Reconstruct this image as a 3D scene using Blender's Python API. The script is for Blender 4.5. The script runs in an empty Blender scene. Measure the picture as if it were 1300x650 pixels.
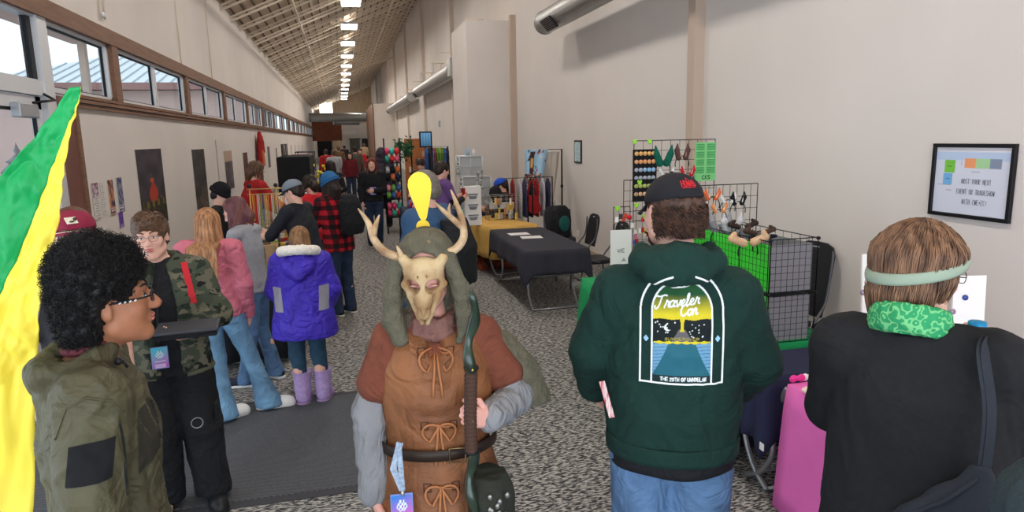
import bpy, math, random
import numpy as np
from mathutils import Vector, Matrix
from mathutils.bvhtree import BVHTree
random.seed(7); RNG = np.random.default_rng(7)
S = bpy.context.scene
COL = S.collection
PI = math.pi
R = math.radians
# ------------------------------------------------------------ camera, sky, lights, exposure
CAM_H = 2.08; CAM_F = 860.0
_y, _p, _r = R(13.75), R(10.0), R(-1.2)
cF = np.array([math.sin(_y)*math.cos(_p), math.cos(_y)*math.cos(_p), -math.sin(_p)])
_R0 = np.array([math.cos(_y), -math.sin(_y), 0.0]); _U0 = np.cross(_R0, cF)
cR = math.cos(_r)*_R0 + math.sin(_r)*_U0; cU = -math.sin(_r)*_R0 + math.cos(_r)*_U0
cam_data = bpy.data.cameras.new('camera'); cam = bpy.data.objects.new('camera', cam_data); COL.objects.link(cam)
m3 = Matrix([[cR[i], cU[i], -cF[i]] for i in range(3)])
cam.matrix_world = Matrix.Translation((0, 0, CAM_H)) @ m3.to_4x4()
cam_data.sensor_fit = 'HORIZONTAL'; cam_data.sensor_width = 36.0; cam_data.lens = 36.0*CAM_F/1300.0
cam_data.clip_start = 0.05; cam_data.clip_end = 500
S.camera = cam
S.view_settings.view_transform = 'Standard'; S.view_settings.look = 'None'
S.view_settings.gamma = 1.0; S.view_settings.use_curve_mapping = False
S.view_settings.exposure = 0.45
S.cycles.use_denoising = True
S.cycles.max_bounces = 7; S.cycles.diffuse_bounces = 4; S.cycles.glossy_bounces = 3
S.cycles.transparent_max_bounces = 12; S.cycles.sample_clamp_indirect = 4.0
world = bpy.data.worlds.new('overcast_sky'); S.world = world; world.use_nodes = True
bg = world.node_tree.nodes['Background']; bg.inputs[0].default_value = (0.86, 0.93, 1.0, 1); bg.inputs[1].default_value = 1.15
def area(name, loc, rot, sx, sy, energy=0, color=(1,1,1), portal=False, spread=180):
    l = bpy.data.lights.new(name, 'AREA'); l.shape = 'RECTANGLE'; l.size = sx; l.size_y = sy
    l.energy = energy; l.color = color; l.spread = R(spread)
    if portal: l.cycles.is_portal = True
    o = bpy.data.objects.new(name, l); o.location = loc; o.rotation_euler = rot; COL.objects.link(o); return o
# sky portals at clerestory and assumed entrance; an added lamp boosts the entrance daylight
area('portal_entrance', (0.55, -2.9, 1.7), (R(90), 0, 0), 7.0, 3.3, portal=True)
area('portal_clerestory', (-2.9, 30, 3.05), (0, R(-90), 0), 0.8, 48, portal=True)
area('daylight_fill_entrance', (0.55, -2.8, 1.9), (R(90), 0, 0), 6.8, 3.0, 170, (0.76, 0.87, 1.0))
LIGHT_Y = [-1.1+5.5*i for i in range(17)]
LIGHT_W = 62.0
# added lamp stands in for daylight through the unseen near left doors
area('daylight_fill_doors', (-2.9, 1.0, 1.35), (0, R(-90), 0), 2.4, 7.4, 80, (0.76, 0.87, 1.0))

def rayd(px, py): return cF*CAM_F + cR*(px-650) + cU*(325-py)
def at(px, py, **k):
    (ax, v), = k.items(); i = 'XYZ'.index(ax); d = rayd(px, py); o = np.array([0, 0, CAM_H]); t = (v-o[i])/d[i]
    return Vector(o+d*t)
# ------------------------------------------------------------ materials
def srgb(r, g, b):
    f = lambda c: ((c/255+0.055)/1.055)**2.4 if c > 10 else c/255/12.92
    return (f(r), f(g), f(b), 1)
_M = {}
def mat(name, rgb, rough=0.8, metal=0.0, var=0.0, vscale=8.0, bump=0.0, bscale=60.0, spec=0.3, sheen=0.0, emit=None, es=1.0, stretch=(1,1,1), rgb2=None, detail=3.0, alpha=1.0, sss=0.0, coat=0.0, wr=0.0, wscale=9.0):
    if name in _M: return _M[name]
    m = bpy.data.materials.new(name); m.use_nodes = True; nt = m.node_tree; b = nt.nodes['Principled BSDF']
    c = srgb(*rgb); b.inputs['Base Color'].default_value = c; b.inputs['Roughness'].default_value = rough
    b.inputs['Metallic'].default_value = metal; b.inputs['Specular IOR Level'].default_value = spec
    if sheen: b.inputs['Sheen Weight'].default_value = sheen
    if coat: b.inputs['Coat Weight'].default_value = coat; b.inputs['Coat Roughness'].default_value = 0.15
    if alpha < 1: b.inputs['Alpha'].default_value = alpha
    if sss: b.inputs['Subsurface Weight'].default_value = sss; b.inputs['Subsurface Radius'].default_value = (1, .35, .2); b.inputs['Subsurface Scale'].default_value = 0.008
    if emit: b.inputs['Emission Color'].default_value = srgb(*emit); b.inputs['Emission Strength'].default_value = es
    if var or bump or rgb2 or wr:
        tc = nt.nodes.new('ShaderNodeTexCoord'); mp = nt.nodes.new('ShaderNodeMapping'); mp.inputs['Scale'].default_value = stretch
        nt.links.new(tc.outputs['Object'], mp.inputs[0])
    if var or rgb2:
        n = nt.nodes.new('ShaderNodeTexNoise'); n.inputs['Scale'].default_value = vscale; n.inputs['Detail'].default_value = detail
        nt.links.new(mp.outputs[0], n.inputs[0]); rp = nt.nodes.new('ShaderNodeValToRGB')
        c2 = srgb(*rgb2) if rgb2 else tuple(min(1, x*(1+var)) for x in c[:3])+(1,)
        c1 = c if rgb2 else tuple(x*(1-var) for x in c[:3])+(1,)
        rp.color_ramp.elements[0].position = 0.36; rp.color_ramp.elements[1].position = 0.64
        rp.color_ramp.elements[0].color = c1; rp.color_ramp.elements[1].color = c2
        nt.links.new(n.outputs[0], rp.inputs[0]); nt.links.new(rp.outputs[0], b.inputs['Base Color'])
    if bump:
        n2 = nt.nodes.new('ShaderNodeTexNoise'); n2.inputs['Scale'].default_value = bscale; n2.inputs['Detail'].default_value = 4
        nt.links.new(mp.outputs[0], n2.inputs[0]); bp = nt.nodes.new('ShaderNodeBump'); bp.inputs['Strength'].default_value = bump; bp.inputs['Distance'].default_value = 0.01
        nt.links.new(n2.outputs[0], bp.inputs['Height']); nt.links.new(bp.outputs[0], b.inputs['Normal'])
    if wr:   # broad creases of cloth and leather
        wn = nt.nodes.new('ShaderNodeTexNoise'); wn.inputs['Scale'].default_value = wscale; wn.inputs['Detail'].default_value = 3; wn.inputs['Distortion'].default_value = 1.6; wn.inputs['Roughness'].default_value = .45
        nt.links.new(mp.outputs[0], wn.inputs[0]); wb = nt.nodes.new('ShaderNodeBump'); wb.inputs['Strength'].default_value = wr; wb.inputs['Distance'].default_value = 0.05
        nt.links.new(wn.outputs[0], wb.inputs['Height'])
        if bump: nt.links.new(wb.outputs[0], bp.inputs['Normal'])
        else: nt.links.new(wb.outputs[0], b.inputs['Normal'])
    _M[name] = m; return m
def mat_glass(name, tint=(1,1,1,1), gloss=0.09):
    if name in _M: return _M[name]
    m = bpy.data.materials.new(name); m.use_nodes = True; nt = m.node_tree; nt.nodes.clear()
    o = nt.nodes.new('ShaderNodeOutputMaterial'); mx = nt.nodes.new('ShaderNodeMixShader'); t = nt.nodes.new('ShaderNodeBsdfTransparent'); g = nt.nodes.new('ShaderNodeBsdfGlossy')
    t.inputs[0].default_value = tint; g.inputs['Roughness'].default_value = 0.05; mx.inputs[0].default_value = gloss
    nt.links.new(t.outputs[0], mx.inputs[1]); nt.links.new(g.outputs[0], mx.inputs[2]); nt.links.new(mx.outputs[0], o.inputs[0]); _M[name] = m; return m
def mat_vcol(name='printed_surface', rough=0.7):
    if name in _M: return _M[name]
    m = bpy.data.materials.new(name); m.use_nodes = True; nt = m.node_tree; b = nt.nodes['Principled BSDF']; b.inputs['Roughness'].default_value = rough
    b.inputs['Specular IOR Level'].default_value = 0.25
    a = nt.nodes.new('ShaderNodeVertexColor'); a.layer_name = 'Col'; nt.links.new(a.outputs[0], b.inputs['Base Color']); _M[name] = m; return m
def nodes_mat(name, rough=0.85):
    m = bpy.data.materials.new(name); m.use_nodes = True; nt = m.node_tree; b = nt.nodes['Principled BSDF']; b.inputs['Roughness'].default_value = rough
    b.inputs['Specular IOR Level'].default_value = 0.25
    _M[name] = m
    def N(t, **k):
        n = nt.nodes.new(t)
        for a, v in k.items():
            if a in n.inputs: n.inputs[a].default_value = v
            else: setattr(n, a, v)
        return n
    L = lambda a, b_: nt.links.new(a, b_)
    return m, nt, b, N, L
# ------------------------------------------------------------ object bookkeeping
def tag(o, label=None, cat=None, group=None, kind=None):
    if label: o['label'] = label
    if cat: o['category'] = cat
    if group: o['group'] = group
    if kind: o['kind'] = kind
    return o
def empty(name, loc=(0,0,0), rz=0, label=None, cat=None, group=None, parent=None):
    o = bpy.data.objects.new(name, None); COL.objects.link(o); o.location = loc; o.rotation_euler = (0, 0, rz); o.empty_display_size = 0.1
    if parent: o.parent = parent
    return tag(o, label, cat, group)
def copy_tree(o, parent=None, label=None):
    c = o.copy(); COL.objects.link(c)
    if parent: c.parent = parent
    if label: c['label'] = label
    for ch in list(o.children): copy_tree(ch, c)
    return c
def link_mesh(name, V, F, mats, parent=None, smooth=True, mi=None, loc=None, rz=None, col=None):
    """V (n,3) array; F: list of tuples or (m,4)/(m,3) int array"""
    me = bpy.data.meshes.new(name)
    if isinstance(F, np.ndarray):
        k = F.shape[1]; me.vertices.add(len(V)); me.vertices.foreach_set('co', np.asarray(V, np.float32).ravel())
        me.loops.add(F.size); me.loops.foreach_set('vertex_index', F.astype(np.int32).ravel())
        me.polygons.add(len(F)); me.polygons.foreach_set('loop_start', np.arange(0, F.size, k, dtype=np.int32))
        me.update(calc_edges=True)
    else:
        me.from_pydata([tuple(v) for v in V], [], F)
    if not isinstance(mats, (list, tuple)): mats = [mats]
    for m in mats: me.materials.append(m)
    n = len(me.polygons)
    if mi is not None: me.polygons.foreach_set('material_index', np.asarray(mi, np.int32))
    me.polygons.foreach_set('use_smooth', np.full(n, bool(smooth)) if isinstance(smooth, (bool, int)) else np.asarray(smooth, bool))
    if col is not None:
        a = me.color_attributes.new('Col', 'FLOAT_COLOR', 'POINT'); a.data.foreach_set('color', np.asarray(col, np.float32).ravel())
    me.validate(); me.update()
    o = bpy.data.objects.new(name, me); COL.objects.link(o)
    if parent: o.parent = parent
    if loc is not None: o.location = loc
    if rz is not None: o.rotation_euler = (0, 0, rz)
    return o
def basis(d):
    d = np.array(d, float); d /= (np.linalg.norm(d)+1e-12); a = np.array([0, 0, 1.0]) if abs(d[2]) < 0.9 else np.array([1.0, 0, 0])
    u = np.cross(d, a); u /= np.linalg.norm(u); return u, np.cross(u, d)
class MB:
    def __init__(s): s.v = []; s.f = []; s.m = []; s.s = []; s.cur = 0; s.sm = False
    def _add(s, V, F, sm=None):
        b = len(s.v); s.v += [tuple(map(float, v)) for v in V]; s.f += [tuple(b+i for i in f) for f in F]; s.m += [s.cur]*len(F); s.s += [s.sm if sm is None else sm]*len(F); return s
    def box(s, c, d, rz=0, M=None):
        V = [(x*d[0]/2, y*d[1]/2, z*d[2]/2) for x in (-1, 1) for y in (-1, 1) for z in (-1, 1)]
        if M is not None: V = [M @ Vector(v) for v in V]
        elif rz: V = [(v[0]*math.cos(rz)-v[1]*math.sin(rz), v[0]*math.sin(rz)+v[1]*math.cos(rz), v[2]) for v in V]
        V = [(v[0]+c[0], v[1]+c[1], v[2]+c[2]) for v in V]
        return s._add(V, [(0,1,3,2),(4,6,7,5),(0,4,5,1),(2,3,7,6),(0,2,6,4),(1,5,7,3)], False)
    def b2(s, lo, hi): return s.box([(a+b)/2 for a, b in zip(lo, hi)], [abs(b-a) for a, b in zip(lo, hi)])
    def tube(s, pts, r, n=8, caps=True, closed=False):
        pts = [np.array(p, float) for p in pts]; m = len(pts); rs = r if hasattr(r, '__len__') else [r]*m
        V = []; u = None
        for i, p in enumerate(pts):
            if closed: t = pts[(i+1) % m]-pts[i-1]
            else: t = pts[min(i+1, m-1)]-pts[max(i-1, 0)]
            t = t/(np.linalg.norm(t)+1e-12)
            if u is None: u, w = basis(t)
            else:
                u = u-t*np.dot(u, t); u = u/(np.linalg.norm(u)+1e-12)
            w = np.cross(t, u)
            for k in range(n):
                a = 2*PI*k/n; V.append(p+rs[i]*(math.cos(a)*u+math.sin(a)*w))
        F = []
        for i in range(m if closed else m-1):
            j = (i+1) % m
            for k in range(n): F.append((i*n+k, i*n+(k+1) % n, j*n+(k+1) % n, j*n+k))
        if caps and not closed: F.append(tuple(range(n-1, -1, -1))); F.append(tuple((m-1)*n+k for k in range(n)))
        return s._add(V, F, n > 4)
    def ribbon(s, pts, width, nrm, th=0.002):
        """flat strap; width dir = nrm x tangent"""
        pts = [np.array(p, float) for p in pts]; nr = nrm if isinstance(nrm, list) else [nrm]*len(pts); V = []; m = len(pts)
        for i, p in enumerate(pts):
            t = pts[min(i+1, m-1)]-pts[max(i-1, 0)]; t /= np.linalg.norm(t)+1e-12; nn = np.array(nr[i], float); nn /= np.linalg.norm(nn)
            w = np.cross(nn, t); w /= np.linalg.norm(w)+1e-12; ww = width[i] if hasattr(width, '__len__') else width
            V += [p-w*ww/2-nn*th/2, p+w*ww/2-nn*th/2, p+w*ww/2+nn*th/2, p-w*ww/2+nn*th/2]
        F = []
        for i in range(m-1):
            for k in range(4): F.append((i*4+k, i*4+(k+1) % 4, i*4+4+(k+1) % 4, i*4+4+k))
        F += [(3,2,1,0), tuple((m-1)*4+k for k in range(4))]
        return s._add(V, F)
    def lathe(s, prof, c=(0,0,0), n=20, ax=None, sx=1, sy=1):
        V = []; M = None
        if ax is not None:
            u, w = basis(ax); d = np.array(ax, float)/np.linalg.norm(ax)
        for (r, z) in prof:
            for k in range(n):
                a = 2*PI*k/n; x, y = r*math.cos(a)*sx, r*math.sin(a)*sy
                V.append((c[0]+x, c[1]+y, c[2]+z) if ax is None else np.array(c)+u*x+w*y+d*z)
        m = len(prof); F = [(i*n+k, i*n+(k+1) % n, (i+1)*n+(k+1) % n, (i+1)*n+k) for i in range(m-1) for k in range(n)]
        if prof[0][0] > 1e-5: F.append(tuple(range(n-1, -1, -1)))
        if prof[-1][0] > 1e-5: F.append(tuple((m-1)*n+k for k in range(n)))
        return s._add(V, F, True)
    def ell(s, c, r, n=14, m=9, M=None):
        V = []
        for i in range(m+1):
            th = PI*i/m
            for k in range(n):
                a = 2*PI*k/n; p = Vector((r[0]*math.sin(th)*math.cos(a), r[1]*math.sin(th)*math.sin(a), r[2]*math.cos(th)))
                if M is not None: p = M @ p
                V.append((c[0]+p[0], c[1]+p[1], c[2]+p[2]))
        F = [(i*n+k, (i+1)*n+k, (i+1)*n+(k+1) % n, i*n+(k+1) % n) for i in range(m) for k in range(n)]
        return s._add(V, F, True)
    def prism(s, poly, o, u, v, th):
        """2-D polygon in the plane o + a*u + b*v, extruded th along u x v"""
        o, u, v = map(lambda q: np.array(q, float), (o, u, v)); w = np.cross(u, v); w /= np.linalg.norm(w); n = len(poly)
        V = [o+a*u+b*v for a, b in poly]+[o+a*u+b*v+w*th for a, b in poly]
        F = [tuple(range(n-1, -1, -1)), tuple(range(n, 2*n))]+[(i, (i+1) % n, n+(i+1) % n, n+i) for i in range(n)]
        return s._add(V, F, False)
    def grid(s, fn, nu, nv, th=0.0, sm=True):
        P = np.array([[fn(i/nu, j/nv) for j in range(nv+1)] for i in range(nu+1)], float); V = P.reshape(-1, 3); W = nv+1
        F = [(i*W+j, (i+1)*W+j, (i+1)*W+j+1, i*W+j+1) for i in range(nu) for j in range(nv)]
        if th:
            du = np.gradient(P, axis=0); dv = np.gradient(P, axis=1); N = np.cross(du, dv); N /= np.linalg.norm(N, axis=2, keepdims=True)+1e-9
            n = len(V); V2 = (P+N*th).reshape(-1, 3); F2 = [tuple(n+i for i in reversed(f)) for f in F]
            e = [(i*W, (i+1)*W) for i in range(nu)]+[(nu*W+j, nu*W+j+1) for j in range(nv)]+[((i+1)*W+nv, i*W+nv) for i in range(nu)]+[(j+1, j) for j in range(nv)]
            F = F+F2+[(b, a, n+a, n+b) for a, b in e]; V = np.vstack([V, V2])
        return s._add(V, F, sm)
    def build(s, name, mats, parent=None, loc=None, rz=None, bevel=0, seg=2):
        o = link_mesh(name, s.v, s.f, mats, parent, s.s if s.s else True, s.m, loc, rz)
        if bevel:
            b = o.modifiers.new('bevel', 'BEVEL'); b.width = bevel; b.segments = seg; b.limit_method = 'ANGLE'; b.angle_limit = R(40)
        return o
_txt = {}
def text_geo(body, size=1.0, align='CENTER', extrude=0.0, bold=0.0, xs=1.0, spacing=1.0):
    cu = bpy.data.curves.new('t', 'FONT'); cu.body = body; cu.size = size; cu.align_x = align; cu.align_y = 'CENTER'; cu.extrude = extrude; cu.offset = bold; cu.resolution_u = 3; cu.space_character = spacing; cu.space_line = 1.0
    o = bpy.data.objects.new('t', cu); COL.objects.link(o); dg = bpy.context.evaluated_depsgraph_get(); dg.update(); me = bpy.data.meshes.new_from_object(o.evaluated_get(dg))
    V = [(v.co.x*xs, v.co.y, v.co.z) for v in me.vertices]; F = [tuple(p.vertices) for p in me.polygons]
    bpy.data.objects.remove(o); bpy.data.curves.remove(cu); bpy.data.meshes.remove(me); return V, F
def put_text(name, body, size, o, u, v, m, parent=None, th=0.002, align='CENTER', bold=0.0, xs=1.0, spacing=1.0):
    o, u, v = (np.array(q, float) for q in (o, u, v)); u /= np.linalg.norm(u); v /= np.linalg.norm(v); w = np.cross(u, v)
    V, F = text_geo(body, size, align, th/2, bold, xs, spacing)
    return link_mesh(name, [o+u*a+v*b+w*(c+th/2) for a, b, c in V], F, m, parent, False)
# ------------------------------------------------------------ noise
_perm = np.random.default_rng(3).permutation(256).astype(np.int64); _perm = np.concatenate([_perm, _perm, _perm])
_grad = np.random.default_rng(5).normal(size=(256, 3)); _grad /= np.linalg.norm(_grad, axis=1)[:, None]
def pnoise(P):
    P = np.asarray(P, float); i = np.floor(P).astype(np.int64); f = P-i; w = f*f*f*(f*(f*6-15)+10); i &= 255; out = 0
    for a in (0, 1):
        wx = w[:, 0] if a else 1-w[:, 0]
        for b in (0, 1):
            wy = w[:, 1] if b else 1-w[:, 1]
            for c in (0, 1):
                wz = w[:, 2] if c else 1-w[:, 2]
                h = _perm[_perm[_perm[(i[:, 0]+a) & 255]+((i[:, 1]+b) & 255)]+((i[:, 2]+c) & 255)]
                out = out+wx*wy*wz*np.einsum('ij,ij->i', _grad[h], f-np.array([a, b, c]))
    return out
# ------------------------------------------------------------ implicit surfaces (bodies, clothes, hair)
class Field:
    def __init__(s, lo, hi, res):
        s.res = res; s.ax = [np.arange(lo[i], hi[i]+res, res, dtype=np.float32) for i in range(3)]
        s.D = np.full([len(a) for a in s.ax], 0.5, np.float32)
    def _sl(s, lo, hi):
        sl = []
        for i in range(3):
            a = np.searchsorted(s.ax[i], lo[i]); b = np.searchsorted(s.ax[i], hi[i]); 
            if b <= a: return None
            sl.append(slice(a, b))
        return tuple(sl)
    def put(s, fn, lo, hi, k=0.01, op='add'):
        mg = max(k, 0.0)+3*s.res; sl = s._sl([a-mg for a in lo], [b+mg for b in hi])
        if sl is None: return s
        x = s.ax[0][sl[0]][:, None, None]; y = s.ax[1][sl[1]][None, :, None]; z = s.ax[2][sl[2]][None, None, :]
        d = fn(x, y, z).astype(np.float32); a = s.D[sl]
        if op == 'sub': d = -d
        if op == 'add':
            if k > 0: h = np.maximum(k-np.abs(a-d), 0)/k; s.D[sl] = np.minimum(a, d)-h*h*k*0.25
            else: s.D[sl] = np.minimum(a, d)
        else:
            if k > 0: h = np.maximum(k-np.abs(a-d), 0)/k; s.D[sl] = np.maximum(a, d)+h*h*k*0.25
            else: s.D[sl] = np.maximum(a, d)
        return s
    def cone(s, a, b, ra, rb=None, k=0.02, op='add'):
        rb = ra if rb is None else rb; a = np.array(a, float); b = np.array(b, float); ba = b-a; L = float(ba@ba)+1e-9; R_ = max(ra, rb)
        def fn(x, y, z):
            px, py, pz = x-a[0], y-a[1], z-a[2]; t = np.clip((px*ba[0]+py*ba[1]+pz*ba[2])/L, 0, 1)
            return np.sqrt((px-t*ba[0])**2+(py-t*ba[1])**2+(pz-t*ba[2])**2)-(ra+(rb-ra)*t)
        return s.put(fn, np.minimum(a, b)-R_, np.maximum(a, b)+R_, k, op)
    def chain(s, pts, rs, k=0.02, op='add'):
        for i in range(len(pts)-1): s.cone(pts[i], pts[i+1], rs[i], rs[i+1], k, op)
        return s
    def ell(s, c, r, M=None, k=0.01, op='add'):
        c = np.array(c, float); r = np.array(r, float); Mt = None if M is None else np.array(M).T; R_ = float(max(r))
        def fn(x, y, z):
            px, py, pz = x-c[0], y-c[1], z-c[2]
            if Mt is not None:
                px, py, pz = (Mt[0, 0]*px+Mt[0, 1]*py+Mt[0, 2]*pz, Mt[1, 0]*px+Mt[1, 1]*py+Mt[1, 2]*pz, Mt[2, 0]*px+Mt[2, 1]*py+Mt[2, 2]*pz)
            q = np.sqrt((px/r[0])**2+(py/r[1])**2+(pz/r[2])**2); g = np.sqrt((px/r[0]**2)**2+(py/r[1]**2)**2+(pz/r[2]**2)**2)+1e-9
            return q*(q-1)/g
        return s.put(fn, c-R_, c+R_, k, op)
    def loft(s, st, k=0.02, p=2.0, op='add', rz=0.0, bow=None):
        """st rows: z, cx, cy, rx, ry (z ascending); bow(angle)->extra radius factor"""
        st = np.array(sorted(st), float); Z = st[:, 0]; c_, s_ = math.cos(rz), math.sin(rz)
        def fn(x, y, z):
            zz = np.clip(z, Z[0], Z[-1]); I = lambda j: np.interp(zz.ravel(), Z, st[:, j]).reshape(zz.shape)
            X0, Y0 = x-I(1), y-I(2); X, Y = c_*X0+s_*Y0, -s_*X0+c_*Y0; rx, ry = I(3), I(4)
            q = (np.abs(X/rx)**p+np.abs(Y/ry)**p)**(1/p)
            if bow: q = q/bow(np.arctan2(Y/ry, X/rx), zz)
            d = (q-1)*np.sqrt(rx*ry)*0.9; 
            return np.maximum(d, np.maximum(Z[0]-z, z-Z[-1]))
        m = float(max(st[:, 3].max(), st[:, 4].max()))*1.25
        return s.put(fn, [st[:, 1].min()-m, st[:, 2].min()-m, Z[0]], [st[:, 1].max()+m, st[:, 2].max()+m, Z[-1]], k, op)
    def cut(s, n, d, k=0.0):
        """keep the side where n.p < d"""
        n = np.array(n, float); n /= np.linalg.norm(n)
        h = s.ax[0][:, None, None]*n[0]+s.ax[1][None, :, None]*n[1]+s.ax[2][None, None, :]*n[2]-d
        s.D = np.maximum(s.D, h.astype(np.float32)); return s
    def mesh(s):
        D = s.D; D[[0, -1]] = 0.5; D[:, [0, -1]] = 0.5; D[:, :, [0, -1]] = 0.5
        sg = D < 0; nx, ny, nz = D.shape
        c8 = [sg[i:nx-1+i, j:ny-1+j, k:nz-1+k] for i in (0, 1) for j in (0, 1) for k in (0, 1)]
        an = c8[0] | c8[1] | c8[2] | c8[3] | c8[4] | c8[5] | c8[6] | c8[7]; al = c8[0] & c8[1] & c8[2] & c8[3] & c8[4] & c8[5] & c8[6] & c8[7]
        I, J, K = np.nonzero(an & ~al); idx = np.full((nx-1, ny-1, nz-1), -1, np.int32); idx[I, J, K] = np.arange(len(I))
        cor = {(i, j, k): D[I+i, J+j, K+k] for i in (0, 1) for j in (0, 1) for k in (0, 1)}
        acc = np.zeros((len(I), 3), np.float32); cnt = np.zeros(len(I), np.float32)
        for a in range(3):
            for u in (0, 1):
                for v in (0, 1):
                    o = [u, v]; o.insert(a, 0); e = list(o); e[a] = 1; d0, d1 = cor[tuple(o)], cor[tuple(e)]; m = (d0 < 0) != (d1 < 0)
                    t = np.where(m, d0/np.where(m, d0-d1, 1), 0)
                    for ax in range(3): acc[:, ax] += np.where(m, (t if ax == a else o[ax]), 0)
                    cnt += m
        P = acc/cnt[:, None]+np.stack([I, J, K], 1); V = np.stack([s.ax[a][0]+P[:, a]*s.res for a in range(3)], 1)
        Q = []
        for a in range(3):
            sl0 = [slice(1, -1)]*3; sl0[a] = slice(0, -1); sl1 = list(sl0); sl1[a] = slice(1, None)
            A, B = sg[tuple(sl0)], sg[tuple(sl1)]; ii = np.array(np.nonzero(A != B)).T; off = np.array([1, 1, 1]); off[a] = 0; ii = ii+off
            inside = sg[ii[:, 0], ii[:, 1], ii[:, 2]]; b, c = (a+1) % 3, (a+2) % 3; eb = np.eye(3, dtype=int)[b]; ec = np.eye(3, dtype=int)[c]
            q = np.stack([idx[tuple((ii-eb-ec).T)], idx[tuple((ii-ec).T)], idx[tuple(ii.T)], idx[tuple((ii-eb).T)]], 1)
            q[~inside] = q[~inside][:, ::-1]; Q.append(q)
        return V, np.concatenate(Q)
def vnormals(V, F):
    if F.shape[1] == 4: n = np.cross(V[F[:, 2]]-V[F[:, 0]], V[F[:, 3]]-V[F[:, 1]])
    else: n = np.cross(V[F[:, 1]]-V[F[:, 0]], V[F[:, 2]]-V[F[:, 0]])
    N = np.zeros_like(V)
    for k in range(F.shape[1]):
        for a in range(3): N[:, a] += np.bincount(F[:, k], n[:, a], len(V))
    return N/(np.linalg.norm(N, axis=1, keepdims=True)+1e-12)
def smooth_v(V, F, it=1):
    for _ in range(it):
        A = np.zeros_like(V); C = np.zeros(len(V))
        for k in range(4):
            a, b = F[:, k], F[:, (k+1) % 4]
            for ax in range(3): A[:, ax] += np.bincount(a, V[b, ax], len(V))+np.bincount(b, V[a, ax], len(V))
            C += np.bincount(a, minlength=len(V))+np.bincount(b, minlength=len(V))
        V = 0.5*V+0.5*A/C[:, None]
    return V
def folds(V, F, amp, freq=(9, 9, 5), seed=0, ridge=True, fine=0.35, sm=1):
    V = smooth_v(V, F, sm); N = vnormals(V, F); P = V*np.array(freq)+seed*13.7; wv = pnoise(P*0.6+5)*1.3
    n = pnoise(P+wv[:, None]); n2 = pnoise(P*2.3+wv[:, None]*2+31)
    if ridge: n = 0.5-np.abs(n)*2.2; n2 = 0.4-np.abs(n2)*2
    return V+N*((n*amp+n2*amp*fine)[:, None])
def fmesh(name, fld, m, parent, amp=0.0, freq=(9, 9, 5), seed=0, ridge=True, fine=0.35, sm=1, post=None):
    V, F = fld.mesh()
    if amp: V = folds(V, F, amp, freq, seed, ridge, fine, sm)
    elif sm: V = smooth_v(V, F, sm)
    if post: V = post(V, F)
    return link_mesh(name, V, F, m, parent, True)
def strand_mesh(name, P, rad, m, parent, sides=3):
    """P (N,M,3) strand centre lines; rad (M,) radii"""
    N, M, _ = P.shape; T = np.gradient(P, axis=1); T /= np.linalg.norm(T, axis=2, keepdims=True)+1e-9
    ref = np.zeros_like(T); ref[..., 0] = 0.3; ref[..., 1] = 1; ref[..., 2] = 0.2; U = np.cross(T, ref); U /= np.linalg.norm(U, axis=2, keepdims=True)+1e-9; W = np.cross(T, U)
    rad = np.broadcast_to(np.asarray(rad), (N, M)); ring = [P+(math.cos(2*PI*k/sides)*U+math.sin(2*PI*k/sides)*W)*rad[..., None] for k in range(sides)]
    V = np.stack(ring, 2).reshape(-1, 3); b = (np.arange(N)[:, None, None]*M+np.arange(M-1)[None, :, None])*sides; k = np.arange(sides)[None, None, :]; k2 = (k+1) % sides
    F = np.stack([b+k, b+k2, b+sides+k2, b+sides+k], -1).reshape(-1, 4)
    return link_mesh(name, V, F, m, parent, True)
# ============================================================ THE SETTING
XL, XR, Y0, Y1 = -3.0, 4.1, -3.0, 92.0
RS = 0.43; ZL = 5.82
roofz = lambda x: ZL+RS*(x-XL)
def struct(name, mb, m, parent=None, **k):
    o = mb.build(name, m, parent, **k)
    if parent is None: o['kind'] = 'structure'
    return o
# carpet: grey loop pile with tan and charcoal flecks laid in alternating directions
m, nt, b, N, L = nodes_mat('carpet', 0.95)
tc = N('ShaderNodeTexCoord'); cols = []
for rz, sc in ((0.55, (22, 80, 1)), (-0.95, (24, 78, 1))):
    mp = N('ShaderNodeMapping'); mp.inputs['Scale'].default_value = sc; mp.inputs['Rotation'].default_value = (0, 0, rz); L(tc.outputs['Object'], mp.inputs[0])
    v = N('ShaderNodeTexNoise'); v.inputs['Scale'].default_value = 1.0; v.inputs['Detail'].default_value = 1.5; L(mp.outputs[0], v.inputs[0]); cols.append(v)
ck = N('ShaderNodeTexNoise'); ck.inputs['Scale'].default_value = 14; L(tc.outputs['Object'], ck.inputs[0])
ckr = N('ShaderNodeValToRGB'); ckr.color_ramp.elements[0].position = .47; ckr.color_ramp.elements[1].position = .53; L(ck.outputs[0], ckr.inputs[0])
mx = N('ShaderNodeMix', data_type='FLOAT'); L(ckr.outputs[0], mx.inputs[0]); L(cols[0].outputs[0], mx.inputs[2]); L(cols[1].outputs[0], mx.inputs[3])
rp = N('ShaderNodeValToRGB'); e = rp.color_ramp.elements; e[0].position = .41; e[0].color = srgb(50, 50, 54); e[1].position = .58; e[1].color = srgb(176, 172, 166)
q = e.new(.49); q.color = srgb(106, 104, 103)
L(mx.outputs[0], rp.inputs[0]); L(rp.outputs[0], b.inputs['Base Color'])
bp = N('ShaderNodeBump'); bp.inputs['Strength'].default_value = .5; bp.inputs['Distance'].default_value = .006; L(mx.outputs[0], bp.inputs['Height']); L(bp.outputs[0], b.inputs['Normal'])
M_carpet = m
M_wall = mat('painted_wall', (225, 217, 211), 0.9, var=0.03, vscale=0.7, bump=0.08, bscale=90)
M_wallr = M_wall
M_trim = mat('brown_trim', (128, 94, 74), 0.6, var=0.12, vscale=5, stretch=(4, .4, 4))
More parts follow.
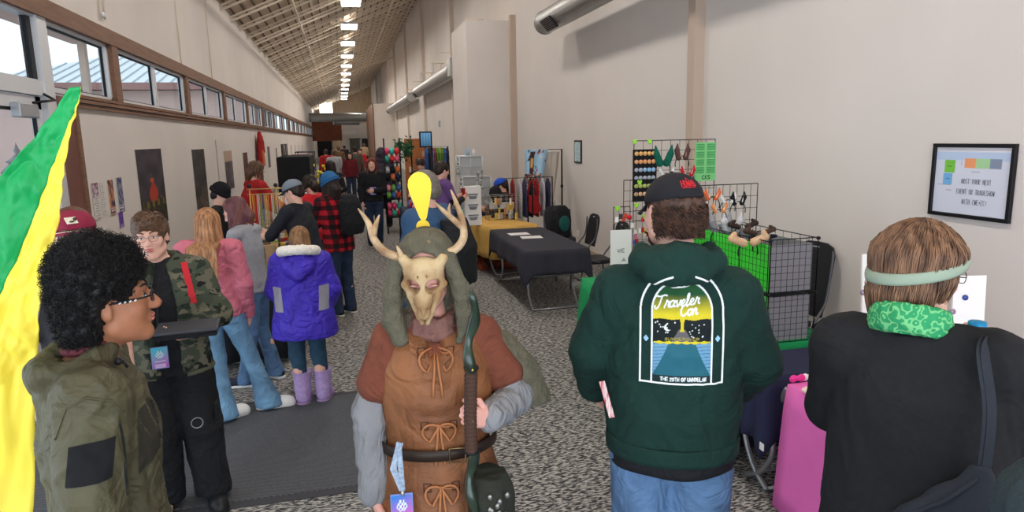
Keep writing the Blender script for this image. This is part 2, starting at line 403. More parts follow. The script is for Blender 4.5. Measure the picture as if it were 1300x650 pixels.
M_alu = mat('white_aluminium', (220, 222, 226), 0.4, metal=0.2)
M_steel = mat('galvanised_steel', (176, 178, 178), 0.38, metal=0.75, var=0.12, vscale=12)
M_dark = mat('dark_metal', (35, 35, 38), 0.5, metal=0.4)
M_joist = mat('cream_painted_steel', (236, 222, 204), 0.7)
M_deck = mat('roof_deck', (226, 208, 188), 0.85, var=0.06, vscale=1.5)
M_deckdark = mat('roof_deck_rib', (104, 88, 76), 0.85)
M_glass = mat_glass('window_glass', (0.93, 0.97, 0.98, 1), 0.06)
struct('floor', MB().b2((XL-.2, Y0, -.12), (XR+.2, Y1, 0)), M_carpet)
struct('wall_right', MB().b2((XR, Y0, 0), (XR+.2, Y1, roofz(XR)+.3)), M_wallr)
M_pil = mat('tan_pilaster', (196, 176, 160), .9)  # pilasters tan, darker than the wall; farther ones paler
struct('wall_left', MB().b2((XL-.2, 8.95, 0), (XL, Y1, 2.6)).b2((XL-.2, Y0, 3.55), (XL, Y1, ZL+.12)).b2((XL-.2, 86.2, 2.6), (XL, Y1, 3.55)), M_wall)
mb = MB().b2((XL-.2, Y1, 0), (XR+.2, Y1+.2, 9.2)); struct('wall_back', mb, mat('tan_panelling', (190, 168, 142), .85, var=.15, vscale=3, stretch=(6, 6, .3)))
fr = MB()
for x in (-3.0, -0.6, 1.7, 4.0): fr.b2((x-.06, Y0-.05, 0), (x+.06, Y0+.05, 3.6))
fr.b2((XL, Y0-.05, 3.4), (XR, Y0+.05, 3.6)); struct('window_30', fr, M_alu)
struct('wall_front', MB().b2((XL-.2, Y0-.1, 3.6), (XR+.2, Y0+.1, 9.2)), M_wall)
# roof: sloping deck with ribs running along the hall
mb = MB()
sl = math.atan(RS); cs = math.cos(sl)
def slab(mb, x0, x1, y0, y1, dz0, dz1):
    V = [(x, y, roofz(x)+dz) for x in (x0, x1) for y in (y0, y1) for dz in (dz0, dz1)]
    mb._add(V, [(0,1,3,2),(4,6,7,5),(0,4,5,1),(2,3,7,6),(0,2,6,4),(1,5,7,3)], False)
slab(mb, XL-.2, XR+.2, Y0, Y1, .04, .2)
struct('ceiling', mb, M_deck)
mb = MB(); k = 0
x = XL+.1
while x < XR:
    slab(mb, x, x+.035, Y0, Y1, -.02, .06); x += .30
struct('trim_1', mb, M_deckdark)
# bar joists
def joist(y):
    mb = MB(); slab(mb, XL, XR, y-.04, y+.04, -.07, -.02); slab(mb, XL, XR, y-.04, y+.04, -.19, -.13)
    n = 16
    for i in range(n):
        xa = XL+(XR-XL)*i/n; xb = XL+(XR-XL)*(i+.5)/n; xc = XL+(XR-XL)*(i+1)/n
        mb.tube([(xa, y, roofz(xa)-.16), (xb, y, roofz(xb)-.07)], .009, 4); mb.tube([(xb, y, roofz(xb)-.07), (xc, y, roofz(xc)-.16)], .008, 4)
    return mb
jm = joist(0.0).build('roof_joist', M_joist); jm['kind'] = 'structure'; jm.location = (0, 8.0, 0)
y = 9.83
while y < 90:
    c = jm.copy(); COL.objects.link(c); c.location = (0, y, 0); y += 1.83
for i, (x, dz, r_) in enumerate([(-1.15, -.45, .03), (2.45, -.42, .03)]):
    struct('trim_%d' % (i+2), MB().tube([(x, 3, roofz(x)+dz), (x, 88, roofz(x)+dz)], r_, 6), M_joist)
struct('trim_4', MB().tube([(0.7, 52, roofz(.7)-.5), (4.05, 51.6, roofz(4.05)-.9)], .07, 6).tube([(4.03, 51, roofz(4)-.9), (4.03, 51, 3.7)], .05, 6), M_joist)
# bump-outs and pilasters on the right wall
def bump(n, x0, y0, y1, z, m=M_wall): return struct('wall_bumpout_%d' % n, MB().b2((x0, y0, 0), (XR, y1, z)), m)
bump(1, 3.03, 16.5, 18.7, 4.82); bump(2, 2.5, 53.5, 66, 4.75)
struct('trim_5', MB().b2((2.42, 53.4, 0), (2.5, 66, 4.75)), M_trim)
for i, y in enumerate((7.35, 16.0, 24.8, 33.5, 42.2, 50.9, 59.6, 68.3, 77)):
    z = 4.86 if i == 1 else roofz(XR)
    struct('wall_pilaster_%d' % (i+1), MB().b2((XR-.13, y-.08, 0), (XR, y+.08, z)), M_pil if i < 2 else mat('pale_pilaster', (214, 200, 188), .9))
struct('baseboard_right', MB().b2((XR-.02, Y0, 0), (XR, 16.4, .11)), mat('tan_baseboard', (196, 178, 158), .6))
struct('baseboard_left', MB().b2((XL, 9.0, 0), (XL+.02, Y1, .11)), mat('tan_baseboard', (196, 178, 158), .6))
# brown window casing along the clerestory
tr = MB().b2((XL-.05, 3, 3.42), (XL+.05, 86.2, 3.62)); struct('trim_6', tr, M_trim)
tr = MB().b2((XL-.05, 8.95, 2.52), (XL+.05, 86.2, 2.56)).b2((XL-.05, 8.95, 2.575), (XL+.075, 86.2, 2.615)).b2((XL-.05, 8.95, 2.63), (XL+.055, 86.2, 2.67)); struct('trim_7', tr, M_trim)
posts = [10.75]+[10.75+4.62*i for i in range(1, 17)]
tr = MB()
for y in posts: tr.b2((XL-.08, y-.13, 2.6), (XL+.04, y+.13, 3.5))
struct('trim_8', tr, M_trim)
def window(n, ya, yb, z0, z1, mull=True):
    f = MB(); w = .055
    f.b2((XL-.12, ya, z0), (XL-.02, yb, z0+w)).b2((XL-.12, ya, z1-w), (XL-.02, yb, z1)).b2((XL-.12, ya, z0), (XL-.02, ya+w, z1)).b2((XL-.12, yb-w, z0), (XL-.02, yb, z1))
    o = struct('window_%d' % n, f, M_alu)
    if mull: f = MB().b2((XL-.11, (ya+yb)/2-.07, z0), (XL-.03, (ya+yb)/2+.07, z1)).build('mullion', M_alu, o)
    g = MB(); g.b2((XL-.10, ya+w, z0+w), (XL-.085, yb-w, z0+w+.02)); 
    for a_, b_ in (((ya+w, (ya+yb)/2-.07), ((ya+yb)/2+.07, yb-w)) if mull else ((ya+w, yb-w),)):
        gk = MB(); gk.b2((XL-.10, a_, z0+w), (XL-.07, a_+.02, z1-w)).b2((XL-.10, b_-.02, z0+w), (XL-.07, b_, z1-w)).b2((XL-.10, a_, z0+w), (XL-.07, b_, z0+w+.02)).b2((XL-.10, a_, z1-w-.02), (XL-.07, b_, z1-w)).build('gasket', M_dark, o)
        MB().b2((XL-.092, a_, z0+w), (XL-.086, b_, z1-w)).build('pane', M_glass, o)
    return o
window(1, 8.58, 10.62, 2.66, 3.44, False)
for i in range(16): window(i+2, posts[i]+.13, posts[i+1]-.13, 2.66, 3.44)
# glazed entrance on the near left: stiles, transoms, door leaf with closer
e = MB().b2((XL-.14, 8.28, 0), (XL+.02, 8.52, 3.45)).b2((XL-.12, Y0, 2.6), (XL, 8.3, 2.76)).b2((XL-.12, Y0, 3.4), (XL, 8.3, 3.5)).b2((XL-.12, 5.85, 0), (XL, 6.0, 3.45)).b2((XL-.12, 3.55, 0), (XL, 3.7, 3.45)).b2((XL-.12, 1.2, 0), (XL, 1.35, 3.45)).b2((XL-.12, -1.2, 0), (XL, -1.05, 3.45))
ent = struct('window_20', e, M_alu)
for a_, b_ in ((6.0, 8.28), (3.7, 5.85), (1.35, 3.55), (-1.05, 1.2)): MB().b2((XL-.07, a_, 2.76), (XL-.06, b_, 3.4)).build('pane', M_glass, ent); 
MB().b2((XL-.1, 8.18, 2.76), (XL-.04, 8.28, 3.4)).build('gasket', M_dark, ent)
for n, (a_, b_) in enumerate(((6.02, 8.24), (3.72, 5.83), (1.37, 3.53), (-1.03, 1.18))):
    d = struct('door_%d' % (n+1), MB().b2((XL-.09, a_, 0), (XL-.03, b_, .22)).b2((XL-.09, a_, 2.46), (XL-.03, b_, 2.59)).b2((XL-.09, a_, 0), (XL-.03, a_+.12, 2.59)).b2((XL-.09, b_-.13, 0), (XL-.03, b_, 2.59)), M_alu)
    MB().b2((XL-.063, a_+.12, .22), (XL-.057, b_-.13, 2.46)).build('pane', M_glass, d)
    MB().b2((XL-.07, b_-.16, .22), (XL-.04, b_-.13, 2.46)).b2((XL-.07, a_+.13, 2.43), (XL-.04, b_-.13, 2.46)).build('gasket', M_dark, d)
    MB().tube([(XL+.02, a_+.25, .9), (XL+.05, a_+.25, 1.0), (XL+.05, a_+.25, 1.4), (XL+.02, a_+.25, 1.5)], .014, 8).build('handle', M_steel, d)
    c_ = MB().b2((XL-.03, b_-.72, 2.36), (XL+.06, b_-.3, 2.5)).build('door_closer', mat('grey_closer', (168, 172, 178), .4, metal=.4), d, bevel=.012)
    MB().tube([(XL+.05, b_-.4, 2.51), (XL+.14, b_-.1, 2.55), (XL, b_+.02, 2.62)], .014, 6).build('closer_arm', M_dark, c_)
struct('trim_9', MB().b2((XL-.1, 8.52, 0), (XL+.03, 8.95, 2.62)), mat('reddish_brown_panel', (124, 82, 72), .55, var=.12, vscale=2))
struct('trim_10', MB().b2((XL-.1, 8.95, 0), (XL+.05, 9.05, 2.56)), M_trim)
# cables and a sprinkler head high on the left wall
for i, (y, z0, z1) in enumerate(((10.35, 3.7, 5.8), (10.55, 3.75, 5.8), (15.05, 3.62, 5.8), (18.4, 3.62, 5.8))):
    struct('trim_%d' % (11+i), MB().tube([(XL+.02, y, z0), (XL+.02, y, z1)], .011, 5), M_joist)
cp = empty('wall_sensor', (XL, 10.42, 3.78), 0, 'small white sensor on cables above the near clerestory window', 'sensor')
MB().lathe([(.001, 0), (.035, .005), (.04, .05), (.02, .06), (.001, .06)], ax=(1, 0, 0)).build('housing', M_alu, cp); MB().tube([(.03, 0, 0), (.05, .05, -.05)], .008, 6).build('bracket', M_steel, cp)
# far end: wooden fascia, cream partition, doorway
wood = mat('red_brown_boards', (120, 66, 44), .7, var=.35, vscale=3, stretch=(.35, 1, 7))
struct('trim_15', MB().b2((XL, 78, 2.02), (.1, 78.3, 4.6)), wood)
struct('wall_far_partition', MB().b2((.1, 79, 0), (XR-1.3, 79.3, 3.9)), M_wall)
struct('door_9', MB().b2((.9, 78.93, 0), (2.0, 79, 2.1)).b2((.8, 78.9, 2.1), (2.1, 79, 2.25)), mat('grey_door', (110, 108, 104), .6))
struct('dark_doorway_block', MB().b2((XL, 90.9, 0), (-1.2, 91.9, 2.6)), mat('black_opening', (22, 22, 24), .9))  # doorway darkness put in as a solid black block
def duct(name, a, b, r_, label, ends='grille', brackets=()):
    a, b = Vector(a), Vector(b); L_ = (b-a).length; d = (b-a)/L_; t = empty(name, a, 0, label, 'duct')
    M_sp = mat('spiral_duct', (186, 186, 184), .36, metal=.7, var=.06, vscale=8)
    prof = []; n = max(8, int(L_/.09)); n = min(n, 160)
    for i in range(n+1):
        z = L_*i/n; prof += [(r_, z), (r_+.012, z+.012)] if i < n else [(r_, z)]
    u, w = basis(d)
    MB().lathe([(r_*.82, .02)]+prof+[(r_*.8, L_)], n=22, ax=d).build('spiral_tube', M_sp, t)
    for kk in (0, L_-.06): MB().lathe([(r_+.02, kk), (r_+.02, kk+.05)], n=22, ax=d).build('end_collar', M_steel, t)
    side = np.array([-.75, 0, -.66]); side /= np.linalg.norm(side); dd = np.array(d); up = np.cross(dd, side)
    g = MB(); c = dd*.75+side*(r_+.012); V = [c+dd*sx*.28+up*sy*.11 for sx, sy in ((-1, -1), (1, -1), (1, 1), (-1, 1))]; g._add(V+[v+side*.02 for v in V], [(0,1,2,3),(7,6,5,4),(0,4,5,1),(1,5,6,2),(2,6,7,3),(3,7,4,0)], False)
    gg = g.build('grille', M_dark, t)
    for j in range(7):
        cc = c+side*.026+up*(-.09+.03*j); MB().tube([cc-dd*.26, cc+dd*.26], .005, 4).build('louvre', M_steel, gg)
    for s_ in brackets:
        p = d*s_
        if r_ > .25: MB().tube([p+Vector((0, 0, r_)), p+Vector((0, 0, roofz(a.x+p.x)-a.z))], .02, 5).build('hanger', M_steel, t); continue
        MB().tube([p+Vector((-.05, 0, r_)), p+Vector((-.02, .05, r_+.55))], .006, 4).tube([p+Vector((.05, 0, r_)), p+Vector((.02, .05, r_+.55))], .006, 4).build('hanger', M_steel, t)
    return t
duct('air_duct', (3.62, 12.0, 4.05), (3.62, 3.2, 4.05), .185, 'near spiral steel air duct with dark grille above the white right wall', brackets=(1.2, 4, 7))
duct('air_duct', (3.68, 33.5, 4.25), (3.68, 22.4, 4.25), .23, 'spiral steel air duct with squared end running into the projecting wall', brackets=(2, 6))
duct('air_duct', (3.68, 53, 4.2), (3.68, 36.5, 4.2), .23, 'farther wall-side spiral steel air duct beside the tall conduit', brackets=(3, 10))
bx = tag(MB().b2((3.45, 21.75, 4.0), (4.05, 22.35, 4.55)).build('duct_box', M_steel, bevel=.02), 'square steel junction box on the middle wall duct', 'duct box')
t = duct('cross_duct', (-2.9, 70, 4.3), (3.3, 70, 4.3), .42, 'large steel duct crossing the hall at the far end', brackets=(1, 3, 5))
duct('short_duct', (-.6, 74, 3.95), (1.9, 76, 3.95), .3, 'short bent steel duct below the crossing duct', brackets=(.5, 2))
for i, (y, z) in enumerate(((21.5, 5.1), (24.2, 5.0), (27.2, 4.95), (30.5, 4.9), (34, 4.8), (38.5, 4.75), (44, 4.7), (50, 4.65))):
    t = empty('sprinkler_pipe', (3.95, y, 4.55), 0, 'thin T-shaped sprinkler pipe standing over the wall ducts', 'sprinkler pipe', 'T-shaped pipes over the wall ducts')
    MB().tube([(0, 0, -.05), (0, 0, z-4.55)], .016, 5).build('stem', M_joist, t); MB().tube([(-.4, 0, z-4.55), (.13, 0, z-4.55)], .018, 5).build('crossbar', M_joist, t)
t = empty('sprinkler_pipe', (3.35, 17.2, 4.82), 0, 'thin T-shaped pipe standing on top of the projecting wall', 'sprinkler pipe'); MB().tube([(0, 0, 0), (0, 0, .13)], .014, 5).build('stem', M_joist, t); MB().tube([(-.2, 0, .13), (.25, 0, .13)], .016, 5).build('crossbar', M_joist, t)
# ceiling lamps: rectangular high-bay fixtures under the joists
lampm = mat('lamp_diffuser', (255, 255, 250), .5, emit=(255, 252, 244), es=9.0)
for i, y in enumerate(LIGHT_Y):
    inview = y > 20
    t = empty('ceiling_lamp', (.65, y, 7.0), 0, 'bright rectangular lamp hanging in the row under the sloping roof', 'ceiling lamp', 'row of ceiling lamps')
    MB().b2((-.36, -.62, 0), (.36, .62, .09)).build('housing', M_alu, t, bevel=.015)
    MB().b2((-.33, -.59, -.05), (.33, .59, -.002)).build('diffuser', lampm, t)
    MB().tube([(-.2, .4, .08), (-.2, .4, .32)], .008, 4).tube([(.2, -.4, .08), (.2, -.4, .4)], .008, 4).build('hanger', M_steel, t)
    if i < 14: area('deck_fill', (.65, y, 7.12), (PI, 0, 0), .3, .8, 4, (1, .93, .85))  # upward fill added above the lamps to brighten the deck
    if i < 12: area('lamp_light', (.65, y, 6.93), (0, 0, 0), .62, 1.1, LIGHT_W if i < 8 else LIGHT_W*1.6, (1, .93, .85))
t = empty('ceiling_lamp', (-1.5, 84, 4.9), 0, 'square lit panel at the far end above the crossing duct', 'ceiling lamp'); MB().b2((-.7, 0, 0), (.7, .2, 1.5)).build('diffuser', lampm, t)
# entry mat: dark ribbed, lies on the carpet
m, nt, b, N, L = nodes_mat('ribbed_mat', .95)
tc = N('ShaderNodeTexCoord'); mp = N('ShaderNodeMapping'); mp.inputs['Rotation'].default_value = (0, 0, .35); L(tc.outputs['Object'], mp.inputs[0])
w = N('ShaderNodeTexWave'); w.inputs['Scale'].default_value = 26; w.inputs['Distortion'].default_value = 1.2; w.inputs['Detail'].default_value = 2; w.bands_direction = 'Y'; L(mp.outputs[0], w.inputs[0])
n2 = N('ShaderNodeTexNoise'); n2.inputs['Scale'].default_value = 160; L(tc.outputs['Object'], n2.inputs[0]); mm = N('ShaderNodeMath', operation='MULTIPLY'); L(w.outputs[1], mm.inputs[0]); L(n2.outputs[0], mm.inputs[1])
rp = N('ShaderNodeValToRGB'); rp.color_ramp.elements[0].position = .05; rp.color_ramp.elements[0].color = srgb(54, 55, 59); rp.color_ramp.elements[1].position = .6; rp.color_ramp.elements[1].color = srgb(112, 113, 117); L(mm.outputs[0], rp.inputs[0]); L(rp.outputs[0], b.inputs['Base Color'])
bp = N('ShaderNodeBump'); bp.inputs['Strength'].default_value = .6; bp.inputs['Distance'].default_value = .004; L(w.outputs[1], bp.inputs['Height']); L(bp.outputs[0], b.inputs['Normal'])
t = empty('entry_mat', (0, 0, 0), 0, 'dark ribbed entry mat on the patterned carpet', 'mat')
MB().b2((-2.75, 3.95, 0.001), (.36, 5.5, .010)).build('pile', m, t); MB().b2((-2.8, 3.88, 0.001), (.4, 3.95, .007)).b2((-2.8, 5.5, .001), (.4, 5.57, .007)).b2((.36, 3.95, .001), (.4, 5.5, .007)).b2((-2.8, 3.95, .001), (-2.75, 5.5, .007)).build('border', mat('mat_rubber', (62, 62, 66), .8), t)
# ---- outside, seen through the glass
struct('ground', MB().b2((-60, -20, -.3), (-3.2, 110, -.15)), mat('wet_concrete', (176, 176, 180), .7, var=.1, vscale=1))
struct('ceiling_porch', MB().b2((-6.3, -3, 4.55), (-3.2, 19.5, 4.8)), mat('porch_soffit', (196, 170, 160), .8, var=.1, vscale=2, stretch=(12, .3, 1)))
for y in (19.0, 9.0): struct('wall_porch_post', MB().b2((-6.05, y, -.2), (-5.9, y+.2, 4.55)), mat('stucco', (214, 196, 184), .9, var=.05, vscale=4))
bl = empty('neighbouring_building', (-18, 40, -.85), 0, 'low stucco building with pale ribbed metal roof seen through the windows', 'building')
MB().b2((.6, 0, 0), (13.5, 12, 5.7)).build('wall', mat('stucco_pink', (206, 180, 172), .9), bl)
MB().b2((0, -.8, 5.7), (14, -.5, 6.05)).build('fascia', mat('maroon_fascia', (150, 112, 108), .6), bl)
rf = MB(); rf._add([(0, -.8, 6.0), (14, -.8, 6.0), (14, 10, 8.9), (5.5, 10, 8.9), (0, 20, 6.0), (14, 20, 6.0)], [(0,1,2,3), (0,3,4), (4,3,2,5), (0,4,5,1)], False)
ro = rf.build('roof', mat('pale_metal_roof', (208, 216, 222), .4, metal=.1), bl)
sm_ = MB()
for i in range(23):
    x = .6+i*.6; t_ = min(1, x/5.5); sm_.tube([(x, -.8, 6.03), (x, -.8+10.8*t_, 6.03+2.9*t_)], .04, 4)
sm_.build('standing_seam', mat('roof_seam', (160, 172, 182), .4, metal=.2), ro)
for x in (3, 7.5): MB().b2((x, -.05, 2.6), (x+1.6, 0, 4.2)).build('window', M_dark, bl)
# ornate garden lantern top beyond the glass door
_q = at(27, 232, X=-5.4); lt = empty('garden_lantern', (_q[0], _q[1], -.15), 0, 'ornate white pagoda-like lantern outside the glass door', 'lantern')
lm = mat('weathered_stone', (150, 152, 158), .6, var=.15, vscale=9); lt.scale = (.66, .66, .66)
MB().lathe([(.22, -.25), (.22, 0), (.10, .1), (.10, 1.3), (.2, 1.45), (.2, 1.6)], n=8).build('post', lm, lt)
MB().lathe([(.42, 1.6), (.36, 1.68), (.34, 2.2), (.62, 2.3), (.60, 2.35), (.35, 2.55), (.30, 2.66), (.44, 2.72), (.30, 2.88), (.22, 2.95), (.30, 3.0), (.12, 3.12), (.05, 3.2), (.08, 3.28), (.02, 3.42), (.001, 3.5)], n=8).build('roof_tiers', lm, lt)
cr = empty('parked_car', at(8, 208, X=-22)-Vector((0, 0, 1.0)), 0, 'white car parked beyond the glass door', 'car')
cm = mat('white_car_paint', (232, 234, 238), .3)
MB().prism([(-2, .3), (-2, .85), (-1.2, 1.0), (-.7, 1.5), (.9, 1.5), (1.5, 1.0), (2.1, .85), (2.1, .3)], (-.8, 0, 0), (0, 1, 0), (0, 0, 1), 1.6).build('body', cm, cr, bevel=.08)
MB().prism([(-1.05, 1.02), (-.65, 1.42), (.8, 1.42), (1.3, 1.02)], (.81, 0, 0), (0, 1, 0), (0, 0, 1), .02).build('side_window', M_dark, cr)
for y in (-1.25, 1.35): MB().lathe([(.3, -.1), (.34, -.06), (.34, .06), (.3, .1)], (.8, y, .34), ax=(1, 0, 0)).build('wheel', M_dark, cr)
# ============================================================ PEOPLE: builders
M_skinL = mat('skin_light', (226, 176, 156), .55, sss=.08, var=.04, vscale=30)
M_skinT = mat('skin_tan', (196, 142, 116), .5, sss=.06, var=.05, vscale=30)
M_skinB = mat('skin_brown', (176, 122, 92), .5, sss=.06, var=.05, vscale=30)
M_eye = mat('eye_white', (235, 232, 228), .3); M_iris = mat('iris', (70, 52, 40), .2); M_lip = mat('lips', (190, 106, 102), .45)
M_black = mat('black_cloth', (26, 27, 31), .85, var=.12, vscale=40, bump=.15, bscale=200, wr=.5)
V3 = lambda *a: np.array(a, float)
def rotm(rx=0, ry=0, rz=0):
    return np.array(Matrix.Rotation(rz, 3, 'Z') @ Matrix.Rotation(ry, 3, 'Y') @ Matrix.Rotation(rx, 3, 'X'))
def skel(h, **ov):
    """joints of a figure h metres tall, facing +Y (its right hand is +X), scaled from a 1.75 m figure"""
    s = h/1.75
    J = dict(pelvis=(0, 0, .95), chest=(0, .0, 1.27), neck=(0, -.02, 1.47), head=(0, .025, 1.625),
             hipR=(.09, 0, .92), hipL=(-.09, 0, .92), kneeR=(.1, .02, .50), kneeL=(-.1, .02, .50), ankR=(.105, -.03, .09), ankL=(-.105, -.03, .09),
             shR=(.185, -.01, 1.42), shL=(-.185, -.01, 1.42), elR=(.25, -.04, 1.13), elL=(-.25, -.04, 1.13), wrR=(.26, .06, .87), wrL=(-.26, .06, .87))
    J.update(ov); J = {k: np.array(v, float)*s for k, v in J.items()}; J['s'] = s; J['h'] = h
    return J
def shift_upper(J, dx, dy, dz=0, extra=()):
    """lean: move the torso top; pelvis stays"""
    s = J['s']; zp = J['pelvis'][2]
    for k in ('chest', 'neck', 'head', 'shR', 'shL', 'elR', 'elL', 'wrR', 'wrL'):
        t = (J[k][2]-zp)/(J['neck'][2]-zp) if k in ('chest',) else 1.0
        J[k] = J[k]+V3(dx, dy, dz)*s*t
    return J
def hand_geo(F, W, d, nrm, side, s=1.0, curl=0.3, spread=.06, thumb=.6, rs=1.0, grip=None):
    """palm + five fingers. W wrist, d towards the fingers, nrm the palm's facing side, side towards the thumb"""
    d = np.array(d, float); d /= np.linalg.norm(d); nrm = np.array(nrm, float); nrm -= d*(nrm@d); nrm /= np.linalg.norm(nrm); sd = np.cross(nrm, d); 
    if sd@np.array(side, float) < 0: sd = -sd
    W = np.array(W, float)
    for o in (-.028, -.009, .010, .028): F.cone(W+d*.012*s+sd*o*.6*s, W+d*.088*s+sd*o*s, .0155*s, .0125*s, .012*s)
    L = [(.040, .026, .021), (.045, .029, .023), (.041, .027, .022), (.032, .021, .018)]
    for i, o in enumerate((.030, .010, -.010, -.029)):
        p = W+d*(.090-(.006 if i in (0, 3) else 0))*s+sd*o*s; dirv = d+sd*spread*(1.5-i); dirv /= np.linalg.norm(dirv); ang = 0
        pts = [p]; cl = curl[i] if hasattr(curl, '__len__') else curl
        for j, l in enumerate(L[i]):
            ang += cl*(1.25, 1.5, 1.0)[j]; v = dirv*math.cos(ang)+nrm*math.sin(ang); p = p+v*l*s; pts.append(p)
        F.chain(pts, [.0098*s*rs, .0092*s*rs, .0085*s*rs, .0072*s*rs], .005*s)
    p = W+d*.028*s+sd*.024*s+nrm*.006*s; v = d*.62+sd*.62+nrm*.35*thumb; v /= np.linalg.norm(v); q = p+v*.042*s; v2 = d*.85+sd*(.35-.5*thumb)+nrm*.75*thumb; v2 /= np.linalg.norm(v2); q2 = q+v2*.03*s; v3 = d*.8-sd*.4*thumb+nrm*.8*thumb; v3 /= np.linalg.norm(v3)
    F.chain([p, q, q2, q2+v3*.024*s], [.0155*s, .012*s, .0105*s, .0088*s], .008*s)
def head_geo(F, c, M, s=1.0, face=True, nose=1.0, jaw=1.0):
    P = lambda x, y, z: c+M@(V3(x, y, z)*s)
    E = lambda cc, r, k=.012, op='add', mm=None: F.ell(P(*cc), V3(*r)*s, M if mm is None else M@mm, k*s, op)
    E((0, -.018, .030), (.077, .097, .090)); E((0, .028, -.028), (.062*jaw, .066, .088), .03)
    for sx in (-1, 1): F.cone(P(sx*.048*jaw, .005, -.062), P(sx*.016, .070, -.098), .024*s, .019*s, .025*s)
    E((0, .074, -.098), (.020, .017, .016), .02)
    if face:
        for sx in (-1, 1):
            F.cone(P(sx*.014, .086, .030), P(sx*.044, .072, .030), .0115*s, .010*s, .012*s); E((sx*.040, .062, -.022), (.024, .022, .022), .02)
            E((sx*.031, .099, .008), (.017, .015, .011), .010, 'sub'); E((sx*.030, .079, .008), (.0135, .0125, .0115), .004)
            E((sx*.012, .103, -.030), (.009, .010, .007), .006)
        F.cone(P(0, .088, .020), P(0, .110*(.92+.08*nose), -.024), .0085*s, .0125*s*nose, .010*s)
        E((0, .090, -.052), (.024, .013, .0065), .007); E((0, .088, -.065), (.021, .012, .0075), .007); F.cone(P(-.02, .103, -.0585), P(.02, .103, -.0585), .0022*s, None, .004*s, 'sub')
    for sx in (-1, 1):
        mm = rotm(.2, 0, sx*-.35); E((sx*.079, -.008, -.004), (.009, .019, .033), .006, mm=mm); E((sx*.076, -.006, -.026), (.008, .010, .012), .006); E((sx*.090, -.004, .002), (.006, .010, .018), .004, 'sub', mm)
def eyes(c, M, s, parent, iris=None, brow=None, lips=True, gaze=(0, 0)):
    P = lambda x, y, z: c+M@(V3(x, y, z)*s); e = MB(); ir = MB(); Mm = Matrix(M.tolist())
    for sx in (-1, 1):
        a = MB(); a.ell(P(sx*.030, .083, .007), (.0115*s, .0105*s, .0058*s), 12, 8, Mm); a.build('eye', M_eye, parent)
        b_ = MB(); b_.ell(P(sx*.030+gaze[0]*.004, .0925, .007+gaze[1]*.002), (.0048*s, .0022*s, .0048*s), 10, 6, Mm); b_.build('iris', iris or M_iris, parent)
        l_ = MB(); l_.tube([P(sx*.030+x*.0135, .0925-abs(x)*.006, .0125-x*x*.004) for x in np.linspace(-1, 1, 7)], .0018*s, 5); l_.build('eyelid', brow or M_iris, parent)
        if brow: w = MB(); w.tube([P(sx*(.013+.034*t), .0985-.016*t*t, .031+.007*math.sin(t*2.6)) for t in np.linspace(0, 1, 7)], [.0028*s, .0038*s, .0038*s, .0035*s, .003*s, .0024*s, .0012*s], 6); w.build('eyebrow', brow, parent)
    if lips:
        w = MB(); w.ell(P(0, .0985, -.0535), (.021*s, .0062*s, .0048*s), 14, 8, Mm); w.ell(P(0, .0965, -.0645), (.018*s, .0062*s, .0055*s), 14, 8, Mm); w.build('lips', M_lip, parent)
def body_mesh(J, m, parent, res=.012, M=None, build=1.0, hands=None, face=True, legs=True, jaw=1.0, nose=1.0, feet=True, smooth=1):
    """one continuous body: head, neck, torso, limbs, hands"""
    s = J['s']; M = np.eye(3) if M is None else M
    pts = np.array([v for k, v in J.items() if k not in ('s', 'h', 'Mh')]); lo = pts.min(0)-.2*s; hi = pts.max(0)+.22*s; lo[2] = -.01 if legs else min(J['wrR'][2], J['wrL'][2], J['pelvis'][2])-.22
    F = Field(lo, hi, res); b_ = build; k = .03*s
    pe, ch, ne, he = J['pelvis'], J['chest'], J['neck'], J['head']; D = lambda p: (p[2], p[0], p[1])
    sh = (J['shR']+J['shL'])/2
    st = [(pe[2]-.06*s, pe[0], pe[1], .12*s*b_, .09*s*b_), (*D(pe), .155*s*b_, .105*s*b_), (pe[2]*.55+ch[2]*.45, pe[0]*.5+ch[0]*.5, pe[1]*.5+ch[1]*.5, .132*s*b_, .092*s*b_), (*D(ch), .155*s*b_, .108*s*b_), (sh[2]+.0*s, sh[0], sh[1], .15*s, .08*s*b_), (ne[2]+.01*s, ne[0], ne[1], .055*s, .055*s)]
    F.loft(st, k)
    F.cone(ne-V3(0, 0, .05)*s, he+M@V3(0, -.025, -.055)*s, .058*s, .052*s, .03*s)
    head_geo(F, he, M, s, face, nose, jaw)
    for q in 'RL':
        F.cone(ne*.6+J['sh'+q]*.4, J['sh'+q], .045*s, .05*s, k); F.cone(J['sh'+q], J['el'+q], .050*s*b_, .039*s*b_, k); F.cone(J['el'+q], J['wr'+q], .039*s*b_, .0255*s, .02*s)
        if legs:
            F.cone(J['hip'+q], J['kne'+'e'+q], .088*s*b_, .055*s*b_, .03*s); kn, an = J['knee'+q], J['ank'+q]
            F.cone(kn, kn*.62+an*.38+V3(0, -.012, 0), .054*s, .053*s*b_, .02*s); F.cone(kn*.62+an*.38+V3(0, -.012, 0), an, .052*s*b_, .034*s, .02*s)
            if feet: F.cone(an-V3(0, .02, .045)*s, an+V3(0, .14, -.055)*s, .036*s, .03*s, .02*s)
        hd = (hands or {}).get(q)
        if hd is None: d = J['wr'+q]-J['el'+q]; d = d/np.linalg.norm(d); hd = dict(d=d, nrm=(-1 if q == 'R' else 1, 0, .1), side=(0, 1, 0), curl=.28)
        hand_geo(F, J['wr'+q], hd['d'], hd['nrm'], hd['side'], s*1.02, hd.get('curl', .3), hd.get('spread', .06), hd.get('thumb', .5))
    return fmesh('body', F, m, parent, sm=smooth)
def person(name, label, loc, rz, group=None):
    return empty(name, loc, rz, label, 'person', group)
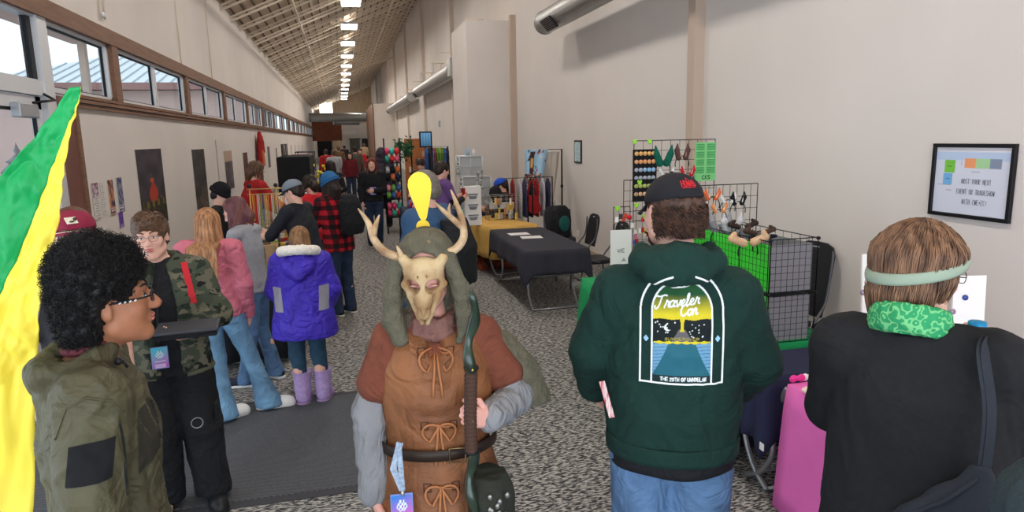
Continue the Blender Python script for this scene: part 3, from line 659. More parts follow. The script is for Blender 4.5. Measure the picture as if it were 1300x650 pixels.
def garment(J, name, m, parent, infl=.02, res=.012, low=None, sleeve='long', sr=(.068, .058, .045), st=None, amp=.007, freq=(11, 11, 6), seed=1, k=.03, p=2.1, neck=.072, extra=None, top=None, cuffs=True, fine=.35, post=None, bulk=1.0, neckz=.025):
    """jacket, shirt or dress: torso loft + sleeves, with folds"""
    s = J['s']; pe, ch, ne = J['pelvis'], J['chest'], J['neck']; low = pe[2]-.08 if low is None else low
    pts = np.array([J[q] for q in ('pelvis', 'neck', 'shR', 'shL', 'elR', 'elL', 'wrR', 'wrL')]); lo = pts.min(0)-.3; hi = pts.max(0)+.3; lo[2] = min(low, J['wrR'][2] if sleeve == 'long' else low, J['wrL'][2] if sleeve == 'long' else low)-.12; hi[2] = max(ne[2]+.2, J['wrR'][2]+.1, J['wrL'][2]+.1)
    F = Field(lo, hi, res); sh = (J['shR']+J['shL'])/2; b_ = bulk; i = infl
    if st is None:
        st = [(low, pe[0], pe[1], .175*s*b_+i, .125*s*b_+i), (pe[2]+.03*s, pe[0], pe[1], .165*s*b_+i, .118*s*b_+i), (pe[2]*.5+ch[2]*.5, (pe[0]+ch[0])/2, (pe[1]+ch[1])/2, .150*s*b_+i, .108*s*b_+i), (ch[2], ch[0], ch[1], .168*s*b_+i, .118*s*b_+i),
              (sh[2]-.02*s, sh[0], sh[1], .168*s+i, .092*s*b_+i), (sh[2]+.035*s, ne[0]*.5+sh[0]*.5, ne[1]*.5+sh[1]*.5, .105*s+i, .07*s+i), (ne[2]+neckz*s, ne[0], ne[1], neck*s, neck*s)]
    F.loft(st, k, p)
    for q in 'RL':
        a, e_, w = J['sh'+q], J['el'+q], J['wr'+q]
        F.cone(ne*.5+a*.5-V3(0, 0, .01)*s, a, (.05)*s+i, sr[0]*s*.93, .03)
        if sleeve == 'long': F.cone(a, e_, sr[0]*s, sr[1]*s, .03); F.cone(e_, w+(e_-w)*.04, sr[1]*s, sr[2]*s, .02)
        elif sleeve == 'short': F.cone(a, a+(e_-a)*.62, sr[0]*s, sr[1]*s*1.05, .03)
        elif sleeve == 'elbow': F.cone(a, a+(e_-a)*.98, sr[0]*s, sr[1]*s, .03)
    if extra: extra(F)
    return fmesh(name, F, m, parent, amp, freq, seed, True, fine, 1, post)
def pants(J, name, m, parent, res=.012, r=(.105, .078, .068), amp=.007, freq=(10, 10, 5), seed=3, cut=.03, top=.03, bulk=1.0, flare=None, hipr=(.172, .125), seat=0.0):
    s = J['s']; pe = J['pelvis']; pts = np.array([J[q] for q in ('pelvis', 'kneeR', 'kneeL', 'ankR', 'ankL')]); lo = pts.min(0)-.28; hi = pts.max(0)+.28; lo[2] = max(cut-.03, -.02); hi[2] = pe[2]+top+.05
    F = Field(lo, hi, res)
    F.loft([(pe[2]-.11*s, pe[0], pe[1]-seat, hipr[0]*s*.9*bulk, hipr[1]*s*.92*bulk), (pe[2]-.03*s, pe[0], pe[1]-seat, hipr[0]*s*bulk, hipr[1]*s*bulk), (pe[2]+top, pe[0], pe[1], hipr[0]*s*.93*bulk, hipr[1]*s*.9*bulk)], .03, 2.2)
    for q in 'RL':
        h_, kn, an = J['hip'+q], J['knee'+q], J['ank'+q]
        F.cone(h_-V3(0, 0, .03)*s, kn, r[0]*s, r[1]*s, .035)
        if flare:
            mid = kn*.45+an*.55; F.cone(kn, mid, r[1]*s, r[2]*s, .02); F.cone(mid, V3(an[0], an[1], cut+.005), r[2]*s, flare*s, .02)
        else: F.cone(kn, V3(an[0], an[1], max(cut, an[2]-.05) if an[2] < .3 else an[2]), r[1]*s, r[2]*s, .02)
    F.cut((0, 0, -1), -cut)
    return fmesh(name, F, m, parent, amp, freq, seed)
def shoe(an, yaw, parent, m, msole, s=1.0, name='shoe', res=.008, L=.27, high=.0):
    """shoe pointing along local +Y turned by yaw, sole on the floor"""
    d = V3(-math.sin(yaw), math.cos(yaw), 0); z0 = an[2]-.09*s; c = V3(an[0], an[1], z0); F = Field(c-V3(.25, .25, .02), c+V3(.25, .25, .25), res)
    F.chain([c-d*.045*s+V3(0, 0, .045*s), c+d*.05*s+V3(0, 0, .05*s), c+d*.13*s+V3(0, 0, .035*s), c+d*.165*s+V3(0, 0, .03*s)], [.038*s, .043*s, .044*s, .034*s], .02)
    F.cone(c-d*.02*s+V3(0, 0, .05*s), c-d*.01*s+V3(0, 0, (.10+high)*s), .038*s, .042*s, .02)
    F.cut((0, 0, -1), -(z0+.018*s)); F.cut((0, 0, 1), z0+(.115+high)*s)
    o = fmesh(name, F, m, parent)
    F = Field(c-V3(.25, .25, .02), c+V3(.25, .25, .12), res*.8)
    F.chain([c-d*.048*s, c+d*.05*s, c+d*.13*s, c+d*.17*s], [.043*s, .044*s, .049*s, .038*s], .02); F.cut((0, 0, -1), -(z0+.001)); F.cut((0, 0, 1), z0+.026*s)
    fmesh('sole', F, msole, o)
    return o
def scalp_cap(c, M, s, name, m, parent, res=.006, grow=.012, hair=(-.02, .03), amp=.006, freq=(40, 40, 14), extra=None, fringe=0.0, seed=2, hat=False):
    """short hair volume: cranium shell trimmed at the hairline and above the ears/nape"""
    P = lambda x, y, z: c+M@(V3(x, y, z)*s); F = Field(c-.2*s, c+.2*s, res)
    F.ell(P(0, -.018, .034), V3(.077+grow, .097+grow, .088+grow)*s, M, 0)
    F.ell(P(0, -.07, -.03), V3(.062+grow*.6, .045+grow, .06)*s, M, .03)
    n = M@V3(0, 1, -.55); n /= np.linalg.norm(n); 
    F.ell(P(0, .125, -.045), V3(.085, .082, .105)*s, M, .012, 'sub')
    for sx in (-1, 1): F.ell(P(sx*.095, .012, -.03), V3(.035, .032, .045)*s, M, .01, 'sub')
    F.cut(-(M@V3(0, 0, 1)), -float((M@V3(0, 0, 1))@P(0, 0, -.085)))
    if extra: extra(F, P)
    if hat: zz = M@V3(0, 0, 1); F.cut(zz, float(zz@P(0, 0, .05)))
    return fmesh(name, F, m, parent, amp, freq, seed, True, .5)
def long_hair(c, M, s, m, parent, L=.35, n=420, wave=.012, seed=0, gap=55, vol=.012, name='hair', back=.03, rad=.0022, base=True, fan=0.0, M2=None, front=True, m_seg=22, drop=None):
    """long hair: base volume plus strands running from the parting over the head and hanging down"""
    rg = np.random.default_rng(seed); out = []
    zl = float(c[2])
    for i in range(n):
        t = rg.random(); side = 1 if rg.random() < .5 else -1; y0 = .085-.15*t
        az = R(gap)+(PI-R(gap))*rg.random()**.9     # azimuth from the face direction
        if rg.random() < .15: az = R(gap)+rg.random()*.25
        gr = vol*(.3+.9*rg.random()); pts = []
        ex, ey, ez = (.080+gr), (.100+gr), (.090+gr); e = math.sin(az)*side; f = math.cos(az)
        target = V3(e*ex, -.018+f*ey, .0)
        st = V3(side*.004, min(.08, max(-.1, target[1]*.7+.02)), 0); 
        Lh = L*(.75+.3*rg.random()); ph = rg.random()*6.28; wv = wave*(.6+.8*rg.random())
        for j in range(m_seg):
            u = j/(m_seg-1)
            if u < .38:
                q = u/.38; a = q*PI/2; x = st[0]*(1-q)+target[0]*math.sin(a); y = st[1]*(1-q)+target[1]*q; 
                yy = (y+.018)/ey; xx = x/ex; r2 = xx*xx+yy*yy; z = .03+ez*math.sqrt(max(0, 1-min(r2, 1)))
                pts.append(c+M@(V3(x, y, z)*s))
            else:
                q = (u-.38)/.62; base_p = c+M@(V3(target[0], target[1], .03)*s)
                outw = c+M@(V3(target[0]*(1.0+.10*math.sin(q*2.2)), target[1]-back*q*(1 if f < .3 else .3), .03)*s)-base_p
                p = base_p+outw+V3(0, 0, -q*Lh)
                tang = M@V3(f, -e, 0); p = p+tang*wv*math.sin(q*9+ph)*q+ (M@V3(e, f, 0))*(wv*.6*math.sin(q*7+ph*2)*q+fan*q)
                if drop is not None: p = drop(p, q)
                pts.append(p)
        out.append(pts)
    P = np.array(out); rr = np.interp(np.linspace(0, 1, m_seg), [0, .3, .8, 1], [.8, 1.2, 1, .35])*rad*s*1.5
    o = strand_mesh(name, P, rr, m, parent, 4)
    if base:
        F = Field(c-V3(.25, .25, L+.15)*1.0, c+.25, .008); PP = lambda x, y, z: c+M@(V3(x, y, z)*s)
        F.ell(PP(0, -.02, .032), V3(.081, .100, .092)*s, M, 0)
        bk = [PP(0, -.045, 0), PP(0, -.06-back*.3, -.08)]; F.chain(bk, [.075*s, .062*s], .03)
        F.cone(bk[-1], bk[-1]+V3(0, 0, -L*.45)+(M@V3(0, -1, 0))*back*.5*s, .055*s, .035*s, .03)
        F.ell(PP(0, .12, -.05), V3(.082, .085, .115)*s, M, .012, 'sub')
        ob = fmesh('hair_base', F, m, o, .004, (60, 60, 10), 4, True, .5)
    return o
def baseball_cap(c, M, s, m, parent, brim_m=None, name='cap', tilt=0.0, back_open=False, brimdir=1, brim_drop=.01, panel=None, size=1.0):
    """dome with seams, button, curved brim; brimdir -1 turns it backwards"""
    P = lambda x, y, z: c+M@(V3(x, y, z)*s); k = MB()
    rx, ry, rz_ = .088*size, .108*size, .088*size
    def f(u, v):
        th = u*PI/2*1.02; a = v*2*PI; zz = rz_*math.cos(th); q = 1+.0*math.sin(3*a)
        return P(rx*math.sin(th)*math.cos(a)*q, -.012+ry*math.sin(th)*math.sin(a)*q, .036+zz)
    k.grid(f, 10, 36, .003); o = k.build(name, m, parent)
    sm = MB()
    for a in range(6):
        aa = a*PI/3+PI/6; sm.tube([P(1.01*rx*math.sin(t)*math.cos(aa), -.012+1.01*ry*math.sin(t)*math.sin(aa), .037+1.01*rz_*math.cos(t)) for t in np.linspace(0, 1.58, 9)], .0012*s, 4)
    sm.ell(P(0, -.012, .036+rz_+.003), (.008*s, .008*s, .005*s), 8, 5); sm.build('seam', m, o)
    b = MB(); d = brimdir
    def g(u, v):
        a = (v-.5)*2*1.12; r0 = 1.0; x = rx*math.sin(a); y0 = ry*math.cos(a); ext = .075*math.cos(a*.95)*u if abs(a) < 1.5 else 0
        return P(x*(1+.04*u), d*(y0+ext)-.012, .036-.004-brim_drop*u-(x/rx)**2*.022*u-.004*u)
    b.grid(g, 7, 18, .004); b.build('brim', brim_m or m, o)
    return o
def beanie(c, M, s, m, parent, name='knit_hat', h=.11, slouch=.0):
    s = s*1.13; c = c+M@V3(0, -.002, -.006)
    P = lambda x, y, z: c+M@(V3(x, y, z)*s); F = Field(c-.25*s, c+.27*s, .006)
    F.ell(P(0, -.02, .045), V3(.088, .108, h)*s, M, 0)
    if slouch: F.ell(P(0, -.05, .10), V3(.06, .07, .06)*s, M, .03)
    zc = float((M@V3(0, 0, 1))@P(0, 0, .012)); F.cut(-(M@V3(0, .12, 1)), -float((M@V3(0, .12, 1))@P(0, 0, .012))/np.linalg.norm(V3(0, .12, 1)))
    o = fmesh(name, F, m, parent, .003, (50, 50, 20), 3)
    k = MB(); pts = [P(.089*math.cos(a), -.02+.109*math.sin(a), .035-.12*(-.02+.109*math.sin(a))) for a in np.linspace(0, 2*PI, 33)[:-1]]
    for dz in (-.012, .008): k.tube([p+M@V3(0, 0, dz)*s for p in pts], .012*s, 8, closed=True)
    k.build('folded_cuff', m, o); return o
def glasses(c, M, s, m, parent, round_=False, w=.021, h=.014, lens=True, y=.108, z=.006, fr=1.0):
    P = lambda x, y_, z_: c+M@(V3(x, y_, z_)*s); k = MB()
    for sx in (-1, 1):
        pts = [P(sx*.031+w*math.copysign(abs(math.cos(a))**.75, math.cos(a)), y-.006*abs(math.cos(a))*(1 if math.cos(a)*sx > 0 else 0), z+h*math.copysign(abs(math.sin(a))**.75, math.sin(a))) for a in np.linspace(0, 2*PI, 21)[:-1]]
        k.tube(pts, .0013*s*fr, 5, closed=True)
        k.tube([P(sx*.052, y-.004, z+.004), P(sx*.073, y-.03, z+.005), P(sx*.080, .01, z+.004), P(sx*.081, -.008, z-.004)], .0016*s*fr, 5)
    k.tube([P(-.011, y, z+.003), P(0, y+.004, z+.006), P(.011, y, z+.003)], .0013*s, 5)
    return k.build('glasses', m, parent)
def badge(parent, o, u, v, m_bg, w=.085, h=.12, lan=None, lm=None, cols=((70, 190, 220), (190, 90, 190))):
    """event badge: gradient card in a clear sleeve, hung on a lanyard"""
    o, u, v = V3(*o), V3(*u), V3(*v); n = np.cross(u, v); k = MB(); k.prism([(-w/2, 0), (w/2, 0), (w/2, h), (-w/2, h)], o, u, v, .003); card = k.build('badge', m_bg, parent)
    def img(x, y):
        a, b_ = np.array(srgb(*cols[0])[:3]), np.array(srgb(*cols[1])[:3]); t = np.clip(1-y+.25*(x-.5), 0, 1)[..., None]; c = a*(1-t)+b_*t
        w_ = (np.abs(x-.5) < .33) & (np.abs(((y*14) % 1)-.5) < .2) & (y < .35); c[w_] = (.8, .85, .95); q = ((x-.5)**2+((y-.66)*1.3)**2) < .06; c[q & ((np.sin(x*40)*np.sin(y*37)) > 0)] = (.75, .95, .95)
        return c
    patch('badge_print', o-u*w*.46+v*h*.04+n*.0036, u*w*.92, v*h*.92, img, 22, 30, card)
    if lan: q = MB(); q.ribbon(lan, .015, n, .002); q.build('lanyard', lm or M_black, parent)
    return card
def patch(name, o, U, V_, img, nu, nv, parent=None, m=None, proj=None, alpha=None):
    """flat (or projected) printed patch; img(x,y in 0..1 arrays)->rgb linear"""
    x, y = np.meshgrid(np.linspace(0, 1, nu+1), np.linspace(0, 1, nv+1), indexing='ij'); C = img(x, y).reshape(-1, 3); P = np.array(o, float)+x[..., None]*np.array(U, float)+y[..., None]*np.array(V_, float); P = P.reshape(-1, 3)
    I = np.arange(nu)[:, None]*(nv+1)+np.arange(nv)[None, :]; F = np.stack([I, I+nv+1, I+nv+2, I+1], -1).reshape(-1, 4)
    if alpha is not None: A = alpha(x, y).reshape(-1); F = F[A[F].mean(1) > .5]
    if proj is not None:
        P, ok = proj(P); F = F[ok[F].all(1)]
    if np.cross(U, V_) @ np.ones(3) is None: pass
    return link_mesh(name, P, F, m or mat_vcol(), parent, True, col=np.concatenate([C, np.ones((len(C), 1))], 1))
def bvh_of(o):
    me = o.data; n = len(me.vertices); V = np.empty(n*3, np.float32); me.vertices.foreach_get('co', V); V = V.reshape(-1, 3); me_l = np.empty(len(me.loops), np.int32); me.loops.foreach_get('vertex_index', me_l)
    return BVHTree.FromPolygons(V.tolist(), me_l.reshape(-1, 4).tolist())
def projector(bvh, d, off=.003, far=.6):
    d = Vector(d).normalized()
    def f(P):
        Q = P.copy(); ok = np.ones(len(P), bool)
        for i, p in enumerate(P):
            h = bvh.ray_cast(Vector(p)-d*far, d)
            if h[0] is None: ok[i] = False
            else: Q[i] = np.array(h[0]-d*off)
        return Q, ok
    return f
# ============================================================ PEOPLE: the foreground
def tolocal(p, loc, rz):
    d = np.array(p, float)-np.array(loc, float); c_, s_ = math.cos(rz), math.sin(rz); return V3(c_*d[0]+s_*d[1], -s_*d[0]+c_*d[1], d[2])
M_olive = mat('olive_softshell', (76, 72, 52), .62, var=.10, vscale=4, bump=.10, bscale=240, wr=.7, wscale=7)
M_navyjean = mat('dark_jeans', (38, 52, 76), .85, var=.2, vscale=18, bump=.15, bscale=220)
M_jeans = mat('blue_jeans', (86, 116, 152), .85, var=.22, vscale=7, bump=.2, bscale=240, wr=.6)
M_ljeans = mat('light_blue_jeans', (104, 142, 172), .85, var=.2, vscale=7, bump=.2, bscale=240, wr=.5)
M_hairB = mat('black_hair', (20, 18, 19), .5, var=.3, vscale=60)
M_brownh = mat('brown_hair', (104, 74, 52), .5, rgb2=(68, 48, 34), vscale=60, spec=.4)
M_sole = mat('pale_rubber_sole', (214, 210, 202), .7); M_shoeb = mat('black_shoe', (24, 24, 27), .5)
def P_afro():
    loc = (-.70, 2.0, 0); rz = R(-74); t = person('person', 'man in profile with black afro, glasses and olive jacket beside the green and yellow flag', loc, rz)
    J = skel(1.785, head=(0, .055, 1.625), neck=(0, -.01, 1.475), shR=(.175, .0, 1.415), shL=(-.175, 0, 1.415), elR=(.245, -.03, 1.13), wrR=(.25, -.0, .86), elL=(-.25, -.03, 1.14), wrL=(-.25, -.0, .86)); s = J['s']
    M = rotm(R(4), 0, 0); hc = J['head']
    hb = dict(d=(-.05, .5, -.8), nrm=(-1, 0, 0), side=(0, .8, .3), curl=.5)
    body_mesh(J, mat('skin_deep_brown', (158, 104, 76), .5, sss=.05, var=.05, vscale=30), t, .0062, M, 1.05, {'R': hb}, jaw=1.12, nose=1.25)
    eyes(hc, M, s, t, M_iris, M_hairB)
    # afro
    F = Field(hc-.28, hc+.30, .006); P = lambda x, y, z: hc+M@(V3(x, y, z)*s)
    F.ell(P(0, -.020, .062), V3(.110, .102, .122)*s, M, 0); F.ell(P(0, -.058, -.03), V3(.092, .062, .085)*s, M, .04); F.ell(P(0, .035, .098), V3(.076, .056, .058)*s, M, .03)
    F.ell(P(0, .165, -.060), V3(.14, .135, .150)*s, M, .010, 'sub')
    for sx in (-1, 1): F.ell(P(sx*.120, .022, -.040), V3(.07, .055, .072)*s, M, .010, 'sub')
    V, Q = F.mesh(); hair = link_mesh('afro_hair', folds(V, Q, .010, (38, 38, 38), 3, True, .6), Q, M_hairB, t)
    N = vnormals(V, Q); rg = np.random.default_rng(2); hl = (V-hc)@M; okr = np.nonzero(~((hl[:, 1] > -.035) & (hl[:, 2] < .030)) & ~((hl[:, 1] > .06) & (hl[:, 2] < .055)))[0]; ii = rg.choice(okr, 5200); n = 9; out = np.zeros((len(ii), n, 3)); tt = np.linspace(0, 1, n)
    a0 = rg.random(len(ii))*6.28; r_ = .004+.003*rg.random(len(ii)); Lh = .010+.016*rg.random(len(ii))
    ux = np.cross(N[ii], V3(.3, .5, .8)); ux /= np.linalg.norm(ux, axis=1)[:, None]; uy = np.cross(N[ii], ux)
    for j, q in enumerate(tt): a = a0+q*8.5; out[:, j] = V[ii]+N[ii]*(Lh*q)[:, None]+ux*(np.cos(a)*r_*min(1, q*2))[:, None]+uy*(np.sin(a)*r_*min(1, q*2))[:, None]
    strand_mesh('curls', out, np.linspace(.0011, .0006, n), M_hairB, hair, 3)
    gl = glasses(hc, M, s, M_dark, t, w=.022, h=.0135, z=.004, fr=1.8)
    zb = MB()
    for k in range(4): zb.tube([P(.0795+.001*k, .068-.012*k, .0085), P(.0795+.001*k, .063-.012*k, .0055)], .0020*s, 4)
    zb.build('striped_temple', mat('white_stripe', (220, 220, 220), .4), gl)
    # beard shadow and earring are too faint to model; jacket
    def ex(F):
        ne = J['neck']; ring = []
        for a in np.linspace(0, 2*PI, 15)[:-1]:
            y = math.cos(a); ring.append(ne+V3(.092*math.sin(a), .075*y-.02, .012+.018*y)*s)
        for i in range(14): F.cone(ring[i], ring[(i+1) % 14], .024*s, None, .012)
        F.chain([ne+V3(.09, -.09, -.0)*s, ne+V3(0, -.09, -.02)*s, ne+V3(-.09, -.06, 0)*s], [.034, .038, .034], .03)
        F.ell(ne+V3(0, -.085, -.06)*s, V3(.10, .035, .07)*s, None, .03)
        F.ell(J['neck']+V3(0, .01, .09)*s, V3(.066, .064, .12)*s, None, .01, 'sub')
    j = garment(J, 'jacket', M_olive, t, .020, .0075, J['pelvis'][2]-.12, 'long', (.084, .074, .055), amp=.012, freq=(14, 14, 9), seed=5, extra=ex, bulk=1.06, neck=.08, neckz=.0)
    bv = bvh_of(j); blk = mat('black_fabric_patch', (18, 18, 20), .9)
    pr = projector(bv, (-1, .0, 0), .003)
    fy = lambda p: tolocal(p, loc, rz)
    a = fy(at(84, 608, Y=1.76)); b_ = fy(at(143, 600, Y=1.76)); c_ = fy(at(88, 560, Y=1.76)); 
    o = V3(0.0, a[1], a[2]); U = V3(0, b_[1]-a[1], b_[2]-a[2]); W = V3(0, c_[1]-a[1], c_[2]-a[2])
    patch('sleeve_patch', o, U, W, lambda x, y: np.zeros(x.shape+(3,))+.012, 16, 14, j, blk, pr)
    a = fy(at(178, 615, Y=1.80)); b_ = fy(at(208, 600, Y=1.80)); c_ = fy(at(176, 540, Y=1.80)); o = V3(0, a[1], a[2])
    patch('chest_patch', o, V3(0, b_[1]-a[1], b_[2]-a[2]), V3(0, c_[1]-a[1], c_[2]-a[2]), lambda x, y: np.zeros(x.shape+(3,))+.02, 12, 20, j, mat('dark_olive_panel', (44, 42, 34), .8), pr)
    # zip of the sleeve pocket and shoulder seam as thin cords lying on the cloth
    def cord(name, pts, r_, m_):
        P_ = []
        for a_, b2 in zip(pts[:-1], pts[1:]):
            for q in np.linspace(0, 1, 9)[:-1]: P_.append(np.array(a_)*(1-q)+np.array(b2)*q)
        P_ = np.array(P_+[np.array(pts[-1])]); Q_, ok = pr(P_); MB().tube(Q_[ok], r_, 5).build(name, m_, j)
    def pp(x, y, Y=1.76): q = fy(at(x, y, Y=Y)); return V3(0, q[1], q[2])
    cord('zip', [pp(152, 537), pp(158, 570), pp(160, 600), pp(162, 630)], .003, M_dark)
    cord('seam', [pp(70, 555), pp(84, 515), pp(110, 503), pp(140, 508), pp(158, 528)], .0022, M_olive)
    cord('front_zip', [pp(180, 460, 1.95), pp(190, 500, 1.95), pp(205, 560, 1.95), pp(232, 645, 1.95)], .003, M_dark)
    q = fy(at(150, 457, Y=1.93)); MB().ell(q+V3(.015, 0, 0), (.010, .010, .010), 10, 7).tube([q+V3(.012, .01, 0), q+V3(.012, .02, -.02)], .004, 6).build('cord_lock', M_dark, j)
    MB().tube([J['neck']+V3(.066*math.sin(a), .055*math.cos(a)+.008, .045+.01*math.cos(a))*s for a in np.linspace(0, 2*PI, 25)[:-1]], .011, 8, closed=True).build('shirt_collar', mat('maroon_shirt', (92, 38, 46), .8), t)
    pants(J, 'trousers', M_black, t, .016)
    for q in 'RL': shoe(J['ank'+q], 0, t, M_shoeb, M_sole, s, res=.012)
P_afro()
def camo_mat():
    m, nt, b, N, L = nodes_mat('camouflage', .85); tc = N('ShaderNodeTexCoord'); prev = None; base = srgb(70, 76, 62)
    for i, (sc, th, c) in enumerate(((9, .54, srgb(40, 48, 40)), (12, .57, srgb(104, 100, 84)), (10, .60, srgb(28, 30, 28)))):
        mp = N('ShaderNodeMapping'); mp.inputs['Location'].default_value = (i*3.1, i*1.7, i); mp.inputs['Scale'].default_value = (1, 1, 1.5); L(tc.outputs['Object'], mp.inputs[0])
        n = N('ShaderNodeTexNoise'); n.inputs['Scale'].default_value = sc; n.inputs['Detail'].default_value = 2; L(mp.outputs[0], n.inputs[0])
        r = N('ShaderNodeMath', operation='GREATER_THAN'); r.inputs[1].default_value = th; L(n.outputs[0], r.inputs[0]); mx = N('ShaderNodeMix', data_type='RGBA'); L(r.outputs[0], mx.inputs[0]); mx.inputs[7].default_value = c
        if prev is None: mx.inputs[6].default_value = base
        else: L(prev.outputs[2], mx.inputs[6])
        prev = mx
    L(prev.outputs[2], b.inputs['Base Color']); return m
M_camo = camo_mat()
def P_camo():
    loc = (-1.0, 4.0, 0); rz = PI+.20; t = person('person', 'person in camouflage jacket and round glasses holding a black flat case', loc, rz)
    J = skel(1.72, shL=(-.17, -.01, 1.40), shR=(.17, -.01, 1.40), elL=(-.27, .0, 1.14), wrL=(-.11, .24, 1.10), elR=(.24, -.05, 1.13), wrR=(.27, .06, .88), head=(.03, .03, 1.62), kneeL=(-.12, .02, .5), ankL=(-.15, 0, .09)); s = J['s']; M = rotm(R(-3), R(4), R(-8)); hc = J['head']
    hL = dict(d=(.75, .62, .1), nrm=(-.1, .1, 1), side=(-.3, .9, 0), curl=.35, thumb=.3)
    body_mesh(J, M_skinL, t, .0062, M, .97, {'L': hL}, jaw=.95); eyes(hc, M, s, t, mat('iris_blue', (92, 104, 116), .2), M_brownh)
    glasses(hc, M, s, mat('thin_wire', (130, 124, 120), .3, metal=.8), t, w=.023, h=.017)
    P = lambda x, y, z: hc+M@(V3(x, y, z)*s)
    def top(F, P): F.ell(P(0, .015, .090), V3(.074, .085, .044)*s, M, .03)
    h = scalp_cap(hc, M, s, 'short_hair', M_brownh, t, amp=.007, freq=(30, 30, 16), extra=top, grow=.014)
    rg = np.random.default_rng(4); n = 700; out = []
    for i in range(n):
        a = rg.random()*6.28; r_ = rg.random()**.5; r_ *= .9; b0 = P(.088*r_*math.cos(a), -.012+.108*r_*math.sin(a), .034+.10*math.sqrt(1-r_*r_)); d = M@V3(.35*r_*math.cos(a)-.05, .5*r_*math.sin(a)+.25, .75+.3*rg.random()); q = np.linspace(0, 1, 6); l = .018+.02*rg.random()
        out.append([b0+d*l*u+M@V3(-.15, .35, -.45)*l*u*u for u in q])
    strand_mesh('tufts', np.array(out), np.linspace(.0018, .0007, 6), M_brownh, h, 4)
    MB().ell(P(-.083, -.002, -.038), (.004, .004, .007), 8, 6).build('earring', M_dark, t); MB().ell(P(.083, -.002, -.038), (.004, .004, .007), 8, 6).build('earring', M_dark, t)
    garment(J, 'shirt', M_black, t, .010, .009, J['pelvis'][2]-.03, 'short', amp=.003, neck=.062)
    def ex(F):
        ne = J['neck']
        F.ell(ne+V3(0, .19, -.36), V3(.062, .20, .52), None, .02, 'sub'); F.ell(ne+V3(0, .01, .06), V3(.066, .07, .12), None, .01, 'sub')
        for sx in (-1, 1): F.chain([ne+V3(0, -.085, .03), ne+V3(sx*.082, -.02, .02), ne+V3(sx*.088, .06, -.07), ne+V3(sx*.075, .10, -.16)], [.026, .024, .022, .016], .012)
    st = None; s_ = s; pe, ch, ne = J['pelvis'], J['chest'], J['neck']
    j = garment(J, 'camouflage_jacket', M_camo, t, .030, .0085, pe[2]-.10, 'long', (.080, .072, .060), amp=.012, freq=(9, 9, 7), seed=8, extra=ex, bulk=1.05, neckz=.0)
    k = MB(); k.tube([V3(.185*math.cos(a), .125*math.sin(a), 0)*1.12+V3(pe[0], pe[1], pe[2]-.10) for a in np.linspace(.62*PI, 2.38*PI, 30)], .017, 8); k.build('ribbed_hem', mat('grey_green_rib', (96, 96, 78), .9), j)
    pr = projector(bvh_of(j), (0, -1, 0), .004); pts = np.array([(-.125, 0, z) for z in np.linspace(1.22, 1.44, 14)]); pts[:, 0] += np.linspace(-.02, .01, 14); Q, ok = pr(pts+V3(0, 0, 0))
    bp_ = empty('bag_strap_anchor') if False else None
    MB().ribbon(Q[ok], .032, (0, 1, .1), .006).build('red_backpack_strap', mat('red_strap', (196, 36, 48), .7), t)
    pk = MB(); pk.ell((0, -.24, 1.20), (.15, .09, .21), 18, 12); pk.build('backpack', M_black, t)
    pants(J, 'cargo_trousers', M_black, t, .010, (.118, .108, .098), .014, (8, 8, 5), 4, .05, .05, 1.1)
    for sx, q in ((1, 'R'), (-1, 'L')):
        kk = J['knee'+q]; pb = MB().box(kk+V3(sx*.085, .02, .06), (.03, .13, .16)).build('cargo_pocket', M_black, t, bevel=.012)
    kn = J['kneeL']; MB().tube([kn+V3(.02+.03*math.cos(a), .11, .05+.03*math.sin(a)) for a in np.linspace(0, 6.28, 17)[:-1]], .003, 5, closed=True).build('metal_ring', M_steel, t)
    for q in 'RL': shoe(J['ank'+q], R(8 if q == 'L' else -14), t, M_shoeb, M_shoeb, 1.08, 'boot', high=.06)
    card = badge(t, (.045, .185, .90), (-1, 0, 0), (0, 0, 1), mat('badge_card', (120, 140, 200), .4), .082, .12, [(.02, .08, 1.38), (.035, .15, 1.2), (.045, .178, 1.03)], cols=((70, 200, 220), (200, 90, 190)))
    w = loc; c0 = J['wrL']+V3(.10, .09, .055)
    q = V3(*[c0[0]*math.cos(rz)-c0[1]*math.sin(rz)+loc[0], c0[0]*math.sin(rz)+c0[1]*math.cos(rz)+loc[1], c0[2]])
    cs_ = empty('flat_case', q, rz-.1, 'flat black zipped case resting on the hand of the person in camouflage', 'case'); 
    MB().b2((-.245, -.10, -.022), (.045, .12, .0)).build('base', M_black, cs_, bevel=.01); MB().b2((-.25, -.105, .004), (.05, .125, .022)).build('lid', mat('charcoal_case', (58, 60, 66), .6), cs_, bevel=.01); MB().tube([(-.245, .125, .002), (.045, .125, .002)], .003, 5).build('zip', M_dark, cs_)
P_camo()
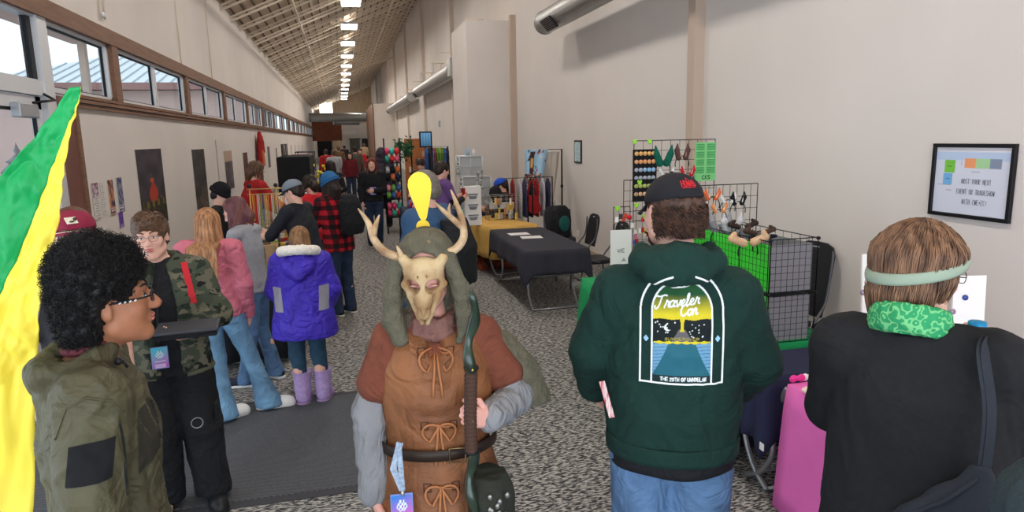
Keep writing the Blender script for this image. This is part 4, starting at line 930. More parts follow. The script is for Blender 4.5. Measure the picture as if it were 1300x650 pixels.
def P_maroon():
    loc = (-1.24, 3.5, 0); rz = PI+.9; t = person('person', 'person in maroon cap and glasses standing behind the man with the afro', loc, rz)
    J = skel(1.80, elL=(-.2, -.02, 1.13), wrL=(-.16, .05, .88)); s = J['s']; M = rotm(0, 0, -.6); hc = J['head']; body_mesh(J, M_skinL, t, .010, M, 1.0); eyes(hc, M, s, t, None, M_brownh)
    scalp_cap(hc, M, s, 'short_hair', M_brownh, t, grow=.008, res=.008)
    mm = mat('maroon_cap_cloth', (136, 34, 62), .8, bump=.1, bscale=200); c = baseball_cap(hc, M, s, mm, t, brim_drop=.0)
    P = lambda x, y, z: hc+M@(V3(x, y, z)*s); k = MB(); k.box(P(0, .0955, .078), (.05, .004, .034), M=Matrix.Rotation(R(35), 3, 'X')); e = k.build('badge_patch', mat('cream_patch', (226, 220, 200), .8), c, bevel=.001)
    k = MB(); k.ell(P(-.014, .099, .084), (.009, .003, .008), 10, 6).ell(P(-.002, .101, .072), (.012, .003, .006), 10, 6); k.build('patch_emblem', mat('dark_emblem', (70, 60, 50), .8), e)
    MB().tube([P(.075*math.cos(a), .062+.055*math.sin(a), .034-.01*abs(math.cos(a))) for a in np.linspace(.1, PI-.1, 15)], .0022, 5).build('brim_piping', mat('cream_patch', (226, 220, 200), .8), c)
    glasses(hc, M, s, M_steel, t, w=.024, h=.018)
    garment(J, 'shirt', mat('charcoal_shirt', (60, 60, 66), .85), t, .02, .012, sleeve='short'); pants(J, 'trousers', M_black, t, .016)
    for q in 'RL': shoe(J['ank'+q], 0, t, M_shoeb, M_sole, s, res=.012)
P_maroon()
# ---- person costumed in leather with an antlered skull mask
M_leather = mat('tan_leather', (146, 94, 58), .6, rgb2=(106, 64, 38), vscale=5, detail=6, bump=.22, bscale=90, spec=.35, wr=.6, wscale=6)
M_linen = mat('grey_linen', (134, 134, 137), .9, bump=.3, bscale=160, var=.05, vscale=10, wr=.9, wscale=8, stretch=(1, 1, .6))
M_rust = mat('rust_suede', (116, 64, 48), .92, bump=.2, bscale=120, var=.1, vscale=9, wr=.7, wscale=8)
M_hood = mat('olive_grey_gauze', (98, 94, 78), .95, bump=.6, bscale=150, var=.12, vscale=30, wr=.5, wscale=12)
M_bone = mat('bone', (196, 172, 132), .6, rgb2=(146, 110, 72), vscale=10, detail=6, bump=.25, bscale=50)
M_lace = mat('leather_lace', (168, 108, 68), .6)
def P_horned():
    loc = (.285, 2.38, 0); rz = PI-.10; t = person('person', 'costumed person in antlered skull mask, grey hood and laced leather tunic gripping a staff', loc, rz)
    fy = lambda x, y, Y: tolocal(at(x, y, Y=Y), loc, rz)
    J = skel(1.68, shR=(.17, -.01, 1.42), shL=(-.19, -.01, 1.42), elL=(-.355, .02, 1.20), wrL=(-.165, .20, 1.095), elR=(.285, -.05, 1.16), wrR=(.27, .03, .84), head=(.022, .045, 1.675)); s = J['s']; M = rotm(R(-16), 0, R(-6)); hc = J['head']
    J['shR'] = J['shR']*V3(.93, 1, 1); J['shL'] = J['shL']*V3(.9, 1, 1); J['elL'] = fy(655, 503, 2.33); J['wrL'] = fy(622, 532, 2.16); J['elR'] = fy(470, 520, 2.40); J['wrR'] = fy(474, 628, 2.34)
    grip = fy(597, 528, 2.12)
    dh = grip-J['wrL']; dh = dh/np.linalg.norm(dh)
    body_mesh(J, mat('skin_pink', (222, 164, 150), .5, sss=.08), t, .0052, M, 1.0, {'L': dict(d=dh+V3(.12, .1, 0), nrm=(.25, -.9, 0), side=(0, 0, 1), curl=(1.05, 1.08, 1.1, 1.15), thumb=1.1), 'R': dict(d=(-.3, .1, -.9), nrm=(-1, 0, 0), side=(0, 1, 0), curl=.3)}, face=False)
    MB().tube([grip+V3(-.0+.011*math.cos(a), .02+.011*math.sin(a)*.3, -.018+.011*math.sin(a)) for a in np.linspace(0, 6.28, 13)[:-1]], .0018, 5, closed=True).build('ring', mat('gold', (212, 170, 80), .3, metal=.9), t)
    P = lambda x, y, z: hc+M@(V3(x, y, z)*s)
    mpost = lambda V, F: hc+(((V-hc)@M)*V3(.86, .84, .80)+V3(0, .022, .008)*s)@M.T
    # eyes behind the mask
    for sx in (-1, 1): MB().ell(P(sx*.034, .090, .004), (.014, .012, .005), 10, 7).build('eyelid', mat('skin_pink', (222, 164, 150), .5), t); MB().ell(P(sx*.034, .0935, .002), (.007, .003, .0035), 8, 6).build('eye', M_eye, t); MB().ell(P(sx*.034, .097, .004), (.0035, .002, .0035), 8, 6).build('iris', M_iris, t)
    F = Field(J['neck']-.25, J['neck']+.25, .007); ne_ = J['neck']
    for dz, rr2 in ((-.02, .082), (.015, .072)):
        rg_ = [ne_+V3(rr2*math.sin(a), .012+rr2*.95*math.cos(a), dz+.02-.015*math.cos(a)) for a in np.linspace(0, 2*PI, 17)[:-1]]
        for i_ in range(16): F.cone(rg_[i_], rg_[(i_+1) % 16], .022, None, .012)
    fmesh('neck_cloth', F, mat('dusky_rose_cloth', (128, 90, 82), .9, wr=.6), t, .008, (20, 20, 24), 5)
    # skull mask
    F = Field(hc-V3(.2, .1, .3), hc+V3(.2, .3, .25), .0042)
    F.ell(P(0, .055, .055), V3(.083, .068, .062)*s, M, 0); F.ell(P(0, .085, .005), V3(.068, .055, .058)*s, M, .02)
    F.chain([P(0, .10, .03), P(0, .150, -.04), P(0, .165, -.10)], [.045*s, .032*s, .024*s], .02)
    for sx in (-1, 1):
        F.cone(P(sx*.062, .075, .028), P(sx*.078, .070, -.005), .018*s, .016*s, .012); F.cone(P(sx*.076, .07, -.005), P(sx*.05, .10, -.05), .015*s, .014*s, .012); F.cone(P(sx*.052, .10, -.045), P(sx*.022, .150, -.125), .017*s, .0105*s, .012)
        F.cone(P(sx*.02, .148, -.11), P(sx*.012, .158, -.150), .012*s, .009*s, .008); F.cone(P(sx*.058, .055, .075), P(sx*.080, .040, .105), .024*s, .022*s, .015)
    for sx in (-1, 1):
        F.ell(P(sx*.040, .118, .012), V3(.031, .045, .030)*s, M@rotm(0, 0, sx*.3), .006, 'sub'); F.cone(P(sx*.036, .14, .018), P(sx*.034, .05, .006), .027*s, .026*s, .005, 'sub')
        F.cone(P(sx*.012, .175, -.065), P(sx*.010, .182, -.115), .0055*s, .0075*s, .006, 'sub'); F.ell(P(sx*.018, .123, .062), V3(.0035, .012, .007)*s, M, .002, 'sub')
        F.cone(P(sx*.030, .165, -.06), P(sx*.062, .12, -.035), .0022*s, None, .003, 'sub')
    F.cone(P(0, .196, -.075), P(0, .190, -.150), .007*s, .011*s, .006, 'sub'); F.cone(P(0, .135, .09), P(0, .160, -.01), .0016*s, None, .003, 'sub')
    F.ell(hc+M@V3(0, .0, 0), V3(.080, .098, .10)*s, M, .004, 'sub')
    mk = fmesh('skull_mask', F, M_bone, t, .0022, (30, 30, 18), 3, True, .5, post=mpost)
    def antler(name, pts, rs):
        q = [fy(*p) for p in pts]; S_ = []; 
        n = len(q); 
        for i in range(n-1):
            p0, p1, p2, p3 = q[max(i-1, 0)], q[i], q[i+1], q[min(i+2, n-1)]
            for u in np.linspace(0, 1, 6)[:-1]: S_.append((.5*((2*p1)+(-p0+p2)*u+(2*p0-5*p1+4*p2-p3)*u*u+(-p0+3*p1-3*p2+p3)*u**3), rs[i]*(1-u)+rs[i+1]*u))
        S_.append((q[-1], rs[-1])); return [a for a, b_ in S_], [b_ for a, b_ in S_]
    Z = lambda a, b_, Y: (440+a/3.25, 220+b_/3.25, Y)
    for parts in ([[Z(245, 350, 2.31), Z(200, 342, 2.30), Z(150, 318, 2.29), Z(112, 270, 2.29), Z(90, 205, 2.31), Z(47, 145, 2.34)], [.0165, .015, .014, .013, .010, .002], [Z(112, 255, 2.29), Z(120, 215, 2.30), Z(135, 172, 2.33)], [.011, .009, .002], [Z(232, 355, 2.29), Z(222, 330, 2.28), Z(207, 300, 2.27)], [.012, .009, .003]],
                  [[Z(345, 352, 2.29), Z(405, 334, 2.29), Z(455, 308, 2.29), Z(483, 262, 2.28), Z(476, 190, 2.29), Z(452, 120, 2.31), Z(430, 68, 2.34)], [.0165, .015, .0145, .014, .012, .008, .002], [Z(480, 225, 2.29), Z(440, 190, 2.27), Z(400, 155, 2.27), Z(364, 120, 2.27)], [.012, .010, .008, .002], [Z(425, 178, 2.27), Z(422, 150, 2.30), Z(426, 126, 2.33)], [.008, .006, .002], [Z(362, 348, 2.29), Z(358, 318, 2.28), Z(336, 278, 2.27)], [.013, .010, .003]]):
        k = MB()
        for i in range(0, len(parts), 2): a, b_ = antler('', parts[i], parts[i+1]); k.tube(a, b_, 10)
        o = k.build('antler', mat('antler_bone', (198, 170, 134), .55, rgb2=(146, 112, 80), vscale=18, bump=.2, bscale=60), t)
    # hood: cloth dome with two hanging lappets and a cowl over the shoulders
    F = Field(hc-V3(.32, .35, .40), hc+V3(.32, .25, .25), .0065)
    F.ell(P(0, -.035, .048), V3(.108, .125, .115)*s, M, 0); F.ell(P(0, -.07, -.07), V3(.112, .10, .12)*s, M, .04)
    for sx in (-1, 1): F.chain([P(sx*.098, .02, .07), P(sx*.120, .045, -.04), P(sx*.122, .075, -.15), P(sx*.10, .10, -.205)], [.022, .030, .034, .030], .03)
    F.loft([(J['neck'][2]-.11, 0, -.035, .20, .12), (J['neck'][2]-.03, 0, -.04, .15, .11), (J['neck'][2]+.05, 0, -.03, .11, .10)], .04)
    F.ell(P(0, .10, -.03), V3(.092, .155, .155)*s, M, .012, 'sub'); F.ell(J['neck']+V3(0, .10, .02), V3(.085, .09, .12), None, .02, 'sub')
    fmesh('hood', F, M_hood, t, .008, (12, 12, 8), 4)
    # cape behind
    ne = J['neck']; shz = (J['shR'][2]+J['shL'][2])/2; F = Field((-.48, -.30, .95), (.42, .12, 1.6), .008)
    F.loft([(1.08, -.105, -.05, .335, .12), (1.22, -.075, -.045, .315, .125), (shz-.02, -.02, -.035, .272, .118), (shz+.05, -.005, -.03, .175, .10), (ne[2]+.03, 0, -.02, .10, .09)], .02, 2.2)
    F.cut((0, 1, 0), .030); F.cut((.5, 0, -1), -1.06)
    fmesh('cape', F, M_hood, t, .012, (9, 9, 4), 7, True, .3)
    # sleeves: linen shirt below short rust sleeves
    def ln(F):
        for q in 'RL': w = J['wr'+q]; e = J['el'+q]; d = (w-e)/np.linalg.norm(w-e); F.cone(e, w-d*.01, .054*s, .046*s, .03)
    garment(J, 'linen_shirt', M_linen, t, .012, .0068, J['pelvis'][2], 'long', (.062, .056, .046), amp=.012, freq=(10, 10, 7), seed=12, extra=ln, neckz=-.02)
    def rs(F): pass
    garment(J, 'rust_undertunic', M_rust, t, .027, .0072, J['pelvis'][2]-.0, 'elbow' if False else 'short', (.074, .076, .05), amp=.008, seed=2, freq=(9, 9, 6), neckz=-.02)
    # leather jerkin: sleeveless, open V neck, belted, flared skirt
    pe, ch = J['pelvis'], J['chest']; sh = (J['shR']+J['shL'])/2
    F = Field((-.36, -.30, .42), (.36, .34, 1.50), .0065)
    F.loft([(.44, 0, 0, .30, .24), (.70, 0, 0, .255, .205), (pe[2]+.02, 0, 0, .200, .160), (pe[2]+.09, 0, 0, .185, .150), (ch[2]-.05, 0, .005, .205, .158), (ch[2]+.05, 0, .005, .200, .150), (sh[2]-.02, 0, 0, .175, .125), (sh[2]+.035, 0, -.01, .125, .09), (J['neck'][2]-.01, 0, -.02, .075, .07)], .02, 2.2)
    for q, sx in (('R', 1), ('L', -1)): F.cone(J['neck']*.45+J['sh'+q]*.55+V3(0, 0, 0), J['sh'+q]+V3(-sx*.035, 0, .012), .062, .066, .03); F.cone(J['sh'+q]+V3(sx*.03, .0, -.05), J['sh'+q]+V3(sx*.05, 0, -.16), .05, .07, .02, 'sub') if False else None
    F.ell((0, .17, J['neck'][2]-.015), (.050, .11, .085), None, .01, 'sub'); F.ell(J['neck']+V3(0, .02, .07), (.068, .08, .11), None, .01, 'sub')
    F.cone((0, .20, J['neck'][2]-.09), (0, .185, .45), .0035, .006, .004, 'sub')
    jk = fmesh('leather_jerkin', F, M_leather, t, .008, (7, 7, 4), 9, True, .3)
    pr = projector(bvh_of(jk), (0, -1, 0), .006)
    k = MB()   # lapels
    for sx in (-1, 1):
        pl = np.array([(sx*.055, 0, J['neck'][2]+.0), (sx*.020, 0, J['neck'][2]-.10), (sx*.088, 0, J['neck'][2]-.055), (sx*.095, 0, J['neck'][2]-.005)]); Q, ok = pr(pl); Q = Q+V3(0, .004, 0)
        k._add(list(Q)+[q+V3(0, .005, 0) for q in Q], [(0,1,2,3),(7,6,5,4),(0,1,5,4),(1,2,6,5),(2,3,7,6),(3,0,4,7)], False)
    k.build('lapel', M_leather, jk)
    def lace(z, wide, name='lace_bow'):
        k = MB(); rg = np.random.default_rng(int(z*1000))
        Q, ok = pr(np.array([(x, 0, z+.006*math.sin(x*60)) for x in np.linspace(-wide, wide, 13)])); k.tube(Q, .0028, 6)
        def L_(pts): Q, ok = pr(np.array([(a, 0, z+b_) for a, b_ in pts])); Q = Q[ok]+V3(0, .004, 0); k.tube(Q, .0045, 6)
        for sx in (-1, 1):
            L_([(sx*(.001+.038*math.sin(a)+.016*(1-math.cos(a))), .022*math.sin(a)*1.0-.030*(1-math.cos(a))) for a in np.linspace(0, PI, 9)]+[(sx*.002, -.004)])
            L_([(sx*(.004+.012*q), -.15*q-.01*math.sin(q*6)) for q in np.linspace(0, 1, 7)])
        L_([(-.006, 0), (.006, .004)])
        return k.build(name, M_lace, jk)
    zz = lambda y: fy(540, y, 2.2)[2]
    for y, w in ((455, .055), (545, .045), (622, .04)): lace(zz(y), w)
    for sx in (-1, 1):
        for y in (455, 545, 622):
            stt = MB(); Q, ok = pr(np.array([(sx*(.05+.012*a), 0, zz(y)+.014*b_) for a, b_ in ((-1, -1), (1, -1), (1, 1), (-1, 1))])); stt.tube(Q, .0016, 4, closed=True).build('stitched_square', M_dark, jk)
    zb = fy(560, 580, 2.2)[2]; bt = MB(); bt.tube([V3(.205*math.cos(a), .168*math.sin(a), zb) for a in np.linspace(0, 2*PI, 49)[:-1]], .010, 6, closed=True)
    ring = [V3(.2135*math.cos(a), .173*math.sin(a), 0) for a in np.linspace(0, 2*PI, 57)]; bt = MB(); bt.grid(lambda u, v: ring[int(round(u*56))]+V3(0, 0, zb-.02+.04*v), 56, 1, .005); be = bt.build('belt', mat('dark_belt_leather', (46, 34, 28), .5), t)
    MB().tube([(-.06+.028*a, .178, zb+.026*b_) for a, b_ in ((-1, -1), (1, -1), (1, 1), (-1, 1))], .004, 6, closed=True).build('buckle', mat('dull_brass', (120, 100, 66), .35, metal=.8), be)
    # pouch of dark cloth on the wearer's left hip and trinkets
    F = Field((-.34, .0, .40), (-.02, .30, .92), .007); F.chain([(-.15, .165, zb-.03), (-.17, .20, zb-.14), (-.17, .205, zb-.26)], [.055, .075, .085], .03); pc = fmesh('hip_pouch', F, mat('dark_green_suede', (44, 46, 38), .9, bump=.2, bscale=80), t, .008, (12, 12, 6), 6)
    k = MB(); rg = np.random.default_rng(9)
    for i in range(16): k.ell((-.175+.035*rg.normal()*.6, .288, zb-.10-.10*rg.random()), (.009, .006, .011), 8, 5)
    tk = k.build('bead_trinkets', mat('silver_trinket', (150, 146, 142), .3, metal=.7), pc)
    # lanyard and event badge on the other hip
    c0 = fy(511, 648, 2.2); 
    badge(t, c0+V3(0, .02, -.05), (-1, 0, .03), (0, 0, 1), mat('badge_card', (120, 140, 200), .4), .076, .125, cols=((60, 120, 200), (220, 90, 170)))
    k = MB(); a, b_, c_ = fy(508, 560, 2.19), fy(503, 595, 2.17), fy(511, 622, 2.17); k.ribbon([a+V3(0, .01, 0), b_+V3(.01, .0, 0), c_], .022, (0, 1, .1), .003); k.ribbon([a+V3(.005, .014, 0), b_+V3(-.016, .008, 0), c_+V3(0, .002, 0)], .018, (.3, 1, .1), .003)
    k.build('lanyard', mat('grey_blue_lanyard', (150, 166, 186), .8, var=.25, vscale=90), t)
    MB().tube([c_, c_+V3(0, .004, -.02)], .006, 8).build('clip', M_steel, t)
    pants(J, 'trousers', M_rust, t, .014)
    for q in 'RL': shoe(J['ank'+q], 0, t, mat('brown_boot', (70, 48, 34), .6), M_shoeb, s, 'boot', res=.012, high=.08)
    # exclamation sign on a stick over the hood (a thing held by the hood)
    y0 = 2.44; q = at(538, 303, Y=y0); e = empty('exclamation_sign', q, 0, 'flat yellow exclamation mark standing on the hood of the costumed person', 'sign')
    L_ = lambda x, y: V3(*(at(x, y, Y=y0)-q)); pl = []
    top, bot = L_(530.5, 218), L_(537.5, 279); ax_ = bot-top; Ln = np.linalg.norm(ax_); d = ax_/Ln; sd = V3(-d[2], 0, d[0])
    W = np.linalg.norm(L_(546, 240)-L_(516, 240))/2
    prof = [(0, 0), (.02, .35), (.07, .66), (.15, .9), (.26, 1), (.4, .93), (.55, .78), (.7, .6), (.85, .42), (.95, .30), (1, .18)]
    for u, w in prof: p = top+d*Ln*u+sd*W*w; pl.append((p[0], p[2]))
    for u, w in prof[::-1]: p = top+d*Ln*u-sd*W*w; pl.append((p[0], p[2]))
    ym = mat('yellow_foam_board', (250, 212, 60), .6)
    MB().prism(pl, (0, 0, 0), (1, 0, 0), (0, 0, 1), .008).build('stroke', ym, e)
    cc = L_(537, 287.5); rr = .0245; MB().prism([(cc[0]+rr*math.cos(a), cc[2]+rr*math.sin(a)) for a in np.linspace(0, 2*PI, 29)[:-1]], (0, 0, 0), (1, 0, 0), (0, 0, 1), .008).build('dot', ym, e)
    MB().tube([(0, .01, -.03), tuple(cc+V3(0, .01, .01)), tuple(top*.3+bot*.7+V3(0, .01, 0))], .0035, 6).build('stick', M_alu, e)
    # staff: twisted green wood with a leather wrapped grip
    pts = [(599, 366), (600, 372), (598, 400), (600, 430), (598.5, 462), (597, 520), (597, 580), (597, 640)]
    b0 = at(597, 530, Y=2.115); base = V3(b0[0]+.0, b0[1]-.0, 0); stf = empty('twisted_staff', base, 0, 'twisted dark green wooden staff with brown wrapped grip held by the costumed person', 'staff')
    top = V3(*at(599.5, 368, Y=2.10))-base; H = top[2]; tilt = top[0:2]/1.0
    k = MB(); zs = np.linspace(0, H, 150); zt = b0[2]
    def cx(z): u = max(0, (z-zt))/(H-zt); return V3(tilt[0]*u, tilt[1]*u, z)
    P_ = [cx(z)+V3(.0115*math.sin(z*26), .0115*math.cos(z*26), 0)*(1 if z > zt+.17 or z < zt-.12 else 0) for z in zs]
    rr = [.0165+.0035*math.sin(z*52) if (z > zt+.17 or z < zt-.12) else .017 for z in zs]
    for i in range(6): rr[-1-i] *= [.25, .6, .8, .9, .97, 1][i]
    k.tube(P_, rr, 12); so = k.build('shaft', mat('dark_green_lacquer', (46, 62, 48), .3, rgb2=(30, 40, 32), vscale=12, coat=.5), stf)
    k = MB(); k.tube([cx(z)+V3(.001*math.sin(z*900), 0, 0) for z in np.linspace(zt-.12, zt+.17, 80)], [.0215+.0012*math.sin(i*1.57) for i in range(80)], 14); k.build('wrapped_grip', mat('brown_wrap', (70, 48, 38), .8, bump=.3, bscale=120), stf)
    for z in (zt+.172, zt-.125): MB().tube([cx(z), cx(z+.008)], .025, 14).build('black_band', M_dark, stf)
    MB().ell(cx(zt+.176)+V3(0, -.026, 0), (.005, .004, .005), 10, 6).build('brass_stud', mat('gold', (212, 170, 80), .3, metal=.9), stf)
P_horned()
# ---- strokes for the hand-lettered print
def seg_d(x, y, a, b):
    ax_, ay = a; bx, by = b; dx, dy = bx-ax_, by-ay; t = np.clip(((x-ax_)*dx+(y-ay)*dy)/(dx*dx+dy*dy+1e-12), 0, 1); return np.hypot(x-ax_-t*dx, y-ay-t*dy)
def poly_d(x, y, pts):
    d = np.full(x.shape, 9.0)
    for a, b in zip(pts[:-1], pts[1:]): d = np.minimum(d, seg_d(x, y, a, b))
    return d
def spl(pts, n=6):
    out = []; m = len(pts); P = [np.array(p, float) for p in pts]
    for i in range(m-1):
        p0, p1, p2, p3 = P[max(i-1, 0)], P[i], P[i+1], P[min(i+2, m-1)]
        for u in np.linspace(0, 1, n+1)[:-1]: out.append(tuple(.5*((2*p1)+(-p0+p2)*u+(2*p0-5*p1+4*p2-p3)*u*u+(-p0+3*p1-3*p2+p3)*u**3)))
    out.append(tuple(P[-1])); return out
# script glyphs: unit = x-height 1; (advance, strokes)
GL = {'T': (1.55, [[(-.25, 1.45), (0, 1.9), (.6, 1.75), (1.3, 1.9), (1.7, 1.8)], [(.95, 1.8), (.8, 1.0), (.6, .3), (.3, 0), (.0, .15), (.05, .45)]]),
 'r': (.75, [[(0, .05), (.2, .6), (.3, 1.05), (.45, .85), (.7, .85), (.6, .4), (.7, .05), (.85, .1)]]),
 'a': (.95, [[(.75, .8), (.5, 1.0), (.15, .75), (.1, .25), (.35, 0), (.65, .3), (.8, .95), (.72, .3), (.85, .02), (1.0, .12)]]),
 'v': (.85, [[(0, .75), (.15, .95), (.25, .5), (.35, .02), (.6, .4), (.75, .95), (.9, .8)]]),
 'e': (.8, [[(0, .25), (.35, .45), (.6, .75), (.4, 1.0), (.15, .7), (.15, .25), (.4, 0), (.65, .1), (.85, .25)]]),
 'l': (.60, [[(.0, .2), (.3, .8), (.42, 1.5), (.30, 1.8), (.17, 1.5), (.17, .5), (.28, .03), (.55, .12)]]),
 'C': (1.25, [[(1.05, 1.5), (.9, 1.85), (.4, 1.7), (.1, 1.1), (.15, .4), (.55, 0), (1.0, .25), (1.2, .4)]]),
 'o': (.9, [[(.5, 1.0), (.15, .8), (.1, .3), (.4, 0), (.75, .3), (.75, .75), (.5, 1.0), (.65, .85), (.95, .9)]]),
 'n': (1.0, [[(0, .95), (.12, .6), (.1, .0), (.25, .6), (.5, 1.0), (.72, .8), (.68, .3), (.8, .02), (1.0, .15)]])}
def script(word, x0, y0, sz, slope=0.0, slant=.18):
    out = []; cx = 0
    for ch in word:
        adv, st = GL[ch]
        for s_ in st: out.append(spl([(x0+(cx+px+slant*py)*sz, y0+py*sz+slope*(cx+px)*sz) for px, py in s_]))
        cx += adv
    return out
# block glyphs on a 3x5 grid of strokes
BG = {'A': [[(0, 0), (.5, 1), (1, 0)], [(.25, .4), (.75, .4)]], 'B': [[(0, 0), (0, 1), (.8, .9), (.8, .6), (0, .52), (1, .4), (1, .1), (0, 0)]], 'C': [[(1, .9), (.5, 1), (0, .7), (0, .3), (.5, 0), (1, .1)]], 'D': [[(0, 0), (0, 1), (.7, .9), (1, .5), (.7, .1), (0, 0)]], 'E': [[(1, 1), (0, 1), (0, 0), (1, 0)], [(0, .5), (.8, .5)]], 'F': [[(1, 1), (0, 1), (0, 0)], [(0, .5), (.8, .5)]],
 'G': [[(1, .9), (.5, 1), (0, .7), (0, .3), (.5, 0), (1, .2), (1, .5), (.6, .5)]], 'H': [[(0, 0), (0, 1)], [(1, 0), (1, 1)], [(0, .5), (1, .5)]], 'I': [[(.5, 0), (.5, 1)]], 'L': [[(0, 1), (0, 0), (1, 0)]], 'M': [[(0, 0), (0, 1), (.5, .4), (1, 1), (1, 0)]], 'N': [[(0, 0), (0, 1), (1, 0), (1, 1)]], 'O': [[(.5, 1), (0, .7), (0, .3), (.5, 0), (1, .3), (1, .7), (.5, 1)]], 'R': [[(0, 0), (0, 1), (1, .9), (1, .6), (0, .5), (1, 0)]], 'S': [[(1, .9), (.4, 1), (0, .75), (.5, .5), (1, .25), (.5, 0), (0, .1)]],
 'T': [[(0, 1), (1, 1)], [(.5, 1), (.5, 0)]], 'U': [[(0, 1), (0, .2), (.5, 0), (1, .2), (1, 1)]], 'V': [[(0, 1), (.5, 0), (1, 1)]], 'W': [[(0, 1), (.25, 0), (.5, .7), (.75, 0), (1, 1)]], 'Y': [[(0, 1), (.5, .5), (1, 1)], [(.5, .5), (.5, 0)]], 'P': [[(0, 0), (0, 1), (1, .9), (1, .6), (0, .5)]], 'K': [[(0, 0), (0, 1)], [(1, 1), (0, .45), (1, 0)]], 'X': [[(0, 0), (1, 1)], [(0, 1), (1, 0)]], 'Z': [[(0, 1), (1, 1), (0, 0), (1, 0)]], '2': [[(0, .8), (.5, 1), (1, .75), (0, 0), (1, 0)]], '0': [[(.5, 1), (0, .7), (0, .3), (.5, 0), (1, .3), (1, .7), (.5, 1)]], '+': [[(.2, .5), (.8, .5)], [(.5, .25), (.5, .75)]], '!': [[(.5, 1), (.5, .3)], [(.5, .08), (.5, 0)]], ' ': []}
def block(word, x0, y0, w, h, gap=.45):
    out = []; n = len(word); cw = w/(n+(n-1)*gap)
    for i, ch in enumerate(word):
        for s_ in BG.get(ch, []): out.append([(x0+(i*(1+gap)+px)*cw, y0+py*h) for px, py in s_])
    return out
def strokes_d(x, y, S_):
    d = np.full(x.shape, 9.0)
    for s_ in S_:
        xs = [p[0] for p in s_]; ys = [p[1] for p in s_]; m = (x > min(xs)-.03) & (x < max(xs)+.03) & (y > min(ys)-.03) & (y < max(ys)+.03)
        if m.any(): d[m] = np.minimum(d[m], poly_d(x[m], y[m], s_))
    return d
M_green = mat('bottle_green_fleece', (17, 48, 42), .9, var=.08, vscale=6, bump=.12, bscale=260, wr=.6, wscale=6)
def P_green():
    loc = (1.13, 2.17, 0); rz = R(-24); t = person('person', 'broad man seen from behind in bottle green hoodie with arched print and black cap', loc, rz)
    J = skel(1.91, shR=(.18, -.01, 1.385), shL=(-.18, -.01, 1.385), elR=(.272, .02, 1.15), elL=(-.272, .02, 1.17), wrR=(.24, .20, .99), wrL=(-.27, .16, .98), head=(-.01, .02, 1.655), ankR=(.13, -.03, .09), ankL=(-.13, -.03, .09)); s = J['s']; M = rotm(R(-4), 0, R(30)); hc = J['head']
    hh = lambda q: dict(d=(-.3*q, .6, -.6), nrm=(-q, 0, -.3), side=(0, .6, .6), curl=.6)
    body_mesh(J, M_skinL, t, .008, M, 1.25, {'R': hh(1), 'L': hh(-1)}, jaw=1.15); eyes(hc, M, s, t, None, M_brownh)
    P = lambda x, y, z: hc+M@(V3(x, y, z)*s)
    hm = mat('curly_brown_hair', (84, 56, 42), .5, rgb2=(46, 30, 24), vscale=50)
    h = scalp_cap(hc, M, s, 'curly_hair', hm, t, amp=.005, freq=(45, 45, 45), grow=.007, extra=lambda F, P: [F.cut(M@V3(0, 0, 1), float((M@V3(0, 0, 1))@P(0, 0, .045)))]+[F.ell(P(sx*.1, .004, -.015), V3(.05, .036, .055), M, .006, 'sub') for sx in (-1, 1)])
    rg = np.random.default_rng(8); n = 1500; out = []
    for i in range(n):
        a = R(150)*(rg.random()*2-1); az = a+PI; x = math.sin(az); y = math.cos(az)
        if y > -.04: continue
        z = .025-.085*rg.random(); r_ = (1.0 if z > -.03 else .86); b0 = V3(.083*x*r_, -.02+.106*y*r_, z); q = np.linspace(0, 1, 10); ph = rg.random()*6.28; rr = .006+.004*rg.random(); l = .018+.014*rg.random()
        out.append([hc+M@((b0+V3(x*.006*u+rr*math.cos(ph+u*9)*.8, y*.006*u+rr*math.sin(ph+u*9)*.8, -l*u+.004*math.sin(u*9+ph)))*s) for u in q])
    strand_mesh('curls', np.array(out), np.linspace(.0019, .0009, 10), hm, h, 4)
    # beard shell
    F = Field(hc-.2, hc+.2, .006)
    for sx in (-1, 1): F.cone(P(sx*.052, .0, -.055), P(sx*.02, .075, -.095), .027*s, .024*s, .02)
    fmesh('beard', F, hm, t, .003, (60, 60, 60), 2)
    cm = mat('black_cap_cloth', (30, 29, 34), .85, bump=.12, bscale=240); cp = baseball_cap(hc, M@rotm(R(-6), 0, 0), s*.98, cm, t, brim_drop=.012)
    bv = None
    # red lettering embroidered on the left rear of the cap
    k = MB(); rr_ = mat('red_embroidery', (190, 30, 40), .7); px = []
    vd = V3(*(np.array([math.cos(rz)*a+math.sin(rz)*b for a, b in [(loc[0]*0, 0)]]+[0, 0]))) if False else None
    cen = V3(*tolocal(at(884, 237, Y=2.2), loc, rz)); Mc = M@rotm(R(-6), 0, 0); Ms = hc
    def on_cap(a, z): th = math.asin(min(.99, max(0, (1-(z/.088)**2)))**.5); e = V3(.0895*math.sqrt(max(0, 1-(z/.088)**2))*math.sin(a), -.012-.1095*math.sqrt(max(0, 1-(z/.088)**2))*math.cos(a), .036+z); return hc+Mc@(e*s*.985)
    for st in block('HDWHB', 0, 0, 1, 1, .22):
        pts = []
        for (x0, y0), (x1, y1) in zip(st[:-1], st[1:]):
            for q in (0, .5, 1): u, v = x0+(x1-x0)*q, y0+(y1-y0)*q; pts.append(on_cap(R(-20+34*u), .034+.020*v))
        k.tube(pts, .0026, 5)
    k.tube([on_cap(R(a), .0305) for a in range(-20, 15, 4)], .002, 4); k.tube([on_cap(R(-4), .058), on_cap(R(-3), .063), on_cap(R(0), .058)], .0025, 5)
    k.build('red_embroidery', rr_, cp)
